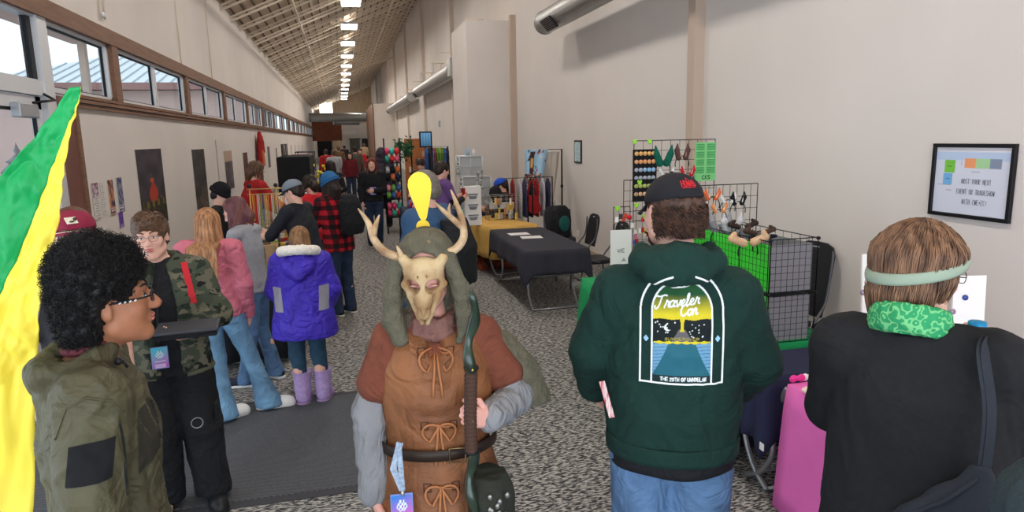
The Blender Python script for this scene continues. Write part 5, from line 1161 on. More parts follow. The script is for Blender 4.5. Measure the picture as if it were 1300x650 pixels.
    F = Field(hc-.2, hc+.2, .006); F.ell(hc+Mc@(V3(0, -.098, .030)*s), V3(.036, .022, .020), Mc, 0); fmesh('hair_in_cap_opening', F, hm, cp, .003, (60, 60, 60), 2)
    MB().tube([on_cap(R(a), .004) for a in range(-30, 31, 6)], .006, 6).build('adjusting_strap', cm, cp)
    # hoodie
    pe, ch, ne = J['pelvis'], J['chest'], J['neck']; sh = (J['shR']+J['shL'])/2
    zl = tolocal(at(850, 578, Y=2.05), loc, rz)[2]
    st = [(zl, 0, .0, .215, .168), (zl+.03, 0, 0, .232, .178), (zl+.13, 0, .01, .252, .195), (ch[2]-.12, 0, .01, .252, .188), (ch[2]+.05, 0, 0, .245, .175), (sh[2]-.03, 0, -.01, .215, .145), (sh[2]+.04, 0, -.015, .17, .11), (ne[2]+.0, 0, -.02, .09, .085)]
    def ex(F):
        F.ell(ne+V3(0, -.11, .045), V3(.125, .075, .07), None, .02); F.chain([ne+V3(-.115, -.01, .065), ne+V3(-.12, -.09, .045), ne+V3(-.07, -.145, .02), ne+V3(0, -.16, .008), ne+V3(.07, -.145, .02), ne+V3(.12, -.09, .045), ne+V3(.115, -.01, .065)], [.034, .040, .038, .036, .038, .040, .034], .015)
        ring = [ne+V3(.095*math.sin(a), -.01+.09*math.cos(a), .05-.015*math.cos(a)) for a in np.linspace(0, 2*PI, 15)[:-1]]
        for i in range(14): F.cone(ring[i], ring[(i+1) % 14], .028, None, .015)
        F.ell(ne+V3(0, .015, .10), V3(.080, .088, .11), None, .01, 'sub')
    hd = garment(J, 'hoodie', M_green, t, .03, .0075, zl, 'long', (.088, .078, .056), st=st, amp=.010, freq=(8, 8, 6), seed=21, extra=ex)
    k = MB(); k.grid(lambda u, v: V3(.236*math.cos(u*2*PI), .184*math.sin(u*2*PI), zl-.028+.065*v)*V3(1+.01*math.sin(v*PI), 1, 1), 60, 4, .006); k.build('ribbed_waistband', M_green, hd)
    for q in 'RL':
        w, e = J['wr'+q], J['el'+q]; d = (e-w)/np.linalg.norm(e-w); MB().tube([w+d*.0, w+d*.035, w+d*.07], [.046, .052, .056], 16).build('ribbed_cuff', M_green, hd)
    k = MB(); k.grid(lambda u, v: V3(.222*math.cos(u*2*PI), .172*math.sin(u*2*PI), zl-.075+.08*v+.004*math.sin(u*30)), 60, 3, .005); k.build('black_undershirt', M_black, t)
    MB().tube([ne+V3(.070*math.sin(a), .005+.07*math.cos(a), .055-.025*math.cos(a)) for a in np.linspace(0, 2*PI, 25)[:-1]], .010, 8, closed=True).build('grey_shirt_collar', mat('blue_grey_cloth', (150, 164, 184), .8), t)
    # arched print on the back
    bv = bvh_of(hd); pr = projector(bv, (0, 1, 0), .0035, .8)
    f = lambda x, y: tolocal(at(x, y, Y=2.0), loc, rz)
    tl, tr, bl_ = f(810, 350), f(921, 350), f(815, 492); W = (f(918, 430)[0]-f(812, 430)[0]); cx = (f(918, 430)[0]+f(812, 430)[0])/2; zt, zb = f(865, 346)[2], f(865, 489)[2]; Hh = zt-zb
    o = V3(cx-W/2, 0, zb); asp = Hh/W
    TR = script('Traveler', .175, .675*asp-.02, .074, .12); CN = script('Con', .47, .625*asp-.02, .066, .10)
    T1 = block('THE', .255, .052, .085, .042)+block('20TH', .365, .052, .11, .042)+block('OF', .50, .054, .055, .042)+block('UNNDELAR', .575, .056, .22, .042)
    T2 = block('SUMMEROVER', .30, .402*asp, .40, .030)
    def inside(x, y, m_):  # arch interior with margin
        x0, x1 = m_, 1-m_; yc = asp-.5; top = np.where(y > yc, np.hypot(x-.5, (y-yc)*1.0) < .5-m_, True); return (x > x0) & (x < x1) & top & (y > .04)
    def img(x, y):
        X, Y = x, y*asp; C = np.zeros(x.shape+(3,))+np.array(srgb(18, 36, 36)[:3]); ins = inside(X, Y, .155); Lc = lambda r, g, b: np.array(srgb(r, g, b)[:3])
        C[ins & (Y > .38*asp)] = Lc(14, 24, 26)
        yb = .575*asp+.015*np.abs(np.sin((X-.15)*13)); crown = ins & (Y > yb); g = np.clip((Y-.62*asp)/(.16*asp), 0, 1)[..., None]; cc = Lc(206, 190, 40)*(1-g)+Lc(28, 78, 44)*g; C[crown] = cc[crown]
        wt = ins & (Y < .38*asp); C[wt] = Lc(104, 152, 184); st_ = wt & (np.sin(Y*150+np.sin(X*14)*1.5) > .86); C[st_] = Lc(54, 92, 120)
        rd = ins & (Y < .38*asp) & (np.abs(X-.5) < .16+.25*(1-Y/(.38*asp)).clip(0)**1.2); C[rd] = Lc(34, 96, 112)
        C[ins & (Y < .12)] = Lc(18, 40, 44)
        tri = ins & (Y > .39*asp) & (Y < .50*asp) & (np.abs(X-.5) < .12-(Y-.39*asp)*.55); C[tri] = Lc(96, 92, 96)
        tk = ins & (Y > .475*asp) & (Y < .62*asp) & (np.abs(X-.5) < .020+.35*np.maximum(0, Y-.56*asp)+.25*np.maximum(0, .50*asp-Y)); C[tk] = Lc(206, 190, 40)
        bush = ins & (np.abs(Y-.382*asp) < .014+.006*np.sin(X*60)) & (np.abs(X-.5) < .33); C[bush] = Lc(206, 190, 40)
        C[(strokes_d(X, Y, T2) < .0035) & ins] = Lc(150, 140, 60)
        rs = np.random.default_rng(5)
        for i in range(34):
            sx, sy = .18+.64*rs.random(), (.43+.13*rs.random())*asp
            if abs(sx-.5) < .08: continue
            C[ins & (np.hypot(X-sx, Y-sy) < .008)] = Lc(220, 225, 225)
        mo = (np.hypot(X-.33, Y-.515*asp) < .042) & (np.hypot(X-.352, Y-.523*asp) > .038); C[mo] = Lc(230, 234, 230)
        gap = np.where(Y > asp-.13, np.abs(X-.5) > .12, True)
        for m_, w_ in ((.012, .014), (.145, .012)):
            yc = asp-.5; dd = np.where(Y > yc, np.abs(np.hypot(X-.5, Y-yc)-(.5-m_)), np.minimum(np.abs(X-m_), np.abs(X-(1-m_)))); C[(dd < w_) & (Y > .012) & gap] = Lc(232, 234, 232)
        C[(np.abs(Y-.018) < .015) & (X < .995)] = Lc(232, 234, 232)
        for sx in (.078, .922): C[(np.abs(X-sx)+np.abs(Y-.41*asp)*.75 < .034)] = Lc(150, 190, 222)
        C[strokes_d(X, Y, TR) < .0092] = Lc(234, 236, 234); C[strokes_d(X, Y, CN) < .0092] = Lc(234, 236, 234); C[strokes_d(X, Y, T1) < .0048] = Lc(222, 228, 226)
        return C
    def alpha(x, y):
        X, Y = x, y*asp; yc = asp-.5; a = np.where(Y > yc, np.hypot(X-.5, Y-yc) < .502, True); mid = inside(X, Y, .155)
        ring = np.zeros(x.shape, bool)
        gap = np.where(Y > asp-.13, np.abs(X-.5) > .12, True)
        for m_, w_ in ((.012, .014), (.145, .012)):
            dd = np.where(Y > yc, np.abs(np.hypot(X-.5, Y-yc)-(.5-m_)), np.minimum(np.abs(X-m_), np.abs(X-(1-m_)))); ring |= (dd < w_) & (Y > .0) & gap
        ring |= (np.abs(Y-.018) < .015)
        for sx in (.078, .922): ring |= (np.abs(X-sx)+np.abs(Y-.41*asp)*.75 < .034)
        return (a & (mid | ring | (strokes_d(X, Y, TR) < .0092))).astype(float)
    patch('arched_back_print', o, V3(W, 0, 0), V3(0, 0, Hh), img, 175, 240, hd, None, pr, alpha)
    pants(J, 'jeans', M_jeans, t, .009, (.120, .098, .09), .007, (9, 9, 6), 6, .04, -.03, 1.0, hipr=(.172, .132))
    for sx in (-1, 1):
        k = MB(); q = [(sx*.095+.06*a, -.1, pe[2]-.09+.07*b_) for a, b_ in ((-1, 1), (1, 1), (1, -.4), (0, -1), (-1, -.4))]; pj = projector(bvh_of([c for c in t.children if c.name.startswith('jeans')][0]), (0, 1, 0), .003); Q, ok = pj(np.array(spl(q, 3)+[q[0]], float)) if False else pj(np.array(q+[q[0]], float)); k.tube(Q[ok], .002, 4); k.build('pocket_stitching', mat('jeans_thread', (60, 78, 104), .8), t)
    for q in 'RL': shoe(J['ank'+q], 0, t, M_shoeb, M_sole, s, res=.012)
    q0, q1, q2 = [tolocal(at(a, b_, Y=2.12), loc, rz) for a, b_ in ((764, 484), (770, 505), (777, 530))]; MB().ribbon([q0, q1, q2], .020, (0, 1, 0), .003).build('striped_strap', mat('red_white_stripe', (196, 60, 70), .7, rgb2=(226, 214, 210), vscale=60, stretch=(3, 3, .1)), t)
P_green()
def P_woman():
    loc = (1.60, 1.60, 0); rz = R(-52); t = person('person', 'person from behind in loose black top with sage headband, green scarf and short brown hair', loc, rz)
    J = skel(1.785, shR=(.215, -.005, 1.39), shL=(-.165, .0, 1.385), elR=(.30, .08, 1.17), elL=(-.20, .10, 1.15), wrR=(.20, .30, 1.16), wrL=(-.12, .30, 1.05), head=(.01, .05, 1.62)); s = J['s']; M = rotm(R(-8), 0, R(-42)); hc = J['head']
    body_mesh(J, M_skinL, t, .0075, M, 1.2, {'R': dict(d=(-.2, .9, .35), nrm=(-.7, 0, -.5), side=(-.6, 0, .8), curl=.5), 'L': dict(d=(.2, .9, .1), nrm=(.3, 0, -1), side=(.9, 0, .3), curl=.5)}); eyes(hc, M, s, t, None, M_brownh); glasses(hc, M, s, M_dark, t, w=.022, h=.017)
    hm = mat('light_brown_hair', (142, 106, 80), .42, rgb2=(80, 56, 42), vscale=38, stretch=(1, 1, .3), detail=6); P = lambda x, y, z: hc+M@(V3(x, y, z)*s)
    def tp(F, P): F.ell(P(0, -.02, .06), V3(.096, .116, .085)*s, M, .02); F.ell(P(0, -.06, -.05), V3(.080, .068, .07)*s, M, .03)
    h = scalp_cap(hc, M, s, 'bobbed_hair', hm, t, amp=.004, freq=(50, 50, 14), extra=tp, grow=.016)
    rg = np.random.default_rng(18); out = []; n = 2600
    crown = V3(.01, -.01, .145)
    for i in range(n):
        a = rg.random()*2*PI; x, y = math.sin(a), math.cos(a)
        front = y > .45
        zend = (-.085-.055*rg.random()) if y < -.1 else (-.02-.05*rg.random() if not front else .03+.03*rg.random()); ee = [.100+.014*rg.random()**2, .122+.014*rg.random()**2, .110+.018*rg.random()]
        pts = []; tw = (rg.random()-.5)*.5; u0 = rg.random()*.35
        for u in np.linspace(u0, 1, 13):
            th = u*PI/2*1.02; aa = a+tw*(u-.5); 
            if u < .72: th = u/.72*PI/2; p = V3(ee[0]*math.sin(th)*math.sin(aa), -.02+ee[1]*math.sin(th)*math.cos(aa), .035+ee[2]*math.cos(th))
            else: q = (u-.72)/.28; sh_ = 1-.20*q*q; p = V3(ee[0]*sh_*math.sin(aa), -.02+ee[1]*sh_*math.cos(aa), .035+(zend-.035)*q)
            zb_ = -.022+.085*(.5+.5*p[1]/.125); p[:2] = (p[:2]-V3(0, -.02, 0)[:2])*(1+.055*math.exp(-((p[2]-.075)/.04)**2)-.10*math.exp(-((p[2]-zb_)/.016)**2)+.05*math.exp(-((p[2]+.075)/.03)**2))+V3(0, -.02, 0)[:2]; p = p+V3(*(rg.normal(size=3)*.0012)); pts.append(hc+M@(p*s))
        out.append(pts)
    strand_mesh('strands', np.array(out), np.interp(np.linspace(0, 1, 13), [0, .7, 1], [.0016, .0020, .0008]), hm, h, 4)
    sg = mat('sage_headband', (146, 160, 142), .85, bump=.2, bscale=90, stretch=(1, 1, 8)); k = MB()
    def hb(u, v):
        a = u*2*PI; z0 = -.022+.085*(.5+.5*math.cos(a)); z = z0+(v-.5)*(.034); b = 1+.03*math.sin(v*PI); return hc+M@(V3(.1125*b*math.sin(a), -.02+.1325*b*math.cos(a), z)*s*1.0)
    k.grid(hb, 60, 5, .003); k.build('headband', sg, t)
    # scarf: patterned green ring around the neck
    m, nt, b, N, L = nodes_mat('green_patterned_scarf', .7); tc = N('ShaderNodeTexCoord'); v = N('ShaderNodeTexVoronoi', feature='SMOOTH_F1'); v.inputs['Scale'].default_value = 55; L(tc.outputs['Object'], v.inputs[0]); w = N('ShaderNodeMath', operation='SINE'); w2 = N('ShaderNodeMath', operation='MULTIPLY'); w2.inputs[1].default_value = 16; L(v.outputs[0], w2.inputs[0]); L(w2.outputs[0], w.inputs[0])
    rp = N('ShaderNodeValToRGB'); rp.color_ramp.elements[0].color = srgb(44, 146, 92); rp.color_ramp.elements[1].color = srgb(112, 186, 122); rp.color_ramp.elements[0].position = .45; rp.color_ramp.elements[1].position = .6; L(w.outputs[0], rp.inputs[0]); L(rp.outputs[0], b.inputs['Base Color'])
    ne = J['neck']; F = Field(ne-.3, ne+.3, .0065); ring = [ne+V3(.088*math.sin(a), .0+.088*math.cos(a)-.0, .026-.030*math.cos(a)) for a in np.linspace(0, 2*PI, 21)[:-1]]
    for dz, r_ in ((.0, .018), (.026, .012), (-.026, .018)):
        for i in range(20): F.cone(ring[i]*V3(1, 1, 1)+V3(0, 0, dz), ring[(i+1) % 20]+V3(0, 0, dz), r_, None, .014)
    F.chain([ne+V3(.11, .05, -.02), ne+V3(.15, .10, -.07), ne+V3(.13, .16, -.16)], [.03, .034, .03], .03)
    fmesh('scarf', F, m, t, .006, (22, 22, 30), 4)
    bt = mat('black_knit_top', (27, 27, 30), .9, var=.08, vscale=60, bump=.12, bscale=260, wr=.45, wscale=5); pe, ch = J['pelvis'], J['chest']; sh = (J['shR']+J['shL'])/2
    st = [(.62, .05, .0, .27, .25), (pe[2], .05, -.0, .255, .235), (ch[2]-.15, .045, -.0, .245, .210), (ch[2]+.03, .04, 0, .235, .180), (sh[2]-.03, .02, -.01, .205, .135), (sh[2]+.04, .01, -.015, .145, .095), (ne[2]+.0, 0, -.015, .09, .085)]
    g = garment(J, 'loose_top', bt, t, .03, .0085, .62, 'long', (.100, .092, .07), st=st, amp=.010, freq=(6, 6, 4), seed=31)
    pants(J, 'trousers', M_navyjean, t, .016, bulk=1.2)
    for q in 'RL': shoe(J['ank'+q], 0, t, M_shoeb, M_sole, s, res=.012)
    # tote bag hanging from the right shoulder
    f = lambda x, y, Y: V3(*at(x, y, Y=Y))
    bm = mat('black_canvas', (38, 42, 50), .85, bump=.2, bscale=120); q0 = f(1208, 652, 1.33); tb = empty('tote_bag', q0, R(-40), 'black canvas tote bag hanging from the shoulder of the person in black', 'bag')
    c_, s_ = math.cos(R(40)), math.sin(R(40)); gl = lambda p: V3(c_*(p[0]-q0[0])-s_*(p[1]-q0[1]), s_*(p[0]-q0[0])+c_*(p[1]-q0[1]), p[2]-q0[2])
    F = Field((-.22, -.16, -.42), (.24, .16, .22), .007); F.loft([(-.40, 0, 0, .155, .06), (-.2, 0, 0, .165, .065), (-.06, .005, 0, .160, .05), (.03, .02, 0, .10, .035), (.10, .045, 0, .045, .022), (.15, .05, 0, .022, .015)], .02, 2.6)
    fmesh('bag_body', F, bm, tb, .010, (9, 9, 6), 3)
    k = MB(); a = gl(f(1262, 425, 1.50)); b_ = gl(f(1246, 440, 1.40)); cc = V3(.055, -.015, .13)
    for dx in (-.005, .005): k.ribbon(spl([tuple(cc+V3(dx, 0, -.05)), tuple(cc*.5+b_*.5+V3(.012+dx, -.03, 0)), tuple(b_+V3(dx, -.02, 0)), tuple(a+V3(dx, 0, .01))], 8), .022, (.2, -1, .1), .004)
    k.build('bag_strap', bm, tb); ed = MB(); ed.tube([(-.16, -.02, -.08), (-.10, -.035, -.01), (-.02, -.04, .055), (.045, -.02, .12)], .006, 6).build('hem', bm, tb)
    gd = mat('gold_print', (196, 142, 48), .5); S_ = script('o', 0, 0, .05)+script('e', .05, 0, .05); k = MB()
    for s__ in S_: k.tube([(.0+p[0], -.068, -.135+p[1]) for p in s__], .004, 5)
    k.build('gold_lettering', gd, tb)
P_woman()
def P_knit():
    q = at(1332, 655, Y=.95); loc = (q[0]+.055, q[1], 0); rz = R(-60); h = 1.42; t = person('person', 'person in dark teal knitted hood at the bottom right corner, mostly out of view', loc, rz)
    J = skel(q[2]+.06, shR=(.17, 0, 1.42)); s = J['s']; body_mesh(J, M_skinL, t, .014, None, 1.0); hc = J['head']
    F = Field(hc-.3, hc+.3, .007); F.ell(hc+V3(0, -.02, .02), (.13, .15, .13), None, 0); F.ell(hc+V3(0, -.04, -.12), (.15, .14, .12), None, .05); F.ell(hc+V3(0, .17, -.02), (.08, .12, .10), None, .01, 'sub')
    fmesh('knitted_hood', F, mat('dark_teal_knit', (44, 56, 60), .95, bump=.5, bscale=90), t, .008, (26, 26, 26), 3)
    garment(J, 'sweater', mat('dark_teal_knit', (44, 56, 60), .95), t, .03, .014, amp=.006); pants(J, 'trousers', M_black, t, .02)
    for q_ in 'RL': shoe(J['ank'+q_], 0, t, M_shoeb, M_sole, s, res=.014)
P_knit()
# ============================================================ PEOPLE: the middle distance and the crowd
M_blond = mat('strawberry_blonde_hair', (190, 140, 98), .45, rgb2=(132, 88, 60), vscale=60, stretch=(1, 1, .1))
M_auburn = mat('auburn_hair', (146, 72, 50), .45, rgb2=(92, 44, 32), vscale=50, stretch=(1, 1, .1))
M_darkhair = mat('dark_brown_hair', (50, 36, 30), .5, rgb2=(30, 22, 20), vscale=50, stretch=(1, 1, .1))
M_purpleh = mat('plum_and_brown_hair', (122, 78, 72), .45, rgb2=(92, 56, 66), vscale=25, stretch=(1, 1, .2))
M_white = mat('white_plastic', (232, 230, 226), .5)
def face_to(px_, py_): return math.atan2(-px_, py_)
def clog(an, yaw, parent, s=1.0):
    d = V3(-math.sin(yaw), math.cos(yaw), 0); z0 = an[2]-.09*s; c = V3(an[0], an[1], z0); F = Field(c-V3(.25, .25, .02), c+V3(.25, .25, .2), .007)
    F.chain([c-d*.06+V3(0, 0, .035), c+d*.06+V3(0, 0, .038), c+d*.15+V3(0, 0, .036)], [.043, .048, .050], .02); F.chain([c+d*.05+V3(0, 0, .065), c+d*.12+V3(0, 0, .055)], [.036, .042], .03)
    F.ell(c-d*.02+V3(0, 0, .12), (.04, .04, .07), None, .01, 'sub'); F.cut((0, 0, -1), -(z0+.001)); o = fmesh('clog', F, M_white, parent)
    side = V3(d[1], -d[0], 0)
    k = MB(); k.tube([c-d*.03+side*.045+V3(0, 0, .06), c-d*.085+side*.02+V3(0, 0, .075), c-d*.085-side*.02+V3(0, 0, .075), c-d*.03-side*.045+V3(0, 0, .06)], .007, 6); k.build('heel_strap', M_white, o)
    k = MB()
    for a in (-.02, 0, .02):
        for b_ in (.09, .12, .15): k.ell(c+d*b_+side*a+V3(0, 0, .094-(b_-.09)*.25-abs(a)*.3), (.005, .005, .003), 6, 4)
    k.build('vent_hole', M_dark, o)
def P_pink():
    loc = (-1.0, 5.35, 0); rz = R(-8); t = person('person', 'girl from behind with long strawberry blonde hair, pink hoodie, flared jeans and white clogs', loc, rz)
    J = skel(1.60, ankR=(.34, .10, .09), kneeR=(.22, .07, .50), ankL=(.03, -.12, .10), kneeL=(-.02, .0, .50), pelvis=(.03, 0, .95), hipR=(.12, 0, .92), hipL=(-.06, 0, .92), elR=(.25, -.02, 1.13), wrR=(.24, .08, .86), elL=(-.22, .04, 1.12), wrL=(-.10, .22, 1.05)); s = J['s']; M = rotm(R(-8), 0, R(15)); hc = J['head']
    body_mesh(J, M_skinL, t, .009, M, .95); eyes(hc, M, s, t, None, M_brownh)
    def drop(p, q): 
        r_ = p-hc; b = .13+.05*q; 
        if p[2] < J['neck'][2]+.0 and p[1] > -.16: p = V3(p[0]*1.0, min(p[1], -.165-.05*q), p[2])
        return p
    long_hair(hc, M, s, M_blond, t, L=.40, n=900, wave=.011, seed=3, gap=60, vol=.014, back=.06, rad=.0028, drop=drop)
    pk = mat('dusty_pink_fleece', (196, 108, 124), .9, bump=.15, bscale=160, wr=.6, wscale=8)
    ne = J['neck']
    def ex(F): F.chain([ne+V3(-.09, -.03, 0), ne+V3(0, -.13, -.04), ne+V3(.09, -.03, 0)], [.03, .045, .03], .03)
    g = garment(J, 'pink_hoodie', pk, t, .022, .0095, J['pelvis'][2]-.06, 'long', (.080, .068, .052), amp=.012, freq=(10, 10, 8), seed=3, extra=ex, bulk=1.02)
    k = MB(); pe = J['pelvis']; k.grid(lambda u, v: V3(.186*s*1.05*math.cos(u*2*PI), .14*s*1.05*math.sin(u*2*PI), pe[2]-.09+.05*v), 40, 3, .005); k.build('ribbed_waistband', pk, g)
    pants(J, 'flared_jeans', M_ljeans, t, .010, (.100, .068, .070), .006, (9, 9, 5), 6, .03, -.02, 1.0, flare=.115)
    clog(J['ankR'], R(-75), t); clog(J['ankL'], R(-50), t)
P_pink()
def P_grey():
    loc = (-.80, 6.05, 0); rz = R(70); t = person('person', 'girl with plum and brown hair looking down in grey cut-out shoulder top and jeans', loc, rz)
    J = skel(1.63, elR=(.22, .05, 1.13), wrR=(.10, .27, 1.06), elL=(-.2, .08, 1.13), wrL=(-.08, .28, 1.10), ankR=(.13, -.08, .09), ankL=(-.12, .10, .09)); J = shift_upper(J, 0, .06); s = J['s']; M = rotm(R(-30), 0, R(22)); hc = J['head']+V3(0, .03, -.01)
    J['head'] = hc; body_mesh(J, M_skinL, t, .008, M, .93); eyes(hc, M, s, t, None, M_brownh)
    long_hair(hc, M, s, M_purpleh, t, L=.26, n=600, wave=.008, seed=5, gap=50, vol=.010, back=.02, rad=.0026)
    g = garment(J, 'grey_top', mat('heather_grey_jersey', (150, 152, 158), .9, var=.06, vscale=60), t, .014, .009, J['pelvis'][2]-.06, 'none', amp=.010, freq=(10, 10, 7), seed=4, bulk=.96, neck=.06)
    for q, sx in (('R', 1), ('L', -1)):
        a, e = J['sh'+q], J['el'+q]; F = Field(np.minimum(a, e)-.15, np.maximum(a, e)+.15, .008); F.cone(a+(e-a)*.40, a+(e-a)*.82, .060, .070, .01); fmesh('drooping_sleeve', F, mat('heather_grey_jersey', (150, 152, 158), .9), t, .008, (14, 14, 10), 3)
    pants(J, 'jeans', M_jeans, t, .011, (.095, .066, .06), .006, (9, 9, 5), 7, .03, .0, .95, flare=.08)
    for q, y in (('R', -10), ('L', 12)): shoe(J['ank'+q], R(y), t, mat('navy_canvas_shoe', (40, 44, 60), .8), M_white, .95, 'sneaker', res=.009)
P_grey()
def P_purple():
    loc = (-.365, 5.42, 0); rz = R(-4); t = person('person', 'child from behind in purple winter coat with white fleece collar and lilac boots', loc, rz)
    J = skel(1.43, elR=(.27, .02, 1.14), wrR=(.22, .14, .96), elL=(-.26, .03, 1.14), wrL=(-.17, .18, .98), head=(0, .06, 1.62), ankL=(-.07, .02, .09), ankR=(.12, .06, .09)); s = J['s']; M = rotm(R(-14), 0, R(6)); hc = J['head']
    body_mesh(J, M_skinL, t, .010, M, 1.0); eyes(hc, M, s, t, None, M_brownh)
    long_hair(hc, M, s, mat('dark_blonde_hair', (156, 118, 80), .45, rgb2=(104, 72, 48), vscale=60, stretch=(1, 1, .1)), t, L=.17, n=450, wave=.004, seed=6, gap=60, vol=.008, back=.01, rad=.0026)
    cm = mat('purple_puffer_cloth', (66, 48, 178), .55, var=.12, vscale=6, bump=.12, bscale=30, wr=.7, wscale=9); ne, pe, ch = J['neck'], J['pelvis'], J['chest']; sh = (J['shR']+J['shL'])/2; zl = pe[2]-.20
    st = [(zl, 0, -.01, .250, .20), (zl+.08, 0, -.01, .246, .198), (pe[2]+.03, 0, 0, .222, .178), (ch[2]-.02, 0, 0, .205, .165), (sh[2]-.0, 0, -.01, .185, .13), (sh[2]+.04, 0, -.01, .12, .09), (ne[2]+.02, 0, -.01, .085, .085)]
    def ex(F): F.chain([ne+V3(-.10, -.06, .0), ne+V3(-.06, -.13, -.06), ne+V3(0, -.155, -.12), ne+V3(.06, -.13, -.06), ne+V3(.10, -.06, 0)], [.035, .05, .04, .05, .035], .03); F.ell(ne+V3(0, -.11, -.06), (.115, .06, .10), None, .02)
    c = garment(J, 'purple_coat', cm, t, .035, .009, zl, 'long', (.098, .088, .064), st=st, amp=.010, freq=(9, 9, 7), seed=9, extra=ex)
    # fleece collar, side panels, hem seam
    F = Field(ne-.26, ne+.26, .008); ring = [ne+V3(.128*math.sin(a), -.035+.115*math.cos(a), .045-.03*math.cos(a)) for a in np.linspace(0, 2*PI, 19)[:-1]]
    for i in range(18): F.cone(ring[i], ring[(i+1) % 18], .034, None, .015)
    fmesh('fleece_collar', F, mat('white_fleece', (232, 226, 216), .95, bump=.5, bscale=80), c, .007, (40, 40, 40), 3)
    pr = projector(bvh_of(c), (0, 1, 0), .004)
    for sx in (-1, 1): patch('grey_side_panel', (sx*.165-.035, 0, pe[2]+.02), (.07, 0, 0), (sx*.01, 0, .19), lambda x, y: np.zeros(x.shape+(3,))+.3, 8, 16, c, mat('grey_side_panel', (150, 148, 160), .8), pr)
    Q, ok = pr(np.array([(x, 0, zl+.045) for x in np.linspace(-.235, .235, 30)])); MB().tube(Q[ok], .003, 5).build('hem_seam', cm, c)
    for q in 'RL': w, e = J['wr'+q], J['el'+q]; d = (e-w)/np.linalg.norm(e-w); MB().tube([w-d*.01, w+d*.04], [.042, .05], 14).build('grey_cuff', mat('grey_side_panel', (150, 148, 160), .8), c)
    pants(J, 'teal_jeans', mat('teal_denim', (44, 72, 92), .85, var=.15, vscale=16), t, .010, (.095, .074, .060), .006, (10, 10, 8), 4, .22, .0)
    bm = mat('lilac_rubber', (178, 150, 198), .45, var=.10, vscale=40)
    for q, y in (('R', -14), ('L', -6)):
        an = J['ank'+q]; d = V3(-math.sin(R(y)), math.cos(R(y)), 0); z0 = 0.0; cc = V3(an[0], an[1], 0); F = Field(cc-V3(.22, .22, .01), cc+V3(.22, .22, .34), .007)
        F.chain([cc+V3(0, 0, .27), cc+V3(0, 0, .12), cc+V3(0, 0, .06)-d*.01], [.074, .062, .054], .02); F.chain([cc+V3(0, 0, .05), cc+d*.09+V3(0, 0, .045), cc+d*.13+V3(0, 0, .035)], [.05, .046, .036], .03); F.cut((0, 0, -1), -.004); F.cut((0, 0, 1), .265)
        b_ = fmesh('rubber_boot', F, bm, t); MB().tube([cc+V3(.074*math.cos(a), .074*math.sin(a), .262) for a in np.linspace(0, 6.28, 21)[:-1]], .006, 6, closed=True).build('boot_rim', bm, b_)
        F = Field(cc-V3(.22, .22, .01), cc+V3(.22, .22, .06), .007); F.chain([cc-d*.02, cc+d*.13], [.056, .047], .02); F.cut((0, 0, -1), -.001); F.cut((0, 0, 1), .022); fmesh('boot_sole', F, mat('mauve_rubber', (150, 122, 160), .6), b_)
P_purple()
def simple(name, label, loc, rz, h, top, topm, legm, hair=None, hairm=None, pose=None, lean=(0, 0), hat=None, hatm=None, head=(0, 0, 0), sleeve='long', res=.012, skirt=None, longL=.22, build=1.0, skin=None, face=True, extra=None, group=None, amp=.009, infl=.022, seed=1, low=-.08, legs=True, sr=(.074, .062, .048)):
    t = person('person', label, loc, rz, group); J = skel(h, **(pose or {})); J = shift_upper(J, *lean) if any(lean) else J; s = J['s']; M = rotm(*[R(a) for a in head]); hc = J['head']; skin = skin or M_skinL
    body_mesh(J, skin, t, res, M, build)
    if face: eyes(hc, M, s, t, None, hairm or M_brownh, lips=res < .013)
    if hair == 'long': long_hair(hc, M, s, hairm, t, L=longL, n=260 if res < .013 else 140, wave=.008, seed=seed, gap=52, rad=.0038 if res < .013 else .006, m_seg=16)
    elif hair == 'short': scalp_cap(hc, M, s, 'short_hair', hairm, t, res=.008, amp=.006, grow=.006 if hat else .012, hat=bool(hat))
    if hat == 'cap': baseball_cap(hc, M, s*1.06, hatm[0], t, hatm[1])
    elif hat == 'backcap': baseball_cap(hc, M@rotm(0, 0, PI), s, hatm[0], t, hatm[1])
    elif hat == 'beanie': beanie(hc, M, s, hatm, t)
    garment(J, top, topm, t, infl, res, J['pelvis'][2]+low, sleeve, sr, amp=amp, bulk=build, seed=seed)
    if legs: pants(J, 'trousers', legm, t, max(res, .012), bulk=build)
    if legs:
        for q in 'RL': shoe(J['ank'+q], 0, t, M_shoeb, M_sole if seed % 2 else M_shoeb, s, res=.012)
    if extra: extra(t, J, M, s)
    return t, J, M
def plaid(name, c1, c2, sc):
    m, nt, b, N, L = nodes_mat(name, .9); tc = N('ShaderNodeTexCoord'); sp = N('ShaderNodeSeparateXYZ'); L(tc.outputs['Object'], sp.inputs[0]); outs = []
    for i in (0, 2):
        a = N('ShaderNodeMath', operation='MULTIPLY'); a.inputs[1].default_value = sc; L(sp.outputs[i], a.inputs[0]); f = N('ShaderNodeMath', operation='FRACT'); L(a.outputs[0], f.inputs[0]); g = N('ShaderNodeMath', operation='GREATER_THAN'); g.inputs[1].default_value = .5; L(f.outputs[0], g.inputs[0]); outs.append(g)
    ad = N('ShaderNodeMath', operation='ADD'); L(outs[0].outputs[0], ad.inputs[0]); L(outs[1].outputs[0], ad.inputs[1]); h = N('ShaderNodeMath', operation='MULTIPLY'); h.inputs[1].default_value = .5; L(ad.outputs[0], h.inputs[0])
    rp = N('ShaderNodeValToRGB'); e = rp.color_ramp.elements; e[0].color = srgb(*c1); e[1].color = srgb(*c2); q = e.new(.5); q.color = srgb(*[(x+y)/2*.8 for x, y in zip(c1, c2)]); L(h.outputs[0], rp.inputs[0]); L(rp.outputs[0], b.inputs['Base Color']); return m
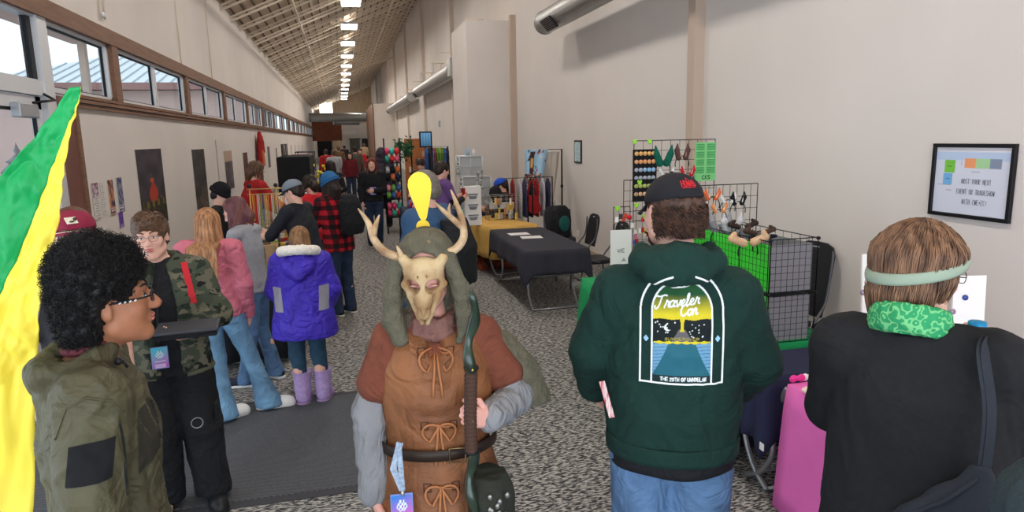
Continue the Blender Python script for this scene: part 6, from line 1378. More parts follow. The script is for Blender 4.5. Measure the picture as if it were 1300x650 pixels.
M_plaid = plaid('red_black_check', (178, 28, 42), (24, 20, 24), 9); M_plaid2 = plaid('dark_red_check', (30, 22, 24), (120, 42, 36), 14)
M_redc = mat('red_cloth', (164, 32, 36), .85, var=.1, vscale=8); M_blackp = mat('black_trousers', (26, 27, 31), .9)
def pack(t, J, M, s): F = Field((-.22, -.42, .95), (.22, -.05, 1.5), .012); F.loft([(1.0, 0, -.24, .15, .09), (1.12, 0, -.25, .165, .10), (1.38, 0, -.22, .14, .08), (1.46, 0, -.2, .09, .05)], .02, 2.5); fmesh('backpack', F, M_black, t, .006)
simple('person', 'person in blue beanie and red-black checked overshirt leaning toward the left table', (-.10, 8.25, 0), R(42), 1.68, 'checked_overshirt', M_plaid, M_navyjean, 'long', M_darkhair, dict(elR=(.22, .12, 1.16), wrR=(.15, .33, 1.1), elL=(-.2, .1, 1.15), wrL=(-.12, .32, 1.05)), (0, .08), 'beanie', mat('blue_knit', (46, 98, 146), .95, bump=.4, bscale=120), (-22, 0, 10), low=-.12, build=1.1, seed=3, extra=pack, longL=.3)
simple('person', 'person in grey cap with navy brim and dark jacket reaching left across the table', (-.40, 7.35, 0), R(62), 1.68, 'dark_jacket', mat('charcoal_jacket', (34, 35, 42), .85), M_blackp, 'short', M_darkhair, dict(elR=(.2, .16, 1.2), wrR=(.1, .42, 1.16), elL=(-.22, .2, 1.16), wrL=(-.08, .5, 1.14)), (0, .12), 'cap', (mat('grey_cap_cloth', (120, 128, 138), .85), mat('navy_brim', (38, 46, 66), .8)), (-20, 0, 5), sleeve='elbow', build=1.08, seed=5)
simple('person', 'person in black knit hat behind the nearest left table', (-1.44, 8.35, 0), R(-100), 1.60, 'dark_sweater', M_black, M_blackp, 'short', M_darkhair, None, (0, .05), 'beanie', mat('black_knit', (20, 20, 26), .95, bump=.4, bscale=120), (-25, 0, 0), seed=4)
simple('person', 'bearded vendor with long brown hair in red shirt bending over the left stall', (-1.36, 10.35, 0), R(-60), 1.80, 'red_shirt', M_redc, M_blackp, 'long', M_brownh, dict(elR=(.24, .18, 1.15), wrR=(.12, .4, 1.05), elL=(-.22, .15, 1.15), wrL=(-.12, .38, 1.0)), (0, .14), head=(-30, 0, 0), longL=.16, build=1.12, seed=7, extra=lambda t, J, M, s: fmesh('beard', Field(J['head']-.2, J['head']+.2, .008).cone(J['head']+M@V3(0, .07, -.09)*s, J['head']+M@V3(0, .07, -.16)*s, .04, .022), M_brownh, t, .004, (50, 50, 30)))
simple('person', 'person with brown hair in bright red sleeves bending behind the blue beanie', (-.30, 9.1, 0), R(40), 1.66, 'red_jacket', mat('bright_red', (206, 34, 48), .8), M_blackp, 'long', M_darkhair, dict(elR=(.2, .2, 1.12), wrR=(.1, .38, 1.0), elL=(-.2, .2, 1.12), wrL=(-.1, .4, 1.0)), (0, .2, -.03), head=(-40, 0, 0), longL=.12, seed=9)
simple('person', 'woman with long auburn hair walking toward the camera in black with a purple badge', (.54, 13.6, 0), PI, 1.72, 'black_jacket', M_black, M_navyjean, 'long', M_auburn, dict(elR=(.24, -.02, 1.12), wrR=(.22, .1, .9), elL=(-.22, .05, 1.12), wrL=(-.02, .24, 1.12), ankR=(.08, .08, .09), ankL=(-.09, -.12, .1)), longL=.34, seed=11, build=1.05, low=-.05, extra=lambda t, J, M, s: badge(t, (0, .18, 1.02), (-1, 0, 0), (0, 0, 1), mat('badge_card', (120, 140, 200), .4), .12, .15, [(.06, .1, 1.42), (.0, .18, 1.15)], cols=((150, 140, 220), (120, 90, 200))))
simple('person', 'person in dusky hooded coat walking away behind the auburn-haired woman', (.90, 16.5, 0), 0, 1.86, 'hooded_coat', mat('dusky_purple_coat', (62, 56, 68), .9), M_blackp, 'short', M_darkhair, None, (0, 0), low=-.25, res=.016, seed=12, build=1.1, extra=lambda t, J, M, s: fmesh('hood', Field(J['head']-.3, J['head']+.25, .014).ell(J['head']+V3(0, -.03, .02), (.125, .14, .15), None, 0).ell(J['head']+V3(0, -.03, -.14), (.16, .13, .1), None, .04), mat('dusky_purple_coat', (62, 56, 68), .9), t, .006))
simple('person', 'grey-haired person in blue and black jacket behind the yellow exclamation mark', (.60, 5.0, 0), R(52), 1.84, 'blue_jacket', mat('blue_grey_jacket', (48, 78, 112), .8, var=.12, vscale=5), M_blackp, 'short', mat('greying_hair', (112, 104, 98), .6, var=.2, vscale=40), None, (0, .02), head=(-12, 0, 10), build=1.25, seed=13, low=-.1, infl=.03, sr=(.088, .074, .056), extra=lambda t, J, M, s: fmesh('black_backpack', Field((-.25, -.45, 1.0), (.25, -.05, 1.62), .012).loft([(1.02, 0, -.25, .16, .09), (1.3, 0, -.25, .17, .10), (1.5, 0, -.2, .13, .07)], .02, 2.5), M_black, t, .006))
simple('person', 'person in purple and black jersey holding a red item behind the right-hand stalls', (1.38, 9.9, 0), R(-70), 1.74, 'purple_jersey', mat('purple_jersey', (110, 78, 134), .85, var=.1, vscale=5), M_navyjean, 'short', M_darkhair, dict(elR=(.24, .1, 1.14), wrR=(.1, .3, 1.2), elL=(-.2, .1, 1.14), wrL=(-.05, .3, 1.22)), head=(-15, 0, 0), seed=14, sleeve='short', extra=lambda t, J, M, s: [MB().tube([J['sh'+q]*.45+J['el'+q]*.55, J['el'+q], J['wr'+q]*.9+J['el'+q]*.1], [.062, .058, .045], 12).build('black_sleeve', M_black, t) for q in 'RL']+[MB().box(J['wrL']+V3(.06, .06, .06), (.09, .03, .13)).build('red_pouch', M_redc, t, bevel=.01)])
simple('person', 'dark-haired vendor in black sitting by the fabric rolls', (1.62, 14.2, 0), R(150), 1.66, 'black_hoodie', M_black, M_blackp, 'short', M_darkhair, None, (0, .1), head=(-25, 0, 0), res=.016, seed=15)
def sitpose(): return dict(pelvis=(0, 0, .55), chest=(0, .04, .87), neck=(0, .06, 1.07), head=(0, .12, 1.21), hipR=(.09, 0, .52), hipL=(-.09, 0, .52), kneeR=(.12, .42, .52), kneeL=(-.12, .42, .52), ankR=(.12, .42, .09), ankL=(-.12, .42, .09), shR=(.185, .04, 1.02), shL=(-.185, .04, 1.02), elR=(.24, .14, .78), elL=(-.24, .14, .78), wrR=(.12, .36, .82), wrL=(-.12, .36, .82))
simple('person', 'seated vendor in bright blue cap and dark red checked shirt behind the yellow table', (2.78, 11.6, 0), R(75), 1.78, 'checked_shirt', M_plaid2, M_blackp, 'short', M_darkhair, sitpose(), hat='cap', hatm=(mat('royal_blue_cloth', (34, 78, 186), .8),)*2, head=(-25, 0, 0), build=1.15, seed=16, low=-.02)
# far crowd along the aisle
M_floral = mat('black_floral_cloth', (34, 32, 36), .85, rgb2=(150, 130, 120), vscale=14); _rp = [n for n in M_floral.node_tree.nodes if n.type == 'VALTORGB'][0]; _rp.color_ramp.elements[0].position = .58; _rp.color_ramp.elements[1].position = .66
crowd = [('woman with dark hair in long black floral dress beside the yellow flowers', 419, 14.6, 20, 1.66, M_floral, M_floral, 'long', M_darkhair, -.5),
 ('person in pale grey shirt far down the aisle at the left', 424, 25, 5, 1.75, mat('pale_grey_shirt', (168, 172, 176), .9), M_navyjean, 'short', M_brownh, -.08), ('person in red top far down the aisle beside the grey shirt', 414, 29, 10, 1.72, M_redc, M_blackp, 'short', M_darkhair, -.08),
 ('person in brown coat far down the aisle behind the grey shirt', 430.5, 34, 0, 1.80, mat('brown_coat', (110, 82, 58), .9), M_blackp, 'short', M_brownh, -.25), ('person in dark red jacket with long hair in the middle of the far aisle', 444, 24.5, 185, 1.66, mat('dark_red_jacket', (104, 30, 40), .9), M_navyjean, 'long', M_darkhair, -.1),
 ('tall person in grey-brown coat in the middle of the far aisle', 451, 26.5, 0, 1.84, mat('taupe_coat', (92, 84, 76), .9), M_blackp, 'short', M_darkhair, -.3), ('person in bright red top at the right of the far aisle', 457.5, 31, 175, 1.70, mat('bright_red', (206, 34, 48), .8), M_blackp, 'short', M_darkhair, -.08),
 ('person in dark clothes walking near the far doorway', 438, 45, 0, 1.75, M_black, M_blackp, 'short', M_darkhair, -.08), ('person in black coat by the colourful fabric stack', 482, 21, -60, 1.72, M_black, M_blackp, 'long', M_darkhair, -.2), ('person in beige jacket far away near the lit doorway', 463, 52, 0, 1.78, mat('beige_jacket', (170, 150, 120), .9), M_blackp, 'short', M_brownh, -.1)]
for i, (lab, px_, Y_, rzd, h_, tm, lm_, hr, hm_, low_) in enumerate(crowd):
    p = at(px_, 200, Y=Y_); simple('person', lab, (p[0], Y_, 0), R(rzd), h_, 'jacket', tm, lm_, hr, hm_, res=.017, seed=20+i, low=low_, face=False)
# ============================================================ FURNITURE AND GOODS
def cloth(name, label, cat, loc, rz, L, W, H, drop, m, corner=.0, wave=.018, bottom=None, seed=0, group=None):
    """cloth over a table of L (y) x W (x), top at H; hangs `drop` (or per-side drops [+x,+y,-x,-y])"""
    rg = np.random.default_rng(seed); dr = drop if hasattr(drop, '__len__') else [drop]*4; hx, hy = W/2+.006, L/2+.006
    n = 26; per = []
    for i in range(n): per.append((hx, -hy+2*hy*i/n, 0, i/n))
    for i in range(n): per.append((hx-2*hx*i/n, hy, 1, i/n))
    for i in range(n): per.append((-hx, hy-2*hy*i/n, 2, i/n))
    for i in range(n): per.append((-hx+2*hx*i/n, -hy, 3, i/n))
    N_ = len(per); V = []; lv = 7; nr = [(1, 0), (0, 1), (-1, 0), (0, -1)]
    for j in range(lv):
        v = j/(lv-1)
        for i, (x, y, sd, q) in enumerate(per):
            d0, dn, dp = dr[sd], dr[(sd+1) % 4], dr[(sd-1) % 4]; e0, e1 = max(0, 1-q/.10), max(0, 1-(1-q)/.10)
            d = d0*(1-.5*e0-.5*e1)+.5*e0*dp+.5*e1*dn + corner*(max(e0, e1)**1.5)
            nx, ny = nr[sd]; 
            if e0 > 0: p = nr[(sd-1) % 4]; nx, ny = nx*(1-.5*e0)+p[0]*.5*e0, ny*(1-.5*e0)+p[1]*.5*e0
            if e1 > 0: p = nr[(sd+1) % 4]; nx, ny = nx*(1-.5*e1)+p[0]*.5*e1, ny*(1-.5*e1)+p[1]*.5*e1
            w = (wave*math.sin(i*.9+seed)+wave*.6*math.sin(i*.37+seed*2)+.010)*v; out = .012*min(1, v*6)+max(w, -.004)+.018*v+.03*max(e0, e1)*v
            V.append((x+nx*out, y+ny*out, H+.004-d*v-.006*(v > 0)))
    F = [(j*N_+i, j*N_+(i+1) % N_, (j+1)*N_+(i+1) % N_, (j+1)*N_+i) for j in range(lv-1) for i in range(N_)]
    mb = MB(); mb._add(V, [tuple(reversed(f)) for f in F], True); c0 = len(mb.v); mb.v += [(0, 0, H+.004)]; mb.f += [(c0, i, (i+1) % N_) for i in range(N_)]; mb.m += [0]*N_; mb.s += [False]*N_
    o = mb.build(name, m, None, loc, rz); so = o.modifiers.new('thick', 'SOLIDIFY'); so.thickness = .004; so.offset = 1; return tag(o, label, cat, group)
def folding_table(label, loc, rz, L, W, H, group=None, topc=(200, 196, 186)):
    t = empty('folding_table', loc, rz, label, 'table', group); MB().b2((-W/2, -L/2, H-.035), (W/2, L/2, H-.003)).build('tabletop', mat('table_laminate', topc, .6), t, bevel=.006)
    lm = mat('grey_table_steel', (160, 162, 164), .4, metal=.7)
    for sy in (-1, 1):
        y0 = sy*(L/2-.32); k = MB()
        for sx in (-1, 1):
            x = sx*(W/2-.07); pts = spl([(x, y0-sy*.10, H-.045), (x, y0-sy*.06, H-.12), (x, y0+sy*.02, H*.55), (x, y0+sy*.0, .26), (x, y0+sy*.10, .10), (x, y0+sy*.24, .012)], 6); k.tube(pts, .016, 8)
            k2 = MB(); k2.tube([(x, y0+sy*.24, .012), (x, y0+sy*.27, .006)], .016, 8); 
        k.tube([(-(W/2-.07), y0+sy*.02, .38), (W/2-.07, y0+sy*.02, .38)], .011, 8).tube([(-(W/2-.07), y0+sy*.235, .018), (W/2-.07, y0+sy*.235, .018)], .011, 8)
        k.build('leg', lm, t)
    return t
def banquet_chair(label, loc, rz, group=None, h=.94):
    t = empty('banquet_chair', loc, rz, label, 'chair', group); bl_, fr = mat('black_vinyl', (30, 30, 34), .5), mat('dark_grey_steel', (92, 92, 96), .35, metal=.7)
    MB().b2((-.22, -.21, .42), (.22, .22, .475)).build('seat', bl_, t, bevel=.02, seg=3)
    def back(u, v):
        x = (u-.5)*.42; w = 1-.0*v; top = math.sqrt(max(0, 1-(abs(x)/.22)**4)); return (x*(1-.06*(v > .9)), -.22-.10*v-.012*(1-(x/.21)**2), .50+(h-.50)*v*top+(0 if v else 0))
    k = MB(); pl = [(-.19, .48), (-.205, .75), (-.20, h-.10), (-.17, h-.035), (-.10, h-.006), (0, h), (.10, h-.006), (.17, h-.035), (.20, h-.10), (.205, .75), (.19, .48)]
    k.prism(pl, (0, -.235, 0), (1, 0, 0), (0, -.20, 1), .028); k.build('backrest', bl_, t, bevel=.008)
    MB().tube([(-.035, -.235-.2*(h-.05)-.006, h-.05), (.035, -.235-.2*(h-.05)-.006, h-.05)], .009, 6).build('handle_slot', mat('pale_slot', (190, 190, 196), .5), t)
    for sx in (-1, 1):
        MB().tube(spl([(sx*.205, .25, .012), (sx*.21, .20, .44), (sx*.215, -.02, .45)], 5), .0115, 8).build('leg', fr, t)
        MB().tube(spl([(sx*.205, -.30, .012), (sx*.215, -.22, .40), (sx*.215, -.235-.2*.6, .62), (sx*.212, -.235-.2*(h-.08)+.02, h-.06)], 5), .0115, 8).build('leg', fr, t)
    MB().tube([(-.205, .22, .2), (.205, .22, .2)], .008, 6).build('stretcher', fr, t); return t
def grid_panel(name, label, o, U, H_, nx, nz, m, parent=None, r_=.0022, cat='display rack', group=None, frame=.004):
    t = parent or empty(name, tuple(o), 0, label, cat, group); U = V3(*U); k = MB(); b = V3(0, 0, 0) if parent is None else V3(*o)
    for i in range(nx+1): k.tube([b+U*i/nx, b+U*i/nx+V3(0, 0, H_)], frame if i in (0, nx) else r_, 5)
    for j in range(nz+1): k.tube([b+V3(0, 0, H_*j/nz), b+U+V3(0, 0, H_*j/nz)], frame if j in (0, nz) else r_, 5)
    k.build('wire_grid', m, t); return t
def thing_mb(name, label, cat, mb, m, group=None, bevel=0): return tag(mb.build(name, m, None, bevel=bevel), label, cat, group)
M_blackwire = mat('black_wire', (24, 24, 26), .45, metal=.3)
M_bcloth = mat('charcoal_tablecloth', (48, 48, 58), .85, var=.06, vscale=5)
# ---- flag behind the man with the afro
def flag():
    Yf = 2.28; Lb = [(93, 112), (66, 150), (35, 190), (0, 232), (-60, 310), (-100, 450), (-120, 640), (-130, 800)]; Rb = [(107, 111), (104, 130), (94, 165), (87, 205), (77, 290), (62, 365), (50, 440), (44, 800)]
    ya = [110, 150, 190, 232, 310, 450, 640, 800]
    a = [V3(*at(*p, Y=Yf)) for p in Lb]; b_ = [V3(*at(*p, Y=Yf)) for p in Rb]; base = at(-90, 800, Y=Yf+.07); base[2] = 0
    t = empty('green_and_yellow_flag', base, 0, 'large crumpled green and yellow flag hanging at the left edge', 'flag'); nu, nv = 46, 90; V = []; K = []
    s0, s1 = V3(*at(90, 172, Y=Yf)), V3(*at(0, 392, Y=Yf)); n1 = nu//2
    for i in range(nu+1):
        for j in range(nv+1):
            v = j/nv*(len(a)-1); k = min(int(v), len(a)-2); q = v-k; P0, P1 = a[k]*(1-q)+a[k+1]*q, b_[k]*(1-q)+b_[k+1]*q
            sx = s0[0]+(s1[0]-s0[0])*((P0[2]+P1[2])/2-s0[2])/(s1[2]-s0[2]); us = min(.995, max(.02, (sx-P0[0])/(P1[0]-P0[0]+1e-6)))
            u = us*i/n1 if i <= n1 else us+(1-us)*(i-n1)/(nu-n1); p = P0*(1-u)+P1*u; V.append(p); K.append((u, j/nv))
    V = np.array(V); K = np.array(K); ln = pnoise(V*V3(5, 0, 3)+3)*.07+(.5-np.abs(pnoise(V*V3(14, 0, 9)+9)*2.4))*.026+(.5-np.abs(pnoise(V*V3(34, 0, 24)+4)*2))*.012; V[:, 1] += ln*np.clip(K[:, 1]*8, .15, 1)-.03
    # colour boundary: straight seam in the plane of the cloth
    s0, s1 = V3(*at(90, 172, Y=Yf)), V3(*at(0, 392, Y=Yf)); 
    F = []; mi = []
    for i in range(nu):
        for j in range(nv):
            f = (i*(nv+1)+j, (i+1)*(nv+1)+j, (i+1)*(nv+1)+j+1, i*(nv+1)+j+1); c = V[list(f)].mean(0); F.append(f); side = (s1[0]-s0[0])*(c[2]-s0[2])-(s1[2]-s0[2])*(c[0]-s0[0]); mi.append(0 if i < n1 else 1)
    g, y_ = mat('green_flag_nylon', (24, 158, 84), .45, var=.05, vscale=4), mat('yellow_flag_nylon', (246, 222, 74), .45, var=.04, vscale=4)
    lb = V-V3(*base)
    for nm, k_, m_ in (('green_field', 0, g), ('yellow_field', 1, y_)):
        o = link_mesh(nm, lb, [f for f, q in zip(F, mi) if q == k_], m_, t); so = o.modifiers.new('t', 'SOLIDIFY'); so.thickness = .002
    top = V3(*at(88, 135, Y=Yf+.07)); MB().tube([top-V3(*base), (0, .02, 0)], .011, 8).build('flag_pole', M_alu, t)
flag()
# ---- posters, banners and flyers on the left wall
def wall_poster(name, label, x0, x1, yt, yb, img, cat='poster', group=None, nu=20, nv=40, frame=None):
    a = at(x0, yt, X=XL+.012); b_ = at(x1, yb, X=XL+.012); zt, zb = a[2], b_[2]; y0, y1 = a[1], b_[1]
    o = MB().b2((XL+.002, y0, zb), (XL+.010, y1, zt)).build(name, frame or mat('poster_paper', (220, 216, 208), .7)); tag(o, label, cat, group)
    patch('printed_face', (XL+.0125, y0, zb), (0, y1-y0, 0), (0, 0, zt-zb), img, nu, nv, o); return o
def C_(*c): return np.array(srgb(*c)[:3])
def img_dark(seed, tint=(50, 44, 52), low=(40, 40, 30), spots=True):
    def f(x, y):
        P = np.stack([x.ravel()*3, y.ravel()*5, np.full(x.size, seed*3.3)], 1); n = pnoise(P).reshape(x.shape)[..., None]; C = C_(*tint)*(1+1.2*n)*(.6+.6*y[..., None]); C = np.where(y[..., None] < .35, C_(*low)*(1+1.5*n), C); n2 = pnoise(P*5).reshape(x.shape)
        if spots: C[(n2 > .38) & (y < .45)] = C_(170, 110, 50)
        return np.clip(C, 0, 1)
    return f
def img_red(x, y):
    C = img_dark(1, (62, 54, 62), (44, 44, 30))(x, y); body = (np.abs(x-.52) < .17*(1-((y-.42)/.16)**2).clip(0)) ; C[body & (y > .33) & (y < .58)] = C_(176, 60, 40); hd = ((x-.5)/.07)**2+((y-.60)/.035)**2 < 1; C[hd] = C_(196, 84, 50); C[(np.abs(x-.5) < .02) & (y > .62) & (y < .68)] = C_(150, 70, 40)
    st = (y < .34) & (y > .26) & (np.abs(x-.5) < .42) & (np.sin(x*30) > .2); C[st] = C_(120, 104, 48); return C
wall_poster('large_poster', 'large dark poster with a seated red figure on the left wall', 171, 214, 190, 280, img_red, nu=44, nv=60)
wall_poster('tall_poster', 'tall dark poster with grey arch shape behind the blonde girl', 243, 266, 190, 263, img_dark(4, (62, 58, 58), (70, 62, 56)), nu=30, nv=50)
def img_text(cols=(90, 90, 100), bg=(222, 216, 210), rows=9):
    def f(x, y):
        C = np.zeros(x.shape+(3,))+C_(*bg); ln = ((y*rows) % 1); C[(ln > .35) & (ln < .7) & (np.abs(x-.5) < .28+.12*np.sin(np.floor(y*rows)*2.3)) & (np.sin(x*90+np.floor(y*rows)) > -.4)] = C_(*cols); return C
    return f
def img_flyer(c1, c2, seed):
    def f(x, y):
        P = np.stack([x.ravel()*4, y.ravel()*6, np.full(x.size, seed*7.1)], 1); n = pnoise(P).reshape(x.shape)[..., None]*1.6+.5; C = C_(*c1)*(1-n.clip(0, 1))+C_(*c2)*n.clip(0, 1); ln = (y*12) % 1; C[(y < .22) & (ln > .3) & (ln < .7) & (np.abs(x-.5) < .35)] = C_(220, 210, 220); return C
    return f
wall_poster('small_flyer', 'small pink and white flyer with black print, leftmost on the left wall', 116, 126, 233, 250, img_flyer((214, 196, 204), (120, 66, 100), 2))
wall_poster('text_flyer', 'white sheet of printed text lines under the pink flyer', 118, 130, 252, 277, img_text(), nu=24, nv=60)
wall_poster('text_flyer', 'white schedule sheet of small text left of the orange picture poster', 127, 136, 232, 272, img_text((120, 120, 128), (224, 218, 212), 14), nu=24, nv=70)
wall_poster('picture_poster', 'narrow navy poster with an orange figure on the left wall', 136, 148, 229, 272, img_flyer((40, 44, 76), (226, 150, 96), 5), nu=24, nv=50)
wall_poster('picture_poster', 'narrow blue-violet poster at the right of the orange figure poster', 147, 159, 226, 268, img_flyer((56, 62, 104), (150, 150, 168), 8), nu=24, nv=50)
wall_poster('purple_flyer', 'purple flyer low on the wall under the blue-violet poster', 150, 158, 270, 288, img_flyer((98, 56, 150), (120, 80, 170), 9))
for i, (x0, x1, yt, yb, c1, lab) in enumerate([(274, 279, 178, 236, (120, 122, 134), 'narrow grey banner standing out beside the tall poster'), (284, 298, 192, 238, (92, 84, 88), 'grey banner with beige top on the left wall'), (308, 317, 194, 232, (84, 50, 52), 'dark reddish banner just left of the hanging red cloth'),
     (339, 344, 186, 212, (96, 92, 96), 'first narrow grey poster right of the red cloth'), (350, 353.5, 188, 214, (110, 106, 106), 'second narrow grey poster right of the red cloth'), (357, 360.5, 184, 211, (86, 70, 66), 'third narrow poster right of the red cloth, brownish'), (363.5, 366, 184, 208, (96, 92, 90), 'fourth narrow poster right of the red cloth'),
     (369, 371.3, 184, 206, (90, 84, 84), 'fifth narrow poster right of the red cloth'), (374, 376, 184, 204, (96, 90, 88), 'sixth narrow poster right of the red cloth'), (378.5, 380.3, 184, 203, (84, 80, 80), 'seventh narrow poster right of the red cloth'), (383, 384.6, 184, 202, (84, 80, 80), 'farthest narrow poster on the left wall')]):
    im = img_dark(10+i, c1, c1, False)
    if i == 1: im = (lambda g: (lambda x, y: np.where(y[..., None] > .72, C_(186, 160, 140), g(x, y))))(im)
    wall_poster('wall_banner', lab, x0, x1, yt, yb, im, 'banner', nu=6, nv=20)
# red garment hanging on the wall
p0 = at(327, 166, X=-2.9); F = Field((-.35, -.6, -2.2), (.35, .6, .15), .02); rc = empty('hanging_red_coat', p0, 0, 'long red coat with orange lining hanging on the left wall', 'coat')
zb = at(327, 212, X=-2.9)[2]-p0[2]; F.loft([(zb, .05, 0, .09, .55), (zb*.5, .05, 0, .09, .42), (-.35, .05, 0, .08, .32), (-.05, .05, 0, .05, .12)], .02, 2.4); F.cone((.05, .30, -.25), (.08, .52, -.75), .09, .06, .04)
fmesh('cloth', F, M_redc, rc, .03, (5, 5, 2), 3); MB().b2((.10, -.38, zb), (.16, .0, -.7)).build('orange_lining', mat('orange_lining', (206, 104, 44), .8), rc); MB().tube([(0, 0, .12), (.05, 0, .02), (.05, 0, -.05)], .01, 5).build('hook', M_dark, rc)
# ---- left row of stalls
Mdk = mat('black_drape', (24, 24, 28), .9, var=.1, vscale=4)
def stall(label, x, y0, y1, W=.62, H=.76, m=None, drop=.70, name='tablecloth', seed=1, rz=0, cl=None):
    folding_table('folding table under the '+label, (x, (y0+y1)/2, 0), rz, y1-y0, W, H); return cloth(name, label, 'tablecloth', (x, (y0+y1)/2, 0), rz, y1-y0, W, H, drop, m or Mdk, seed=seed)
stall('black cloth on the nearest table of the left row', -.97, 6.55, 8.05, .6, seed=1)
stall('black cloth on the left table before the red-shirted vendor', -.85, 8.35, 10.2, .5, seed=2)
stall('grey cloth on the left table with white papers', -.75, 10.5, 12.4, .6, m=mat('grey_cloth', (120, 118, 120), .9), seed=3)
stall('black cloth under the tall black display block', -.93, 13.4, 15.4, .7, seed=4)
stall('dark cloth far along the left row beyond the display block', -.95, 17.5, 21, .8, seed=5)
brass = mat('brass_tube', (206, 174, 108), .35, metal=.8)
r = empty('brass_display_rack', (-1.1, 8.62, .764), 0, 'brass rail rack hung with necklaces in front of the red-shirted vendor', 'display rack')
k = MB(); 
for x in (0, .30, .58): k.tube([(x, 0, 0), (x, 0, .78)], .008, 6)
k.tube([(-.03, 0, .76), (.62, 0, .76)], .008, 6).tube([(-.03, 0, .70), (.62, 0, .70)], .006, 6).tube([(0, 0, .1), (.58, 0, .1)], .006, 6); k.build('rail', brass, r)
for x in (0, .30, .58): MB().ell((x, 0, .80), (.025, .025, .025), 10, 7).build('finial', M_dark, r)
rg = np.random.default_rng(3); cols_ = [(210, 170, 70), (190, 60, 50), (220, 220, 210), (150, 180, 90), (90, 110, 160), (230, 190, 120)]
for i in range(20):
    x = .02+.54*(i+.5)/20; l = .25+.22*rg.random(); c = cols_[i % 6]; k = MB(); k.tube([(x-.008, .0, .70), (x-.006, -.01, .70-l), (x, -.012, .70-l-.03), (x+.006, -.01, .70-l), (x+.008, 0, .70)], .0035, 5).ell((x, -.012, .70-l-.04), (.010, .006, .014), 8, 5)
    o = k.build('necklace', mat('cord_%d_%d_%d' % c, c, .6)); o.location = (-1.1, 8.62, .764); tag(o, 'beaded necklace hanging from the brass rail rack', 'necklace', 'necklaces on the brass rack')
grid_panel('white_card_rack', 'small wire rack of white cards on the nearest left table', (-1.05, 6.9, .765), (.26, .0, 0), .30, 4, 4, M_blackwire)
for i in range(3):
    for j in range(3): thing_mb('white_card', 'white square card clipped in the small wire rack on the left table', 'card', MB().b2((-1.04+i*.085, 6.905, .775+j*.095), (-.965+i*.085, 6.912, .86+j*.095)), M_white, 'white cards in the small wire rack')
tag(MB().b2((-.93, 7.5, .765), (-.75, 7.56, 1.0)).build('picture_box', mat('kraft_board', (186, 150, 110), .8), bevel=.004), 'brown picture box standing on the nearest left table', 'box')
for i in range(6): 
    o = MB().box((0, 0, .004+.003*i), (.21, .28, .003), rz=rg.random()*.3).build('paper_print', M_white, loc=(-.72+.04*(i % 3), 10.9+.25*(i//2), .766)); tag(o, 'white paper print lying on the grey left table', 'print', 'paper prints on the grey table')
pr_ = MB(); pr_.b2((-.3, 0, 0), (.3, .03, .45)); o = pr_.build('leaning_board', M_white, loc=(-.85, 11.9, .77), rz=.3); tag(o, 'white board of stickers leaning on the grey left table', 'board')
for i in range(14):
    c = cols_[(i*5) % 6]; o = MB().box((0, 0, .035), (.05+.03*rg.random(), .05, .07)).build('small_trinket_box', mat('cord_%d_%d_%d' % c, c, .6), loc=(-.98+.26*rg.random(), 8.75+.1*i, .766), rz=rg.random(), bevel=.006); tag(o, 'small coloured trinket box on the stall before the red-shirted vendor', 'box', 'trinket boxes on the second left table')
bd = empty('black_display_block', (-.91, 14.4, .77), 0, 'tall black draped display block standing on the left row', 'display stand'); MB().b2((-.30, -.85, 0), (.30, .85, 1.02)).build('block', Mdk, bd, bevel=.03)
k = MB()
for i in range(5): k.tube([(-.2, -.7+.33*i, 1.02), (-.2, -.7+.33*i, 1.25)], .01, 5).tube([(-.2, -.78+.33*i, 1.25), (-.2, -.62+.33*i, 1.25)], .008, 5)
k.build('wire_stand', M_blackwire, bd)
fl = empty('yellow_flower_bunch', (-.48, 15.9, 0), 0, 'tall stand of yellow flowers beside the black display block', 'flowers'); MB().lathe([(.12, 0), (.10, .5), (.13, .9), (.001, .9)], n=12).build('dark_vase', Mdk, fl)
for i in range(24):
    k = MB(); k.ell((.14*rg.normal()*.7, .14*rg.normal()*.7, 1.05+.5*rg.random()), (.04, .04, .035), 7, 5); k.build('blossom', mat('yellow_petal', (232, 222, 60), .7), fl)
for i, (x, y, c, lab) in enumerate([(-1.1, 17.8, (60, 60, 64), 'dark shelf of goods at the far left stall'), (-1.1, 20.2, (120, 50, 60), 'wine-red goods shelf at the far left stall'), (-1.2, 24, (50, 56, 70), 'navy display shelf beyond the far left stall')]):
    t = empty('goods_shelf', (x, y, .77 if i < 2 else 0), 0, lab, 'shelf'); hgt = .9 if i < 2 else 1.7
    for z in np.linspace(0, hgt, 4): MB().b2((-.3, -.6, z), (.3, .6, z+.03)).build('shelf_board', mat('shelf_%d' % i, c, .7), t)
    for sx in (-1, 1):
        for sy in (-1, 1): MB().tube([(sx*.28, sy*.58, 0), (sx*.28, sy*.58, hgt)], .015, 6).build('post', M_blackwire, t)
    for j in range(10): MB().box((-.15+.3*rg.random(), -.5+.1*j, .03+hgt*(j % 3)/3+.08), (.12, .08, .16)).build('merchandise', mat('cord_%d_%d_%d' % cols_[j % 6], cols_[j % 6], .6), t)
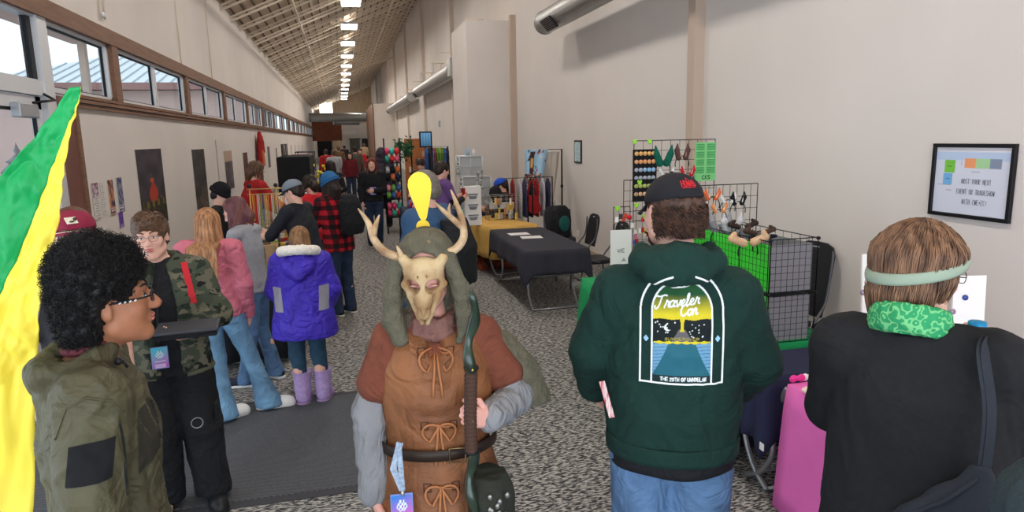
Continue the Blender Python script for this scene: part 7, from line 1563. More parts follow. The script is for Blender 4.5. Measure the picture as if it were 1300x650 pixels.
# ---- right side: empty table with papers and chairs
folding_table('folding table with curved grey legs under the charcoal cloth', (2.41, 8.55, 0), 0, 2.0, .72, .74)
cloth('tablecloth', 'charcoal cloth on the empty table with two papers', 'tablecloth', (2.41, 8.55, 0), 0, 2.02, .76, .745, [.28, .26, .26, .28], M_bcloth, corner=.15, seed=2)
for i, (x, y, lab) in enumerate(((2.28, 8.62, 'white printed sheet on the charcoal table, the nearer one'), (2.20, 8.98, 'white printed sheet on the charcoal table, the farther one'))):
    q = MB().b2((-.14, -.11, 0), (.14, .11, .003)).build('paper_sheet', M_white, loc=(x+.1, y, .752), rz=.12*i-.1); tag(q, lab, 'paper')
banquet_chair('black banquet chair at the near end of the charcoal table', (3.15, 8.35, 0), R(90)); banquet_chair('black banquet chair at the far end of the charcoal table', (3.13, 9.35, 0), R(90))
# yellow stall with its goods
Mye = mat('mustard_cloth', (206, 162, 84), .9, var=.08, vscale=5)
folding_table('folding table under the mustard yellow cloth', (2.28, 10.55, 0), R(14), 1.5, .7, .74)
cloth('tablecloth', 'mustard yellow cloth on the table beyond the charcoal one', 'tablecloth', (2.28, 10.55, 0), R(14), 1.52, .74, .745, .46, Mye, seed=5)
tag(MB().b2((-.12, -.28, .0), (.55, .3, .14)).build('patterned_rug_bundle', mat('orange_black_pattern', (170, 74, 40), .9, rgb2=(34, 30, 30), vscale=9), loc=(2.1, 10.6, 0), bevel=.05, seg=3), 'orange and black patterned bundle on the floor under the yellow table', 'bundle')
cd = empty('price_stand', at(601, 272, Y=10.15)-Vector((0, 0, 0)), 0, 'white upright stand with three round grey bowls pictured on it', 'sign'); cd.location.z = .75
MB().b2((-.13, 0, 0), (.13, .10, .60)).build('panel', M_white, cd, bevel=.006)
for z in (.12, .28, .44): MB().lathe([(.001, -.035), (.05, -.03), (.07, .02), (.062, .02), (.045, -.02), (.001, -.025)], (0, -.006, z), n=16, sy=.15).build('bowl_picture', mat('bowl_grey', (120, 124, 132), .5), cd); MB().b2((-.08, -.004, z+.03), (.08, -.001, z+.045)).build('print_line', mat('print_dark', (90, 92, 100), .6), cd)
bk = empty('wire_basket', at(640, 275, Y=10.7), 0, 'wire basket full of yellow and white packets on the yellow table', 'basket'); bk.location.z = .75
for (o, U) in (((-.28, -.15, 0), (.56, 0, 0)), ((-.28, .15, 0), (.56, 0, 0)), ((-.28, -.15, 0), (0, .3, 0)), ((.28, -.15, 0), (0, .3, 0))): grid_panel('', '', o, U, .40, 6, 6, mat('chrome_wire', (170, 170, 168), .3, metal=.8), bk)
for i in range(18): o = MB().box((0, 0, .05), (.14, .03, .10)).build('packet', mat('pk_%d' % (i % 4), [(226, 196, 90), (230, 226, 214), (200, 206, 210), (190, 140, 90)][i % 4], .6), rz=rg.random()*2, loc=(bk.location.x-.2+.4*rg.random(), bk.location.y-.1+.2*rg.random(), .76+.08*(i//5))); tag(o, 'small packet heaped in the wire basket on the yellow table', 'packet', 'packets in the wire basket')
for i, (px_, py_, Y_, lab) in enumerate(((619, 232, 11.2, 'tall silver ornament stand on the yellow stall'),)):
    q = at(px_-9, 270, Y=Y_); st_ = empty('silver_ornament_stand', (q[0], q[1], .745), 0, lab, 'ornament stand'); MB().lathe([(.06, 0), (.05, .02), (.012, .03), (.012, .75), (.001, .76)], n=12).build('pole', M_steel, st_)
    for j in range(9): MB().ell((.05*math.cos(j*2.4), .05*math.sin(j*2.4), .5+.035*j), (.022, .022, .03), 8, 6).build('ornament', mat('chrome_wire', (170, 170, 168), .3, metal=.8), st_)
pl = empty('plush_heap', (2.48, 11.0, .745), 0, 'black plush toy heap on the yellow stall beside the blue cap', 'plush'); F = Field((-.3, -.25, 0), (.3, .25, .6), .012); F.ell((-.05, 0, .42), (.10, .10, .12), None, 0).ell((.05, 0, .30), (.14, .1, .12), None, .04).cone((-.05, 0, 0), (0, 0, .3), .08, .08, .04); fmesh('plush_body', F, M_black, pl, .012, (20, 20, 20), 2)
for i, (px_, lab, c) in enumerate(((597, 'pink plush toy on the yellow stall', (226, 160, 168)), (590, 'teal folded cloth at the left end of the yellow stall', (70, 190, 190)))):
    q = at(px_, 268, Y=10.5+.3*i); F = Field((-.15, -.15, 0), (.15, .15, .3), .012); F.ell((0, 0, .09), (.09, .08, .09), None, 0).ell((.03, 0, .17), (.06, .05, .06), None, .03); o = fmesh('plush_toy', F, mat('plush_%d' % i, c, .9), None, .008, (25, 25, 25), 2); o.location = (q[0], q[1], .752 if i else .752); tag(o, lab, 'toy')
# wire cube shelves with frosted panels
def cube_shelf(label, x, y, z0, w, h):
    t = empty('wire_cube_shelf', (x, y, z0), 0, label, 'shelf'); grid_panel('', '', (0, 0, 0), (w, 0, 0), h, 2, 2, M_alu, t, .004, frame=.010); grid_panel('', '', (0, .35, 0), (w, 0, 0), h, 2, 2, M_alu, t, .004, frame=.010)
    MB().b2((.01, .01, .01), (w-.01, .02, h-.01)).build('frosted_panel', mat('frosted_panel', (178, 182, 182), .4, alpha=.85), t); MB().b2((0, 0, h-.012), (w, .35, h)).build('top_panel', mat('frosted_panel', (178, 182, 182), .4, alpha=.85), t)
    for i in range(4): MB().tube([(-.03, -.02, .05+h*i/4), (-.03, .02, .09+h*i/4)], .022, 8).build('cup_rack', M_steel, t)
    return t
xs = at(584, 230, Y=12.2)[0]
folding_table('plain folding table carrying the wire cube shelves', (xs+.25, 12.4, 0), R(0), .62, 1.2, .74)
cloth('tablecloth', 'dark blue cloth under the wire cube shelves', 'tablecloth', (xs+.25, 12.4, 0), 0, .64, 1.22, .745, .6, mat('navy_cloth', (36, 40, 66), .9), seed=8)
for i, (dx, z, w, h) in enumerate(((.03, .76, .55, .25), (.05, 1.02, .52, .35), (-.0, 1.385, .42, .36))): cube_shelf(['bottom', 'middle', 'top'][i]+' grey frosted wire cube shelf behind the yellow stall', xs+dx, 12.2, z, w, h)
tag(MB().lathe([(.03, 0), (.032, .10), (.012, .13), (.012, .17), (.001, .17)], n=10).build('spray_bottle', mat('pale_blue_bottle', (150, 190, 216), .3), loc=(xs+.18, 12.35, 1.75)), 'pale blue bottle on top of the top cube shelf', 'bottle'); tag(MB().lathe([(.03, 0), (.032, .08), (.012, .11), (.001, .14)], n=10).build('spray_bottle', mat('white_bottle', (226, 226, 230), .3), loc=(xs+.30, 12.35, 1.75)), 'white bottle on top of the top cube shelf, right of the blue one', 'bottle')
# backdrop stand with printed cloths, bags
bs = empty('backdrop_stand', (3.25, 12.3, 0), 0, 'black pipe backdrop stand hung with blue printed cloths', 'stand'); zt = at(690, 190, Y=12.3)[2]; xl, xr = at(669, 190, Y=12.3)[0]-3.25, at(713, 190, Y=12.3)[0]-3.25
MB().tube([(xl, 0, 0), (xl, 0, zt), (xr, 0, zt), (xr, 0, 0)], .016, 8).build('pipe_frame', M_blackwire, bs); MB().ell((xr, 0, zt*.62), (.03, .03, .04), 8, 6).build('clamp', M_blackwire, bs)
for x in (xl, xr): MB().b2((x-.03, -.3, 0), (x+.03, .3, .02)).build('foot', M_blackwire, bs)
def img_blue(x, y):
    C = np.zeros(x.shape+(3,))+C_(170, 206, 232); rs = np.random.default_rng(3)
    for _ in range(38):
        cx, cy = rs.random(2); C[np.hypot((x-cx)*1.1, (y-cy)*1.4) < .028+.03*rs.random()] = C_(*[(70, 86, 140), (190, 90, 80), (60, 60, 70), (230, 226, 220)][rs.integers(4)])
    C[(np.abs(x-.30) < .07) & (y > .1) & (y < .95)] = C_(70, 44, 44); C[(np.abs(x-.30) < .04) & (y > .55) & (y < .8)] = C_(228, 180, 90); return C
def img_pic(x, y):
    P = np.stack([x.ravel()*6, y.ravel()*5, np.full(x.size, 2.2)], 1); n = np.floor((pnoise(P).reshape(x.shape)+.5)*5).astype(int) % 5; return np.array([C_(90, 130, 150), C_(190, 120, 90), C_(60, 70, 90), C_(214, 190, 160), C_(150, 60, 50)])[n]
def hang(name, label, x0, x1, y0, y1, img, Yd, sk=0.0, cat='cloth'):
    a, b_ = at(x0, y0, Y=Yd), at(x1, y1, Y=Yd); 
    k = MB(); W_, H_ = b_[0]-a[0], a[2]-b_[2]; nu, nv = 30, 30; x, y = np.meshgrid(np.linspace(0, 1, nu+1), np.linspace(0, 1, nv+1), indexing='ij'); X = x*W_*(1-sk*(1-y)); Z = y*H_; Yv = .02*np.sin(x*14)+.03*np.sin(x*5+y*2); V = np.stack([X, Yv, Z], -1).reshape(-1, 3); I = np.arange(nu)[:, None]*(nv+1)+np.arange(nv)[None, :]; F = np.stack([I, I+nv+1, I+nv+2, I+1], -1).reshape(-1, 4)
    o = link_mesh(name, V, F, mat_vcol(), None, True, loc=(a[0], Yd, b_[2]), col=np.concatenate([img(x, y).reshape(-1, 3), np.ones((V.shape[0], 1))], 1)); so = o.modifiers.new('t', 'SOLIDIFY'); so.thickness = .003; return tag(o, label, cat)
hang('printed_cloth', 'pale blue printed cloth with small figures on the backdrop stand', 667, 697, 190, 240, img_blue, 12.22, .35); hang('picture_cloth', 'row of small colourful pictures below the blue printed cloth', 666, 688, 221, 248, img_pic, 12.12)
hang('beige_drape', 'plain beige drape on the backdrop stand slanting to the right', 690, 712, 193, 262, lambda x, y: np.zeros(x.shape+(3,))+C_(196, 184, 172), 12.35, .5)
q = at(681, 250, Y=11.4); rb = empty('red_shoulder_bag', (q[0], 11.68, q[2]+.1), 0, 'red bag with long strap hanging from the rack behind the charcoal table', 'bag'); k = MB(); k.prism([(-.08, -.08), (.08, -.10), (.17, -.36), (.02, -.46), (-.08, -.38)], (0, 0, 0), (1, 0, 0), (0, 0, 1), .06); k.build('bag_body', M_redc, rb, bevel=.02); MB().ribbon([(-.1, 0, -.1), (-.03, .0, .15), (.02, 0, .2), (.1, 0, -.1)], .03, (0, 1, 0), .004).build('strap', M_redc, rb)
gr = empty('garment_rack', (q[0]-.15, 11.75, 0), 0, 'low black garment rack behind the charcoal table', 'rack'); MB().tube([(-.35, 0, 0), (-.35, 0, 1.35), (.55, 0, 1.35), (.55, 0, 0)], .012, 6).build('rail', M_blackwire, gr)
for i in range(8): F = Field((-.08, -.25, -.75), (.08, .25, .05), .02); F.loft([(-.7, 0, 0, .02, .17), (-.1, 0, 0, .018, .16), (0, 0, 0, .015, .03)], .01); o = fmesh('hanging_garment', F, mat('garment_%d' % (i % 4), [(30, 30, 34), (150, 40, 44), (190, 190, 196), (60, 60, 90)][i % 4], .85), None, .012, (6, 6, 3), i); o.location = (q[0]-.45+.11*i, 11.75, 1.34); tag(o, 'garment hanging on the low black rack behind the charcoal table', 'garment', 'garments on the low rack')
hang('beige_low_drape', 'plain pale drape reaching the floor at the right of the red bag', 690, 706, 255, 300, lambda x, y: np.zeros(x.shape+(3,))+C_(200, 192, 186), 12.0)
bp = empty('backpack_on_floor', (3.1, 10.6, 0), R(20), 'black and teal backpack standing on a chair behind the charcoal table', 'backpack'); 
bp.location = tuple(at(712, 300, Y=10.3)); bp.location.z = .48; F = Field((-.25, -.2, 0), (.25, .2, .6), .012); F.loft([(.0, 0, 0, .17, .11), (.25, 0, 0, .18, .12), (.42, 0, 0, .15, .10), (.5, 0, 0, .08, .06)], .02, 2.6); fmesh('bag_body', F, M_black, bp, .006); MB().ell((-.02, -.12, .22), (.11, .03, .13), 14, 8).build('front_pocket', mat('teal_cloth', (24, 84, 80), .8), bp)
sc_ = banquet_chair('black chair holding the black and teal backpack', (bp.location.x, bp.location.y+.02, 0), R(170))
# small frame on the right wall, sockets
fr = empty('small_wall_frame', (XR, 11.7, 1.75), 0, 'small black-framed notice on the right wall above the charcoal table', 'picture'); yy0, yy1 = at(739, 180, X=XR)[1], at(730, 180, X=XR)[1]; zz0, zz1 = at(734, 207, X=XR)[2], at(734, 178, X=XR)[2]; fr.location = (XR, (yy0+yy1)/2, zz0); hw = (yy1-yy0)/2
MB().b2((-.02, -hw, 0), (0, hw, zz1-zz0)).build('frame', M_dark, fr, bevel=.004); patch('notice', (-.022, hw*.8, .03), (0, -2*hw*.8, 0), (0, 0, zz1-zz0-.06), img_text((110, 130, 140), (190, 210, 214), 10), 16, 40, fr)
for (px_, py_, lab) in ((734, 296, 'white wall outlet low on the right wall beyond the charcoal table'),): q = at(px_, py_, X=XR); tag(MB().b2((XR-.012, q[1]-.035, q[2]-.055), (XR, q[1]+.035, q[2]+.055)).build('wall_outlet', M_white, bevel=.003), lab, 'outlet')
# ---- accessories stall: green table, grids, bins
Mgt = mat('kelly_green_cloth', (22, 146, 84), .85, var=.06, vscale=6)
folding_table('folding table under the green cloth behind the man in the green hoodie', (2.57, 4.78, 0), 0, 2.25, .84, .74); gtc = cloth('tablecloth', 'bright green cloth on the accessories table behind the man in green', 'tablecloth', (2.57, 4.78, 0), 0, 2.28, .88, .745, [.3, .5, .58, .22], Mgt, seed=4)
uc = cloth('under_cloth', 'black cloth hanging below the green one', 'tablecloth', (0, 0, 0), 0, 2.26, .86, .740, [.6, .6, .68, .66], Mdk, seed=9); uc.parent = gtc; del uc['category']
def W(px_, py_, **k): return V3(*at(px_, py_, **k))
def tall_grid(label, x0, x1, yt, yb, Yd, nx, nz):
    a, b_ = W(x0, yt, Y=Yd), W(x1, yt, Y=Yd); z0 = .7525; return grid_panel('wire_grid_rack', label, (a[0], Yd, z0), (b_[0]-a[0], 0, 0), a[2]-z0, nx, nz, M_blackwire)
tall_grid('tallest black wire grid rack behind the black cap', 805, 908, 179, 340, 5.75, 9, 14); tall_grid('middle black wire grid rack at the right of the black cap', 882, 962, 236, 330, 5.0, 9, 9); tall_grid('low wire grid rack at the left of the black cap', 792, 832, 229, 340, 5.6, 5, 10); tall_grid('lowest wire grid rack at the far left of the accessories table', 779, 800, 263, 340, 5.45, 3, 7)
# badge board
a, b_ = W(804, 190, Y=5.735), W(833, 255, Y=5.735); bb = empty('badge_board', (a[0], 5.735, b_[2]), 0, 'black fabric board with rows of round badges on the tallest rack', 'board'); w_, h_ = b_[0]-a[0], a[2]-b_[2]; MB().b2((0, 0, 0), (w_, .012, h_)).build('black_board', Mdk, bb)
bc = [(232, 176, 110), (228, 160, 110), (150, 190, 226), (170, 176, 190), (190, 196, 110), (226, 180, 140)]
for r_ in range(6):
    for c in range(5):
        cc = bc[(r_ if r_ != 2 else (2 if c > 1 else 3))]; o = MB().lathe([(.001, -.004), (w_*.085, -.003), (w_*.085, .003), (.001, .004)], n=12, ax=(0, 1, 0)).build('round_badge', mat('badge_%d_%d_%d' % cc, cc, .35)); o.location = (a[0]+w_*(.14+.18*c), 5.7335, b_[2]+h_*(.92-.155*r_)); tag(o, 'round pin badge on the black badge board', 'badge', 'round badges on the black board')
# price sheet
a, b_ = W(883, 181, Y=5.735), W(908, 229, Y=5.735); w_, h_ = b_[0]-a[0], a[2]-b_[2]
def img_green(x, y):
    C = np.zeros(x.shape+(3,))+C_(128, 206, 130); bx = ((x*2) % 1 > .12) & ((x*2) % 1 < .9) & (((y-.18)*5) % 1 > .12) & (((y-.18)*5) % 1 < .88) & (y > .18); C[bx] = C_(96, 178, 108)
    ln = ((y-.18)*15) % 1; C[bx & (ln > .35) & (ln < .65) & (np.sin(x*120) > -.2)] = C_(40, 110, 70); d = strokes_d(x*w_/h_, y, block('CKS', .22, .05, .22, .09)); C[d < .010] = C_(30, 50, 36); return C
ps = tag(MB().b2((0, 0, 0), (w_, .008, h_)).build('price_sheet', mat('green_card', (128, 206, 130), .6), loc=(a[0], 5.737, b_[2])), 'light green printed price sheet at the right of the tallest rack', 'sign'); patch('printed_face', (0, -.002, 0), (w_, 0, 0), (0, 0, h_), img_green, 60, 110, ps)
def ear_pair(label, px_, py_, Y_, h_, c1, c2, tilt=.25, name='ear_headband', floppy=False, sp=.035):
    q = W(px_, py_, Y=Y_); t = empty(name, tuple(q), 0, label, 'headband'); m1, m2 = mat('fur_%d_%d_%d' % c1, c1, .95, bump=.5, bscale=120), mat('fur_%d_%d_%d' % c2, c2, .9)
    MB().tube([(.07*math.cos(a), 0, .075*math.sin(a)-.06) for a in np.linspace(-.3, PI+.3, 17)], .004, 6).build('band', M_blackwire, t)
    for sx in (-1, 1):
        k = MB(); tip = V3(sx*(sp+h_*math.sin(tilt)), -.005, h_*math.cos(tilt)*(1 if not floppy else .55)-(.0 if not floppy else .0)); b0 = V3(sx*sp, 0, 0)
        F = Field(np.minimum(b0, tip)-.06, np.maximum(b0, tip)+.06, .005); mid = b0*.5+tip*.5+V3(sx*.012 if not floppy else sx*.05, 0, 0); F.chain([b0, mid, tip], [h_*.20, h_*.17, .004 if not floppy else h_*.12], .01); sub = 0
        fmesh('ear', F, m1, t, .003, (60, 60, 60)); k = MB(); d = tip-b0; k._add([b0+V3(-h_*.11, -h_*.19, .01), b0+V3(h_*.11, -h_*.19, .01), b0+d*.8+V3(0, -h_*.07, 0)]+[b0+V3(-h_*.11, -h_*.16, .01), b0+V3(h_*.11, -h_*.16, .01), b0+d*.8+V3(0, -h_*.04, 0)], [(0,1,2),(5,4,3),(0,3,4,1),(1,4,5,2),(2,5,3,0)], False); k.build('inner_ear', m2, t)
    return t
E_ = [('dark green dragon-like ears on top of the tallest rack', 842, 207, 5.735, .17, (18, 96, 78), (14, 60, 52), .28, False), ('brown and pink pointed ears on top of the tallest rack', 866, 200, 5.735, .13, (92, 66, 60), (206, 160, 150), .12, False), ('red and white ears below the brown pointed ears', 873, 222, 5.735, .09, (206, 40, 52), (235, 225, 220), .3, False), ('white fluffy ears hanging left of the red ears', 846, 222, 5.735, .08, (232, 230, 226), (214, 208, 200), .4, False),
 ('orange fox ears at the left of the middle rack', 904, 252, 4.99, .09, (232, 110, 60), (240, 235, 228), .3, False), ('orange and white ears next to the fox ears', 913, 268, 4.99, .08, (236, 150, 90), (240, 235, 228), .3, False), ('white ears hanging in the middle of the middle rack', 924, 256, 4.99, .08, (236, 234, 230), (220, 210, 206), .4, False), ('black and white ears at the right of the middle rack', 937, 258, 4.99, .10, (26, 26, 30), (236, 234, 230), .15, False),
 ('grey rabbit ears above the lime green bins', 914, 292, 4.35, .14, (150, 148, 152), (214, 204, 208), .3, False), ('pale grey cat ears above the lime green bins', 929, 292, 4.25, .13, (200, 198, 200), (232, 224, 224), .25, False), ('dark brown bear ears above the bins', 943, 288, 4.2, .09, (60, 46, 40), (84, 64, 56), .4, True), ('brown bear ears at the right above the bins', 964, 296, 4.0, .09, (78, 58, 48), (104, 80, 66), .5, True), ('light blue and black ears on top of the nearest bin', 968, 303, 3.85, .05, (30, 32, 40), (120, 170, 210), .5, True),
 ('floppy tan rabbit ears draped in front of the lime green bins', 950, 308, 3.75, .13, (214, 176, 138), (230, 196, 176), .55, True), ('black and white ears hanging at the left on the lime green bins', 915, 318, 4.3, .07, (30, 30, 34), (236, 234, 230), .3, False)]
for lab, px_, py_, Y_, h_, c1, c2, tl_, fl_ in E_: ear_pair(lab, px_, py_, Y_, h_, c1, c2, tl_, floppy=fl_)
for i, (px_, py_) in enumerate(((806, 181), (825, 181), (784, 266), (808, 262), (818, 276), (812, 233))):
    q = W(px_, py_, Y=5.445 if px_ < 800 else (5.595 if py_ > 229 else 5.745)); o = MB().ell((0, 0, 0), (.018, .012, .016), 8, 6).ell((.012, 0, .018), (.012, .01, .012), 8, 6).ell((-.012, 0, .018), (.012, .01, .012), 8, 6).build('lime_clip', mat('lime_plastic', (160, 226, 70), .5)); o.location = tuple(q); tag(o, 'small lime green clip on the wire racks left of the black cap', 'clip', 'lime green clips')
cc = [(200, 40, 50), (236, 200, 90), (90, 110, 190), (240, 236, 230), (214, 120, 160), (60, 60, 66), (240, 236, 230), (150, 110, 200), (200, 70, 50), (240, 236, 230)]
for i in range(34):
    px_, py_ = 780+rg.random()*44, 266+rg.random()*60; c = cc[i % 10]
    if py_ < 268 and px_ < 790: continue
    q = W(px_, py_, Y=5.4485 if px_ < 800 else 5.5985); o = MB().b2((-.016, -.004, -.022), (.016, 0, .022)).tube([(0, -.002, .022), (0, 0, .04)], .002, 4).build('keyring_charm', mat('charm_%d_%d_%d' % c, c, .4), bevel=.004); o.location = tuple(q); tag(o, 'small hanging charm on the wire racks left of the black cap', 'charm', 'charms left of the black cap')
q = W(775, 345, Y=5.3); pb = empty('white_sign_card', (q[0]-.0, 5.3, .752), R(-8), 'white card with black handwriting at the left of the charms', 'sign'); hh_ = W(785, 292, Y=5.3)[2]-.752; MB().b2((0, 0, 0), (.18, .012, hh_)).build('card', M_white, pb); 
for i, st_ in enumerate(block('WE', .06, .34, .06, .03)+block('A', .10, .26, .03, .03)+block('S', .09, .18, .04, .03)): MB().tube([(a, -.002, b_) for a, b_ in st_], .0022, 4).build('handwriting', M_dark, pb)
tag(MB().lathe([(.001, -.006), (.022, -.006), (.022, .006), (.001, .006)], n=14, ax=(0, 1, 0)).build('red_button', mat('bright_red', (206, 34, 48), .8), loc=tuple(W(799, 276, Y=5.44))), 'round red button hanging left of the black cap', 'button')
# bins
lime = mat('lime_green_fabric', (70, 224, 62), .8); grey = mat('grey_felt', (138, 138, 142), .9, bump=.15, bscale=100)
for lvl, (z0, hb) in enumerate(((.752, .29), (1.075, .30))):
    for j in range(3):
        y0 = 3.66+.345*j; t = empty('fabric_storage_bin', (2.56, y0, z0), 0, '%s fabric bin with lime green front, %s of the row on the green table' % (['lower', 'upper'][lvl], ['nearest', 'middle', 'farthest'][j]), 'bin'); w_ = .30
        MB().b2((0, 0, 0), (w_, .008, hb)).b2((0, .322, 0), (w_, .33, hb)).b2((w_-.008, .008, 0), (w_, .322, hb)).b2((0.008, .008, 0), (w_-.008, .322, .008)).build('grey_shell', grey, t); MB().b2((-.004, .0, 0), (.004, .33, hb)).build('lime_front', lime, t)
gp = empty('wire_storage_rack', (2.535, 3.63, .752), 0, 'black wire cube shelving around the fabric bins', 'shelf')
for z in (0, .32):
    grid_panel('', '', (0, 0, z), (.34, 0, 0), .31 if z == 0 else .345, 8, 8, M_blackwire, gp, .0016, frame=.0035); grid_panel('', '', (-.012, 0, z), (0, 1.06, 0), .31 if z == 0 else .335, 26, 8, M_blackwire, gp, .0014, frame=.0035)
grid_panel('', '', (.34, 0, 0), (0, 1.06, 0), .66, 12, 12, M_blackwire, gp, .0016, frame=.0035)
for x in (0, .34):
    for z in (0, .315, .66): MB().ell((x, 0, z), (.014, .014, .012), 8, 6).build('corner_connector', M_blackwire, gp)
tag(MB().tube([(0, 0, 0), (.10, -.05, .05), (.16, -.1, .02)], .018, 8).build('red_marker_tube', mat('bright_red', (206, 34, 48), .8), loc=(3.0, 3.68, .79)), 'red tube lying on the green table beside the bins', 'tube'); tag(MB().tube([(0, 0, 0), (.05, -.05, .07)], .018, 8).build('blue_pouch', mat('navy_cloth', (36, 40, 66), .9), loc=(2.97, 3.75, .78)), 'small navy tube on the green table beside the red one', 'tube')
banquet_chair('black banquet chair behind the bins of the accessories table', (3.56, 5.0, 0), R(100), h=1.12)
tag(MB().b2((-.22, -.18, 0), (.22, .18, .30)).build('olive_storage_box', mat('olive_box', (92, 92, 56), .7), loc=(2.02, 3.95, .0), rz=.2, bevel=.01), 'olive box on the floor under the green table', 'box')
# ---- nearest right table: pink cloth and goods
Mpk = mat('hot_pink_cloth', (232, 112, 190), .75, var=.03, vscale=5)
folding_table('folding table under the pink cloth at the right edge', (2.60, 2.05, 0), 0, 1.8, .7, .74); cloth('tablecloth', 'bright pink cloth hanging to the floor from the right-hand table', 'tablecloth', (2.60, 2.05, 0), 0, 1.84, .74, .748, .70, Mpk, wave=.006, seed=3)
cloth('tablecloth', 'navy cloth with white tag behind the pink table', 'tablecloth', (2.58, 3.31, 0), 0, .36, .78, .742, [.3, .3, .36, .36], mat('navy_cloth', (36, 40, 66), .9), corner=.10, seed=7)
folding_table('small folding table under the navy cloth between pink and green', (2.58, 3.31, 0), 0, .36, .72, .735)
q = W(967, 567, X=2.13); o = MB().b2((-.002, -.018, -.02), (.002, .018, .02)).build('cloth_tag', M_white, loc=tuple(q)); tag(o, 'small white tag on the hanging corner of the navy cloth', 'tag')

def P_table(px_, py_, h0=.753): return W(px_, py_, Z=h0)
for i, (px_, py_, c, lab, r_) in enumerate(((1012, 486, (232, 60, 150), 'hot pink bow on the corner of the pink table', .035), (1028, 500, (236, 214, 196), 'cream shell dish on the pink table', .045), (1026, 484, (240, 236, 230), 'white bow behind the cream dish on the pink table', .03))):
    q = P_table(px_, py_); F = Field((-.1, -.1, 0), (.1, .1, .1), .005)
    if i == 1: F.ell((0, 0, .02), (r_, r_*.7, .02), None, 0).ell((0, 0, .038), (r_*.8, r_*.5, .018), None, .004, 'sub')
    else:
        for sx in (-1, 1): F.ell((sx*r_*.7, 0, .025), (r_*.7, r_*.35, .022), rotm(0, sx*.4, 0), .004)
        F.ell((0, 0, .025), (.012, .014, .014), None, .004)
    o = fmesh(('hair_bow', 'shell_dish', 'hair_bow')[i], F, mat('goods_%d' % i, c, .6), None, .0); o.location = tuple(q); tag(o, lab, ('bow', 'dish', 'bow')[i])
# pin boards behind the person in black
def pinboard(label, px_, py_, Y_, w_, h_, ry, n):
    q = W(px_, py_, Y=Y_); t = empty('pin_display_board', (q[0], Y_, .755), R(ry), label, 'display board'); zt = q[2]-.755; sk = -.12
    MB().prism([(0, 0), (w_, 0), (w_+sk*-.5, zt), (-sk*.5, zt)], (0, 0, 0), (1, 0, 0), (0, .18, 1), .01).build('white_card', M_white, t)
    for i in range(n): MB().lathe([(.001, -.005), (.013, -.004), (.013, .004), (.001, .005)], n=10, ax=(0, 1, -.18)).build('enamel_pin', mat('pin_%d' % (i % 3), [(150, 130, 150), (60, 80, 150), (190, 150, 120)][i % 3], .3, metal=.3), t).location = (w_*(.3+.4*(i % 2)), -.012+.18*zt*(.2+.75*i/n), zt*(.2+.75*i/n))
    return t
pinboard('white board of enamel pins left of the person in black', 1106, 330, 2.55, .16, .4, 0, 8); pinboard('white board of enamel pins right of the person in black', 1216, 358, 2.35, .15, .4, -12, 8)
wb = empty('water_bottle', tuple(W(1239, 428, Y=1.98)), 0, 'clear water bottle with bright blue cap on the pink table', 'bottle'); wb.location.z = 0.755; zt = W(1239, 408, Y=1.98)[2]-.755
MB().lathe([(.001, 0), (.035, 0), (.037, .02), (.037, zt-.07), (.024, zt-.035), (.024, zt-.02)], n=18).build('bottle_body', mat_glass('clear_plastic', (.85, .92, .95, 1), .15), wb); MB().lathe([(.030, zt-.032), (.031, zt-.004), (.026, zt), (.001, zt)], n=22).build('cap', mat('cyan_cap', (20, 130, 178), .4), wb)
for i in range(3):
    q = W(1268+14*i, 440+3*i, Y=2.25); o = MB().lathe([(.001, 0), (.04, .004), (.075, .022), (.085, .028), (.082, .032), (.07, .028), (.001, .010)], n=20).build('clear_plate', mat('clear_grey_plastic', (200, 196, 194), .2, alpha=.6)); o.location = (q[0], q[1], q[2]-.03+.0*i); tag(o, 'clear plastic plate stacked on the rack at the right edge', 'plate', 'clear plates at the right edge')
pr2 = empty('plate_riser', tuple(W(1285, 455, Y=2.25)), 0, 'white riser carrying the clear plates at the right edge', 'riser'); zr = pr2.location.z+.02; pr2.location.z = .755
MB().b2((-.12, -.1, zr-.755-.015), (.16, .1, zr-.755)).build('riser_top', M_white, pr2); 
for sx in (-.10, .14): MB().b2((sx-.006, -.08, 0), (sx+.006, .08, zr-.755-.015)).build('riser_side', M_white, pr2)
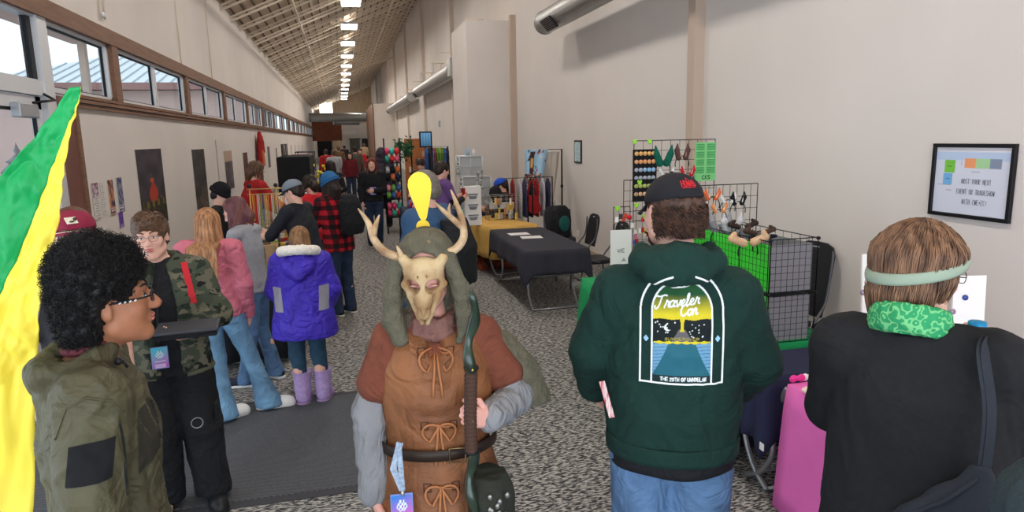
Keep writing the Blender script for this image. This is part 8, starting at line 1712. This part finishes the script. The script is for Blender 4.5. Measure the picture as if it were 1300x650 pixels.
# framed floor-plan notice on the right wall
fy0, fy1 = 4.42*0+W(1185, 225, X=XR)[1], W(1290, 225, X=XR)[1]; fz1, fz0 = W(1188, 182, X=XR)[2], W(1283, 284, X=XR)[2]
sg = empty('framed_notice', (XR, (fy0+fy1)/2, fz0), 0, 'black-framed notice with a coloured floor plan on the right wall', 'sign'); hw, hh = (fy0-fy1)/2, fz1-fz0; ft = .026
MB().b2((-.028, -hw, 0), (0, hw, ft)).b2((-.028, -hw, hh-ft), (0, hw, hh)).b2((-.028, -hw, ft), (0, -hw+ft, hh-ft)).b2((-.028, hw-ft, ft), (0, hw, hh-ft)).build('frame', mat('black_frame', (22, 22, 26), .35), sg, bevel=.003)
def img_plan(x, y):
    C = np.zeros(x.shape+(3,))+C_(214, 218, 232); C[y > .93] = C_(232, 230, 236); g = (y > .80) & (y < .93); C[g] = C_(188, 206, 232)
    def bx(x0, x1, y0, y1, c): C[(x > x0) & (x < x1) & (y > y0) & (y < y1)] = C_(*c)
    bx(.13, .28, .61, .81, (120, 196, 70)); bx(.12, .25, .43, .61, (118, 178, 226)); bx(.40, .55, .70, .84, (240, 160, 110)); bx(.55, .73, .70, .84, (170, 214, 160)); bx(.73, .88, .70, .84, (136, 148, 170)); bx(.17, .23, .705, .715, (70, 110, 50)); bx(.16, .21, .515, .525, (60, 100, 140)); bx(.45, .50, .77, .78, (120, 70, 50)); bx(.61, .67, .77, .78, (70, 110, 70)); bx(.78, .84, .77, .78, (60, 64, 80))
    bx(.30, .38, .75, .756, (210, 170, 190)); bx(.30, .38, .72, .726, (210, 170, 190)); bx(.31, .315, .72, .80, (190, 160, 190)); bx(.36, .365, .72, .80, (190, 160, 190)); bx(.50, .61, .635, .641, (150, 150, 170)); bx(.12, .32, .30, .306, (150, 152, 170)); bx(.18, .25, .345, .351, (150, 152, 170)); bx(.05, .24, .425, .431, (150, 160, 180)); bx(.40, .88, .686, .69, (220, 170, 170)); return C
patch('floor_plan_sheet', (-.012, hw-ft*.9, ft*.9), (0, -2*hw+1.8*ft, 0), (0, 0, hh-1.8*ft), img_plan, 110, 100, sg)
ink = mat('dark_ink', (84, 88, 100), .6)
for tx, yy, wd in (('HOST YOUR NEXT', .50, .385), ('EVENT OR TRADESHOW', .345, .50), ('WITH CWE+EC!', .195, .33)):
    k = MB()
    for st_ in block(tx, 0, 0, wd, .075, .5): k.tube([(-.0145, hw-ft-(2*hw-2*ft)*(.58-wd/2+a), ft+(hh-2*ft)*(yy+b_-.04)) for a, b_ in st_], .0013, 4)
    k.build('lettering', ink, sg)
# ---- far right booths
def clothes_rail(label, x0, x1, y, zt, cols, n, group, L_=.8, name='clothes_rail'):
    t = empty(name, (x0, y, 0), 0, label, 'clothes rail'); w = x1-x0; MB().tube([(0, 0, 0), (0, 0, zt), (w, 0, zt), (w, 0, 0)], .015, 6).build('rail', M_blackwire, t)
    for sx in (0, w): MB().b2((sx-.02, -.25, 0), (sx+.02, .25, .03)).build('foot', M_blackwire, t)
    for i in range(n):
        F = Field((-.1, -.3, -L_-.05), (.1, .3, .05), .03); F.loft([(-L_, 0, 0, .045, .2), (-.1, 0, 0, .035, .2), (0, 0, 0, .03, .05)], .01); c = cols[i % len(cols)]; o = fmesh('hanging_garment', F, mat('gar_%d_%d_%d' % c, c, .85), None, .02, (5, 5, 3), i); o.location = (x0+w*(i+.5)/n, y, zt-.03); tag(o, 'garment hanging on the '+group, 'garment', 'garments on the '+group)
g0 = at(540, 195, Y=15)[0]; clothes_rail('black clothes rail with bright garments beside the purple jersey', g0, at(566, 195, Y=15)[0]+.05, 15.0, at(555, 186, Y=15)[2], [(60, 90, 150), (40, 40, 46), (110, 140, 190), (150, 60, 80), (96, 130, 50), (104, 140, 56), (90, 120, 44)], 9, 'rail beside the purple jersey', .95)
# plush / blanket stack: shelves of folded colourful bundles
sx0, sx1 = at(488, 200, Y=15.2)[0], at(508, 200, Y=15.2)[0]; sh_ = empty('bundle_shelf', (sx0, 15.2, 0), 0, 'wire shelf unit stacked with bright folded bundles in the far right booths', 'shelf'); w_ = sx1-sx0
for z in (.35, .75, 1.15, 1.55): MB().b2((0, 0, z), (w_, .5, z+.02)).build('shelf_board', M_blackwire, sh_)
for x in (0, w_): MB().tube([(x, 0, 0), (x, 0, 2.1)], .018, 6).build('post', M_blackwire, sh_)
bcol = [(232, 70, 120), (240, 130, 70), (250, 150, 180), (70, 190, 170), (40, 50, 90), (120, 190, 90), (230, 60, 70), (200, 200, 206), (90, 120, 190), (244, 110, 150), (30, 34, 44), (236, 90, 60)]
for lv in range(4):
    for j in range(6):
        c = bcol[(lv*5+j*3) % 12]; o = MB().ell((0, 0, .08), (w_*.17, .16, .085), 10, 7).build('folded_bundle', mat('bun_%d_%d_%d' % c, c, .9)); o.location = (sx0+w_*(.18+.32*(j % 3)), 15.32+.0*j, [.37, .77, 1.17, 1.57][lv]+.16*(j//3)); tag(o, 'brightly coloured folded bundle on the far wire shelf', 'bundle', 'bright bundles on the far shelf')
# foliage garland over the stall
M_leaf = mat('garland_green', (70, 120, 80), .8, rgb2=(40, 80, 56), vscale=6); gx0, gx1 = at(503, 190, Y=16.5)[0], at(522, 190, Y=16.5)[0]; gl_ = empty('leaf_garland', (gx0, 16.5, 0), 0, 'green leaf garland on a post in the far right booths', 'garland'); MB().tube([(0, 0, 0), (0, 0, 1.95)], .02, 6).tube([(gx1-gx0, 0, 0), (gx1-gx0, 0, 1.95)], .02, 6).build('post', M_blackwire, gl_)
k = MB()
for i in range(260):
    u = rg.random(); c = V3((gx1-gx0)*u, .1*rg.normal(), 1.88+.10*rg.normal()-.05*math.sin(u*3)); d = rg.normal(size=3); d /= np.linalg.norm(d); e = np.cross(d, rg.normal(size=3)); e /= np.linalg.norm(e); k._add([c, c+d*.05+e*.025, c+d*.11, c+d*.05-e*.025], [(0,1,2,3)], False)
k.build('leaves', M_leaf, gl_)['kind'] = 'stuff'
# wooden backdrop, TV screen, door
wx0, wx1 = at(513, 180, Y=18.4)[0], at(546, 180, Y=18.4)[0]; wp = empty('wooden_booth_backdrop', (wx0, 18.4, 0), 0, 'orange-brown wooden board backdrop of a far right booth', 'backdrop'); MB().b2((0, 0, 0), (wx1-wx0, .04, at(530, 176, Y=18.4)[2])).build('board', mat('orange_wood', (168, 104, 60), .7, var=.15, vscale=4, stretch=(1, 1, 6)), wp)
for i in range(6): MB().b2((.1+.18*i, -.03, 1.2+.2*(i % 3)), (.2+.18*i, 0, 1.34+.2*(i % 3))).build('small_print', mat('pr_%d' % (i % 3), [(220, 210, 190), (90, 70, 60), (190, 160, 120)][i % 3], .7), wp)
q0, q1 = at(532, 167, Y=14.2), at(549, 187, Y=14.2); tv = empty('display_screen', (q0[0], 14.2, 0), 0, 'hanging screen showing a blue curtain image over the far right booths', 'screen'); MB().b2((0, 0, q1[2]), (q1[0]-q0[0], .05, q0[2])).build('housing', M_dark, tv, bevel=.01)
def img_tv(x, y): return C_(90, 140, 180)*(1+.5*np.sin(x*22)[..., None]*.5)*(.5+.6*y[..., None])
sc = mat_vcol('screen_picture'); b_ = sc.node_tree.nodes['Principled BSDF']; a_ = [n for n in sc.node_tree.nodes if n.type == 'VERTEX_COLOR'][0]; sc.node_tree.links.new(a_.outputs[0], b_.inputs['Emission Color']); b_.inputs['Emission Strength'].default_value = .35
patch('screen_image', (.03, -.003, q1[2]+.03), (q1[0]-q0[0]-.06, 0, 0), (0, 0, q0[2]-q1[2]-.06), img_tv, 16, 16, tv, sc); MB().tube([(.25, .04, 0), (.25, .04, q1[2])], .025, 8).build('stand_pole', M_dark, tv)
ex = tag(MB().b2((XR-.03, 29, 2.55), (XR, 29.4, 2.8)).build('wall_clock_box', mat('grey_closer', (168, 172, 178), .4)), 'small grey box high on the right wall over the screen', 'wall box')
o = struct('door_12', MB().b2((XR-.03, 20.6, 0), (XR, 22.4, 2.35)), mat('white_door', (222, 218, 214), .6)); MB().b2((XR-.05, 20.75, 1.0), (XR-.03, 20.85, 1.25)).build('handle', M_steel, o)
# dark rack of clothes between, far right; tables with blue cloth
stall('navy cloth on the long table of the far right booths', 1.30, 11.9, 13.4, .5, m=mat('navy_cloth', (36, 40, 66), .9), seed=11)
for i in range(10):
    c = bcol[i]; o = MB().lathe([(.05, 0), (.055, .12), (.02, .16), (.001, .18)], n=10).build('jar', mat('bun_%d_%d_%d' % c, c, .5)); o.location = (1.22+.16*(i % 2), 12.0+.13*i, .766); tag(o, 'coloured jar standing on the far navy table', 'jar', 'jars on the navy table')
q = at(372, 205, Y=12.5)
# far door sign panels and dark doorway
tag(MB().b2((2.25, 78.7, 0), (3.1, 78.95, 2.2)).build('vending_cabinet', mat('dark_cabinet', (34, 36, 42), .4), bevel=.03), 'dark cabinet with lit panel against the far cream partition', 'cabinet')
tag(MB().b2((.2, 78.9, 2.7), (1.6, 78.98, 3.05)).build('far_sign', M_white), 'long white sign on the far partition', 'sign')
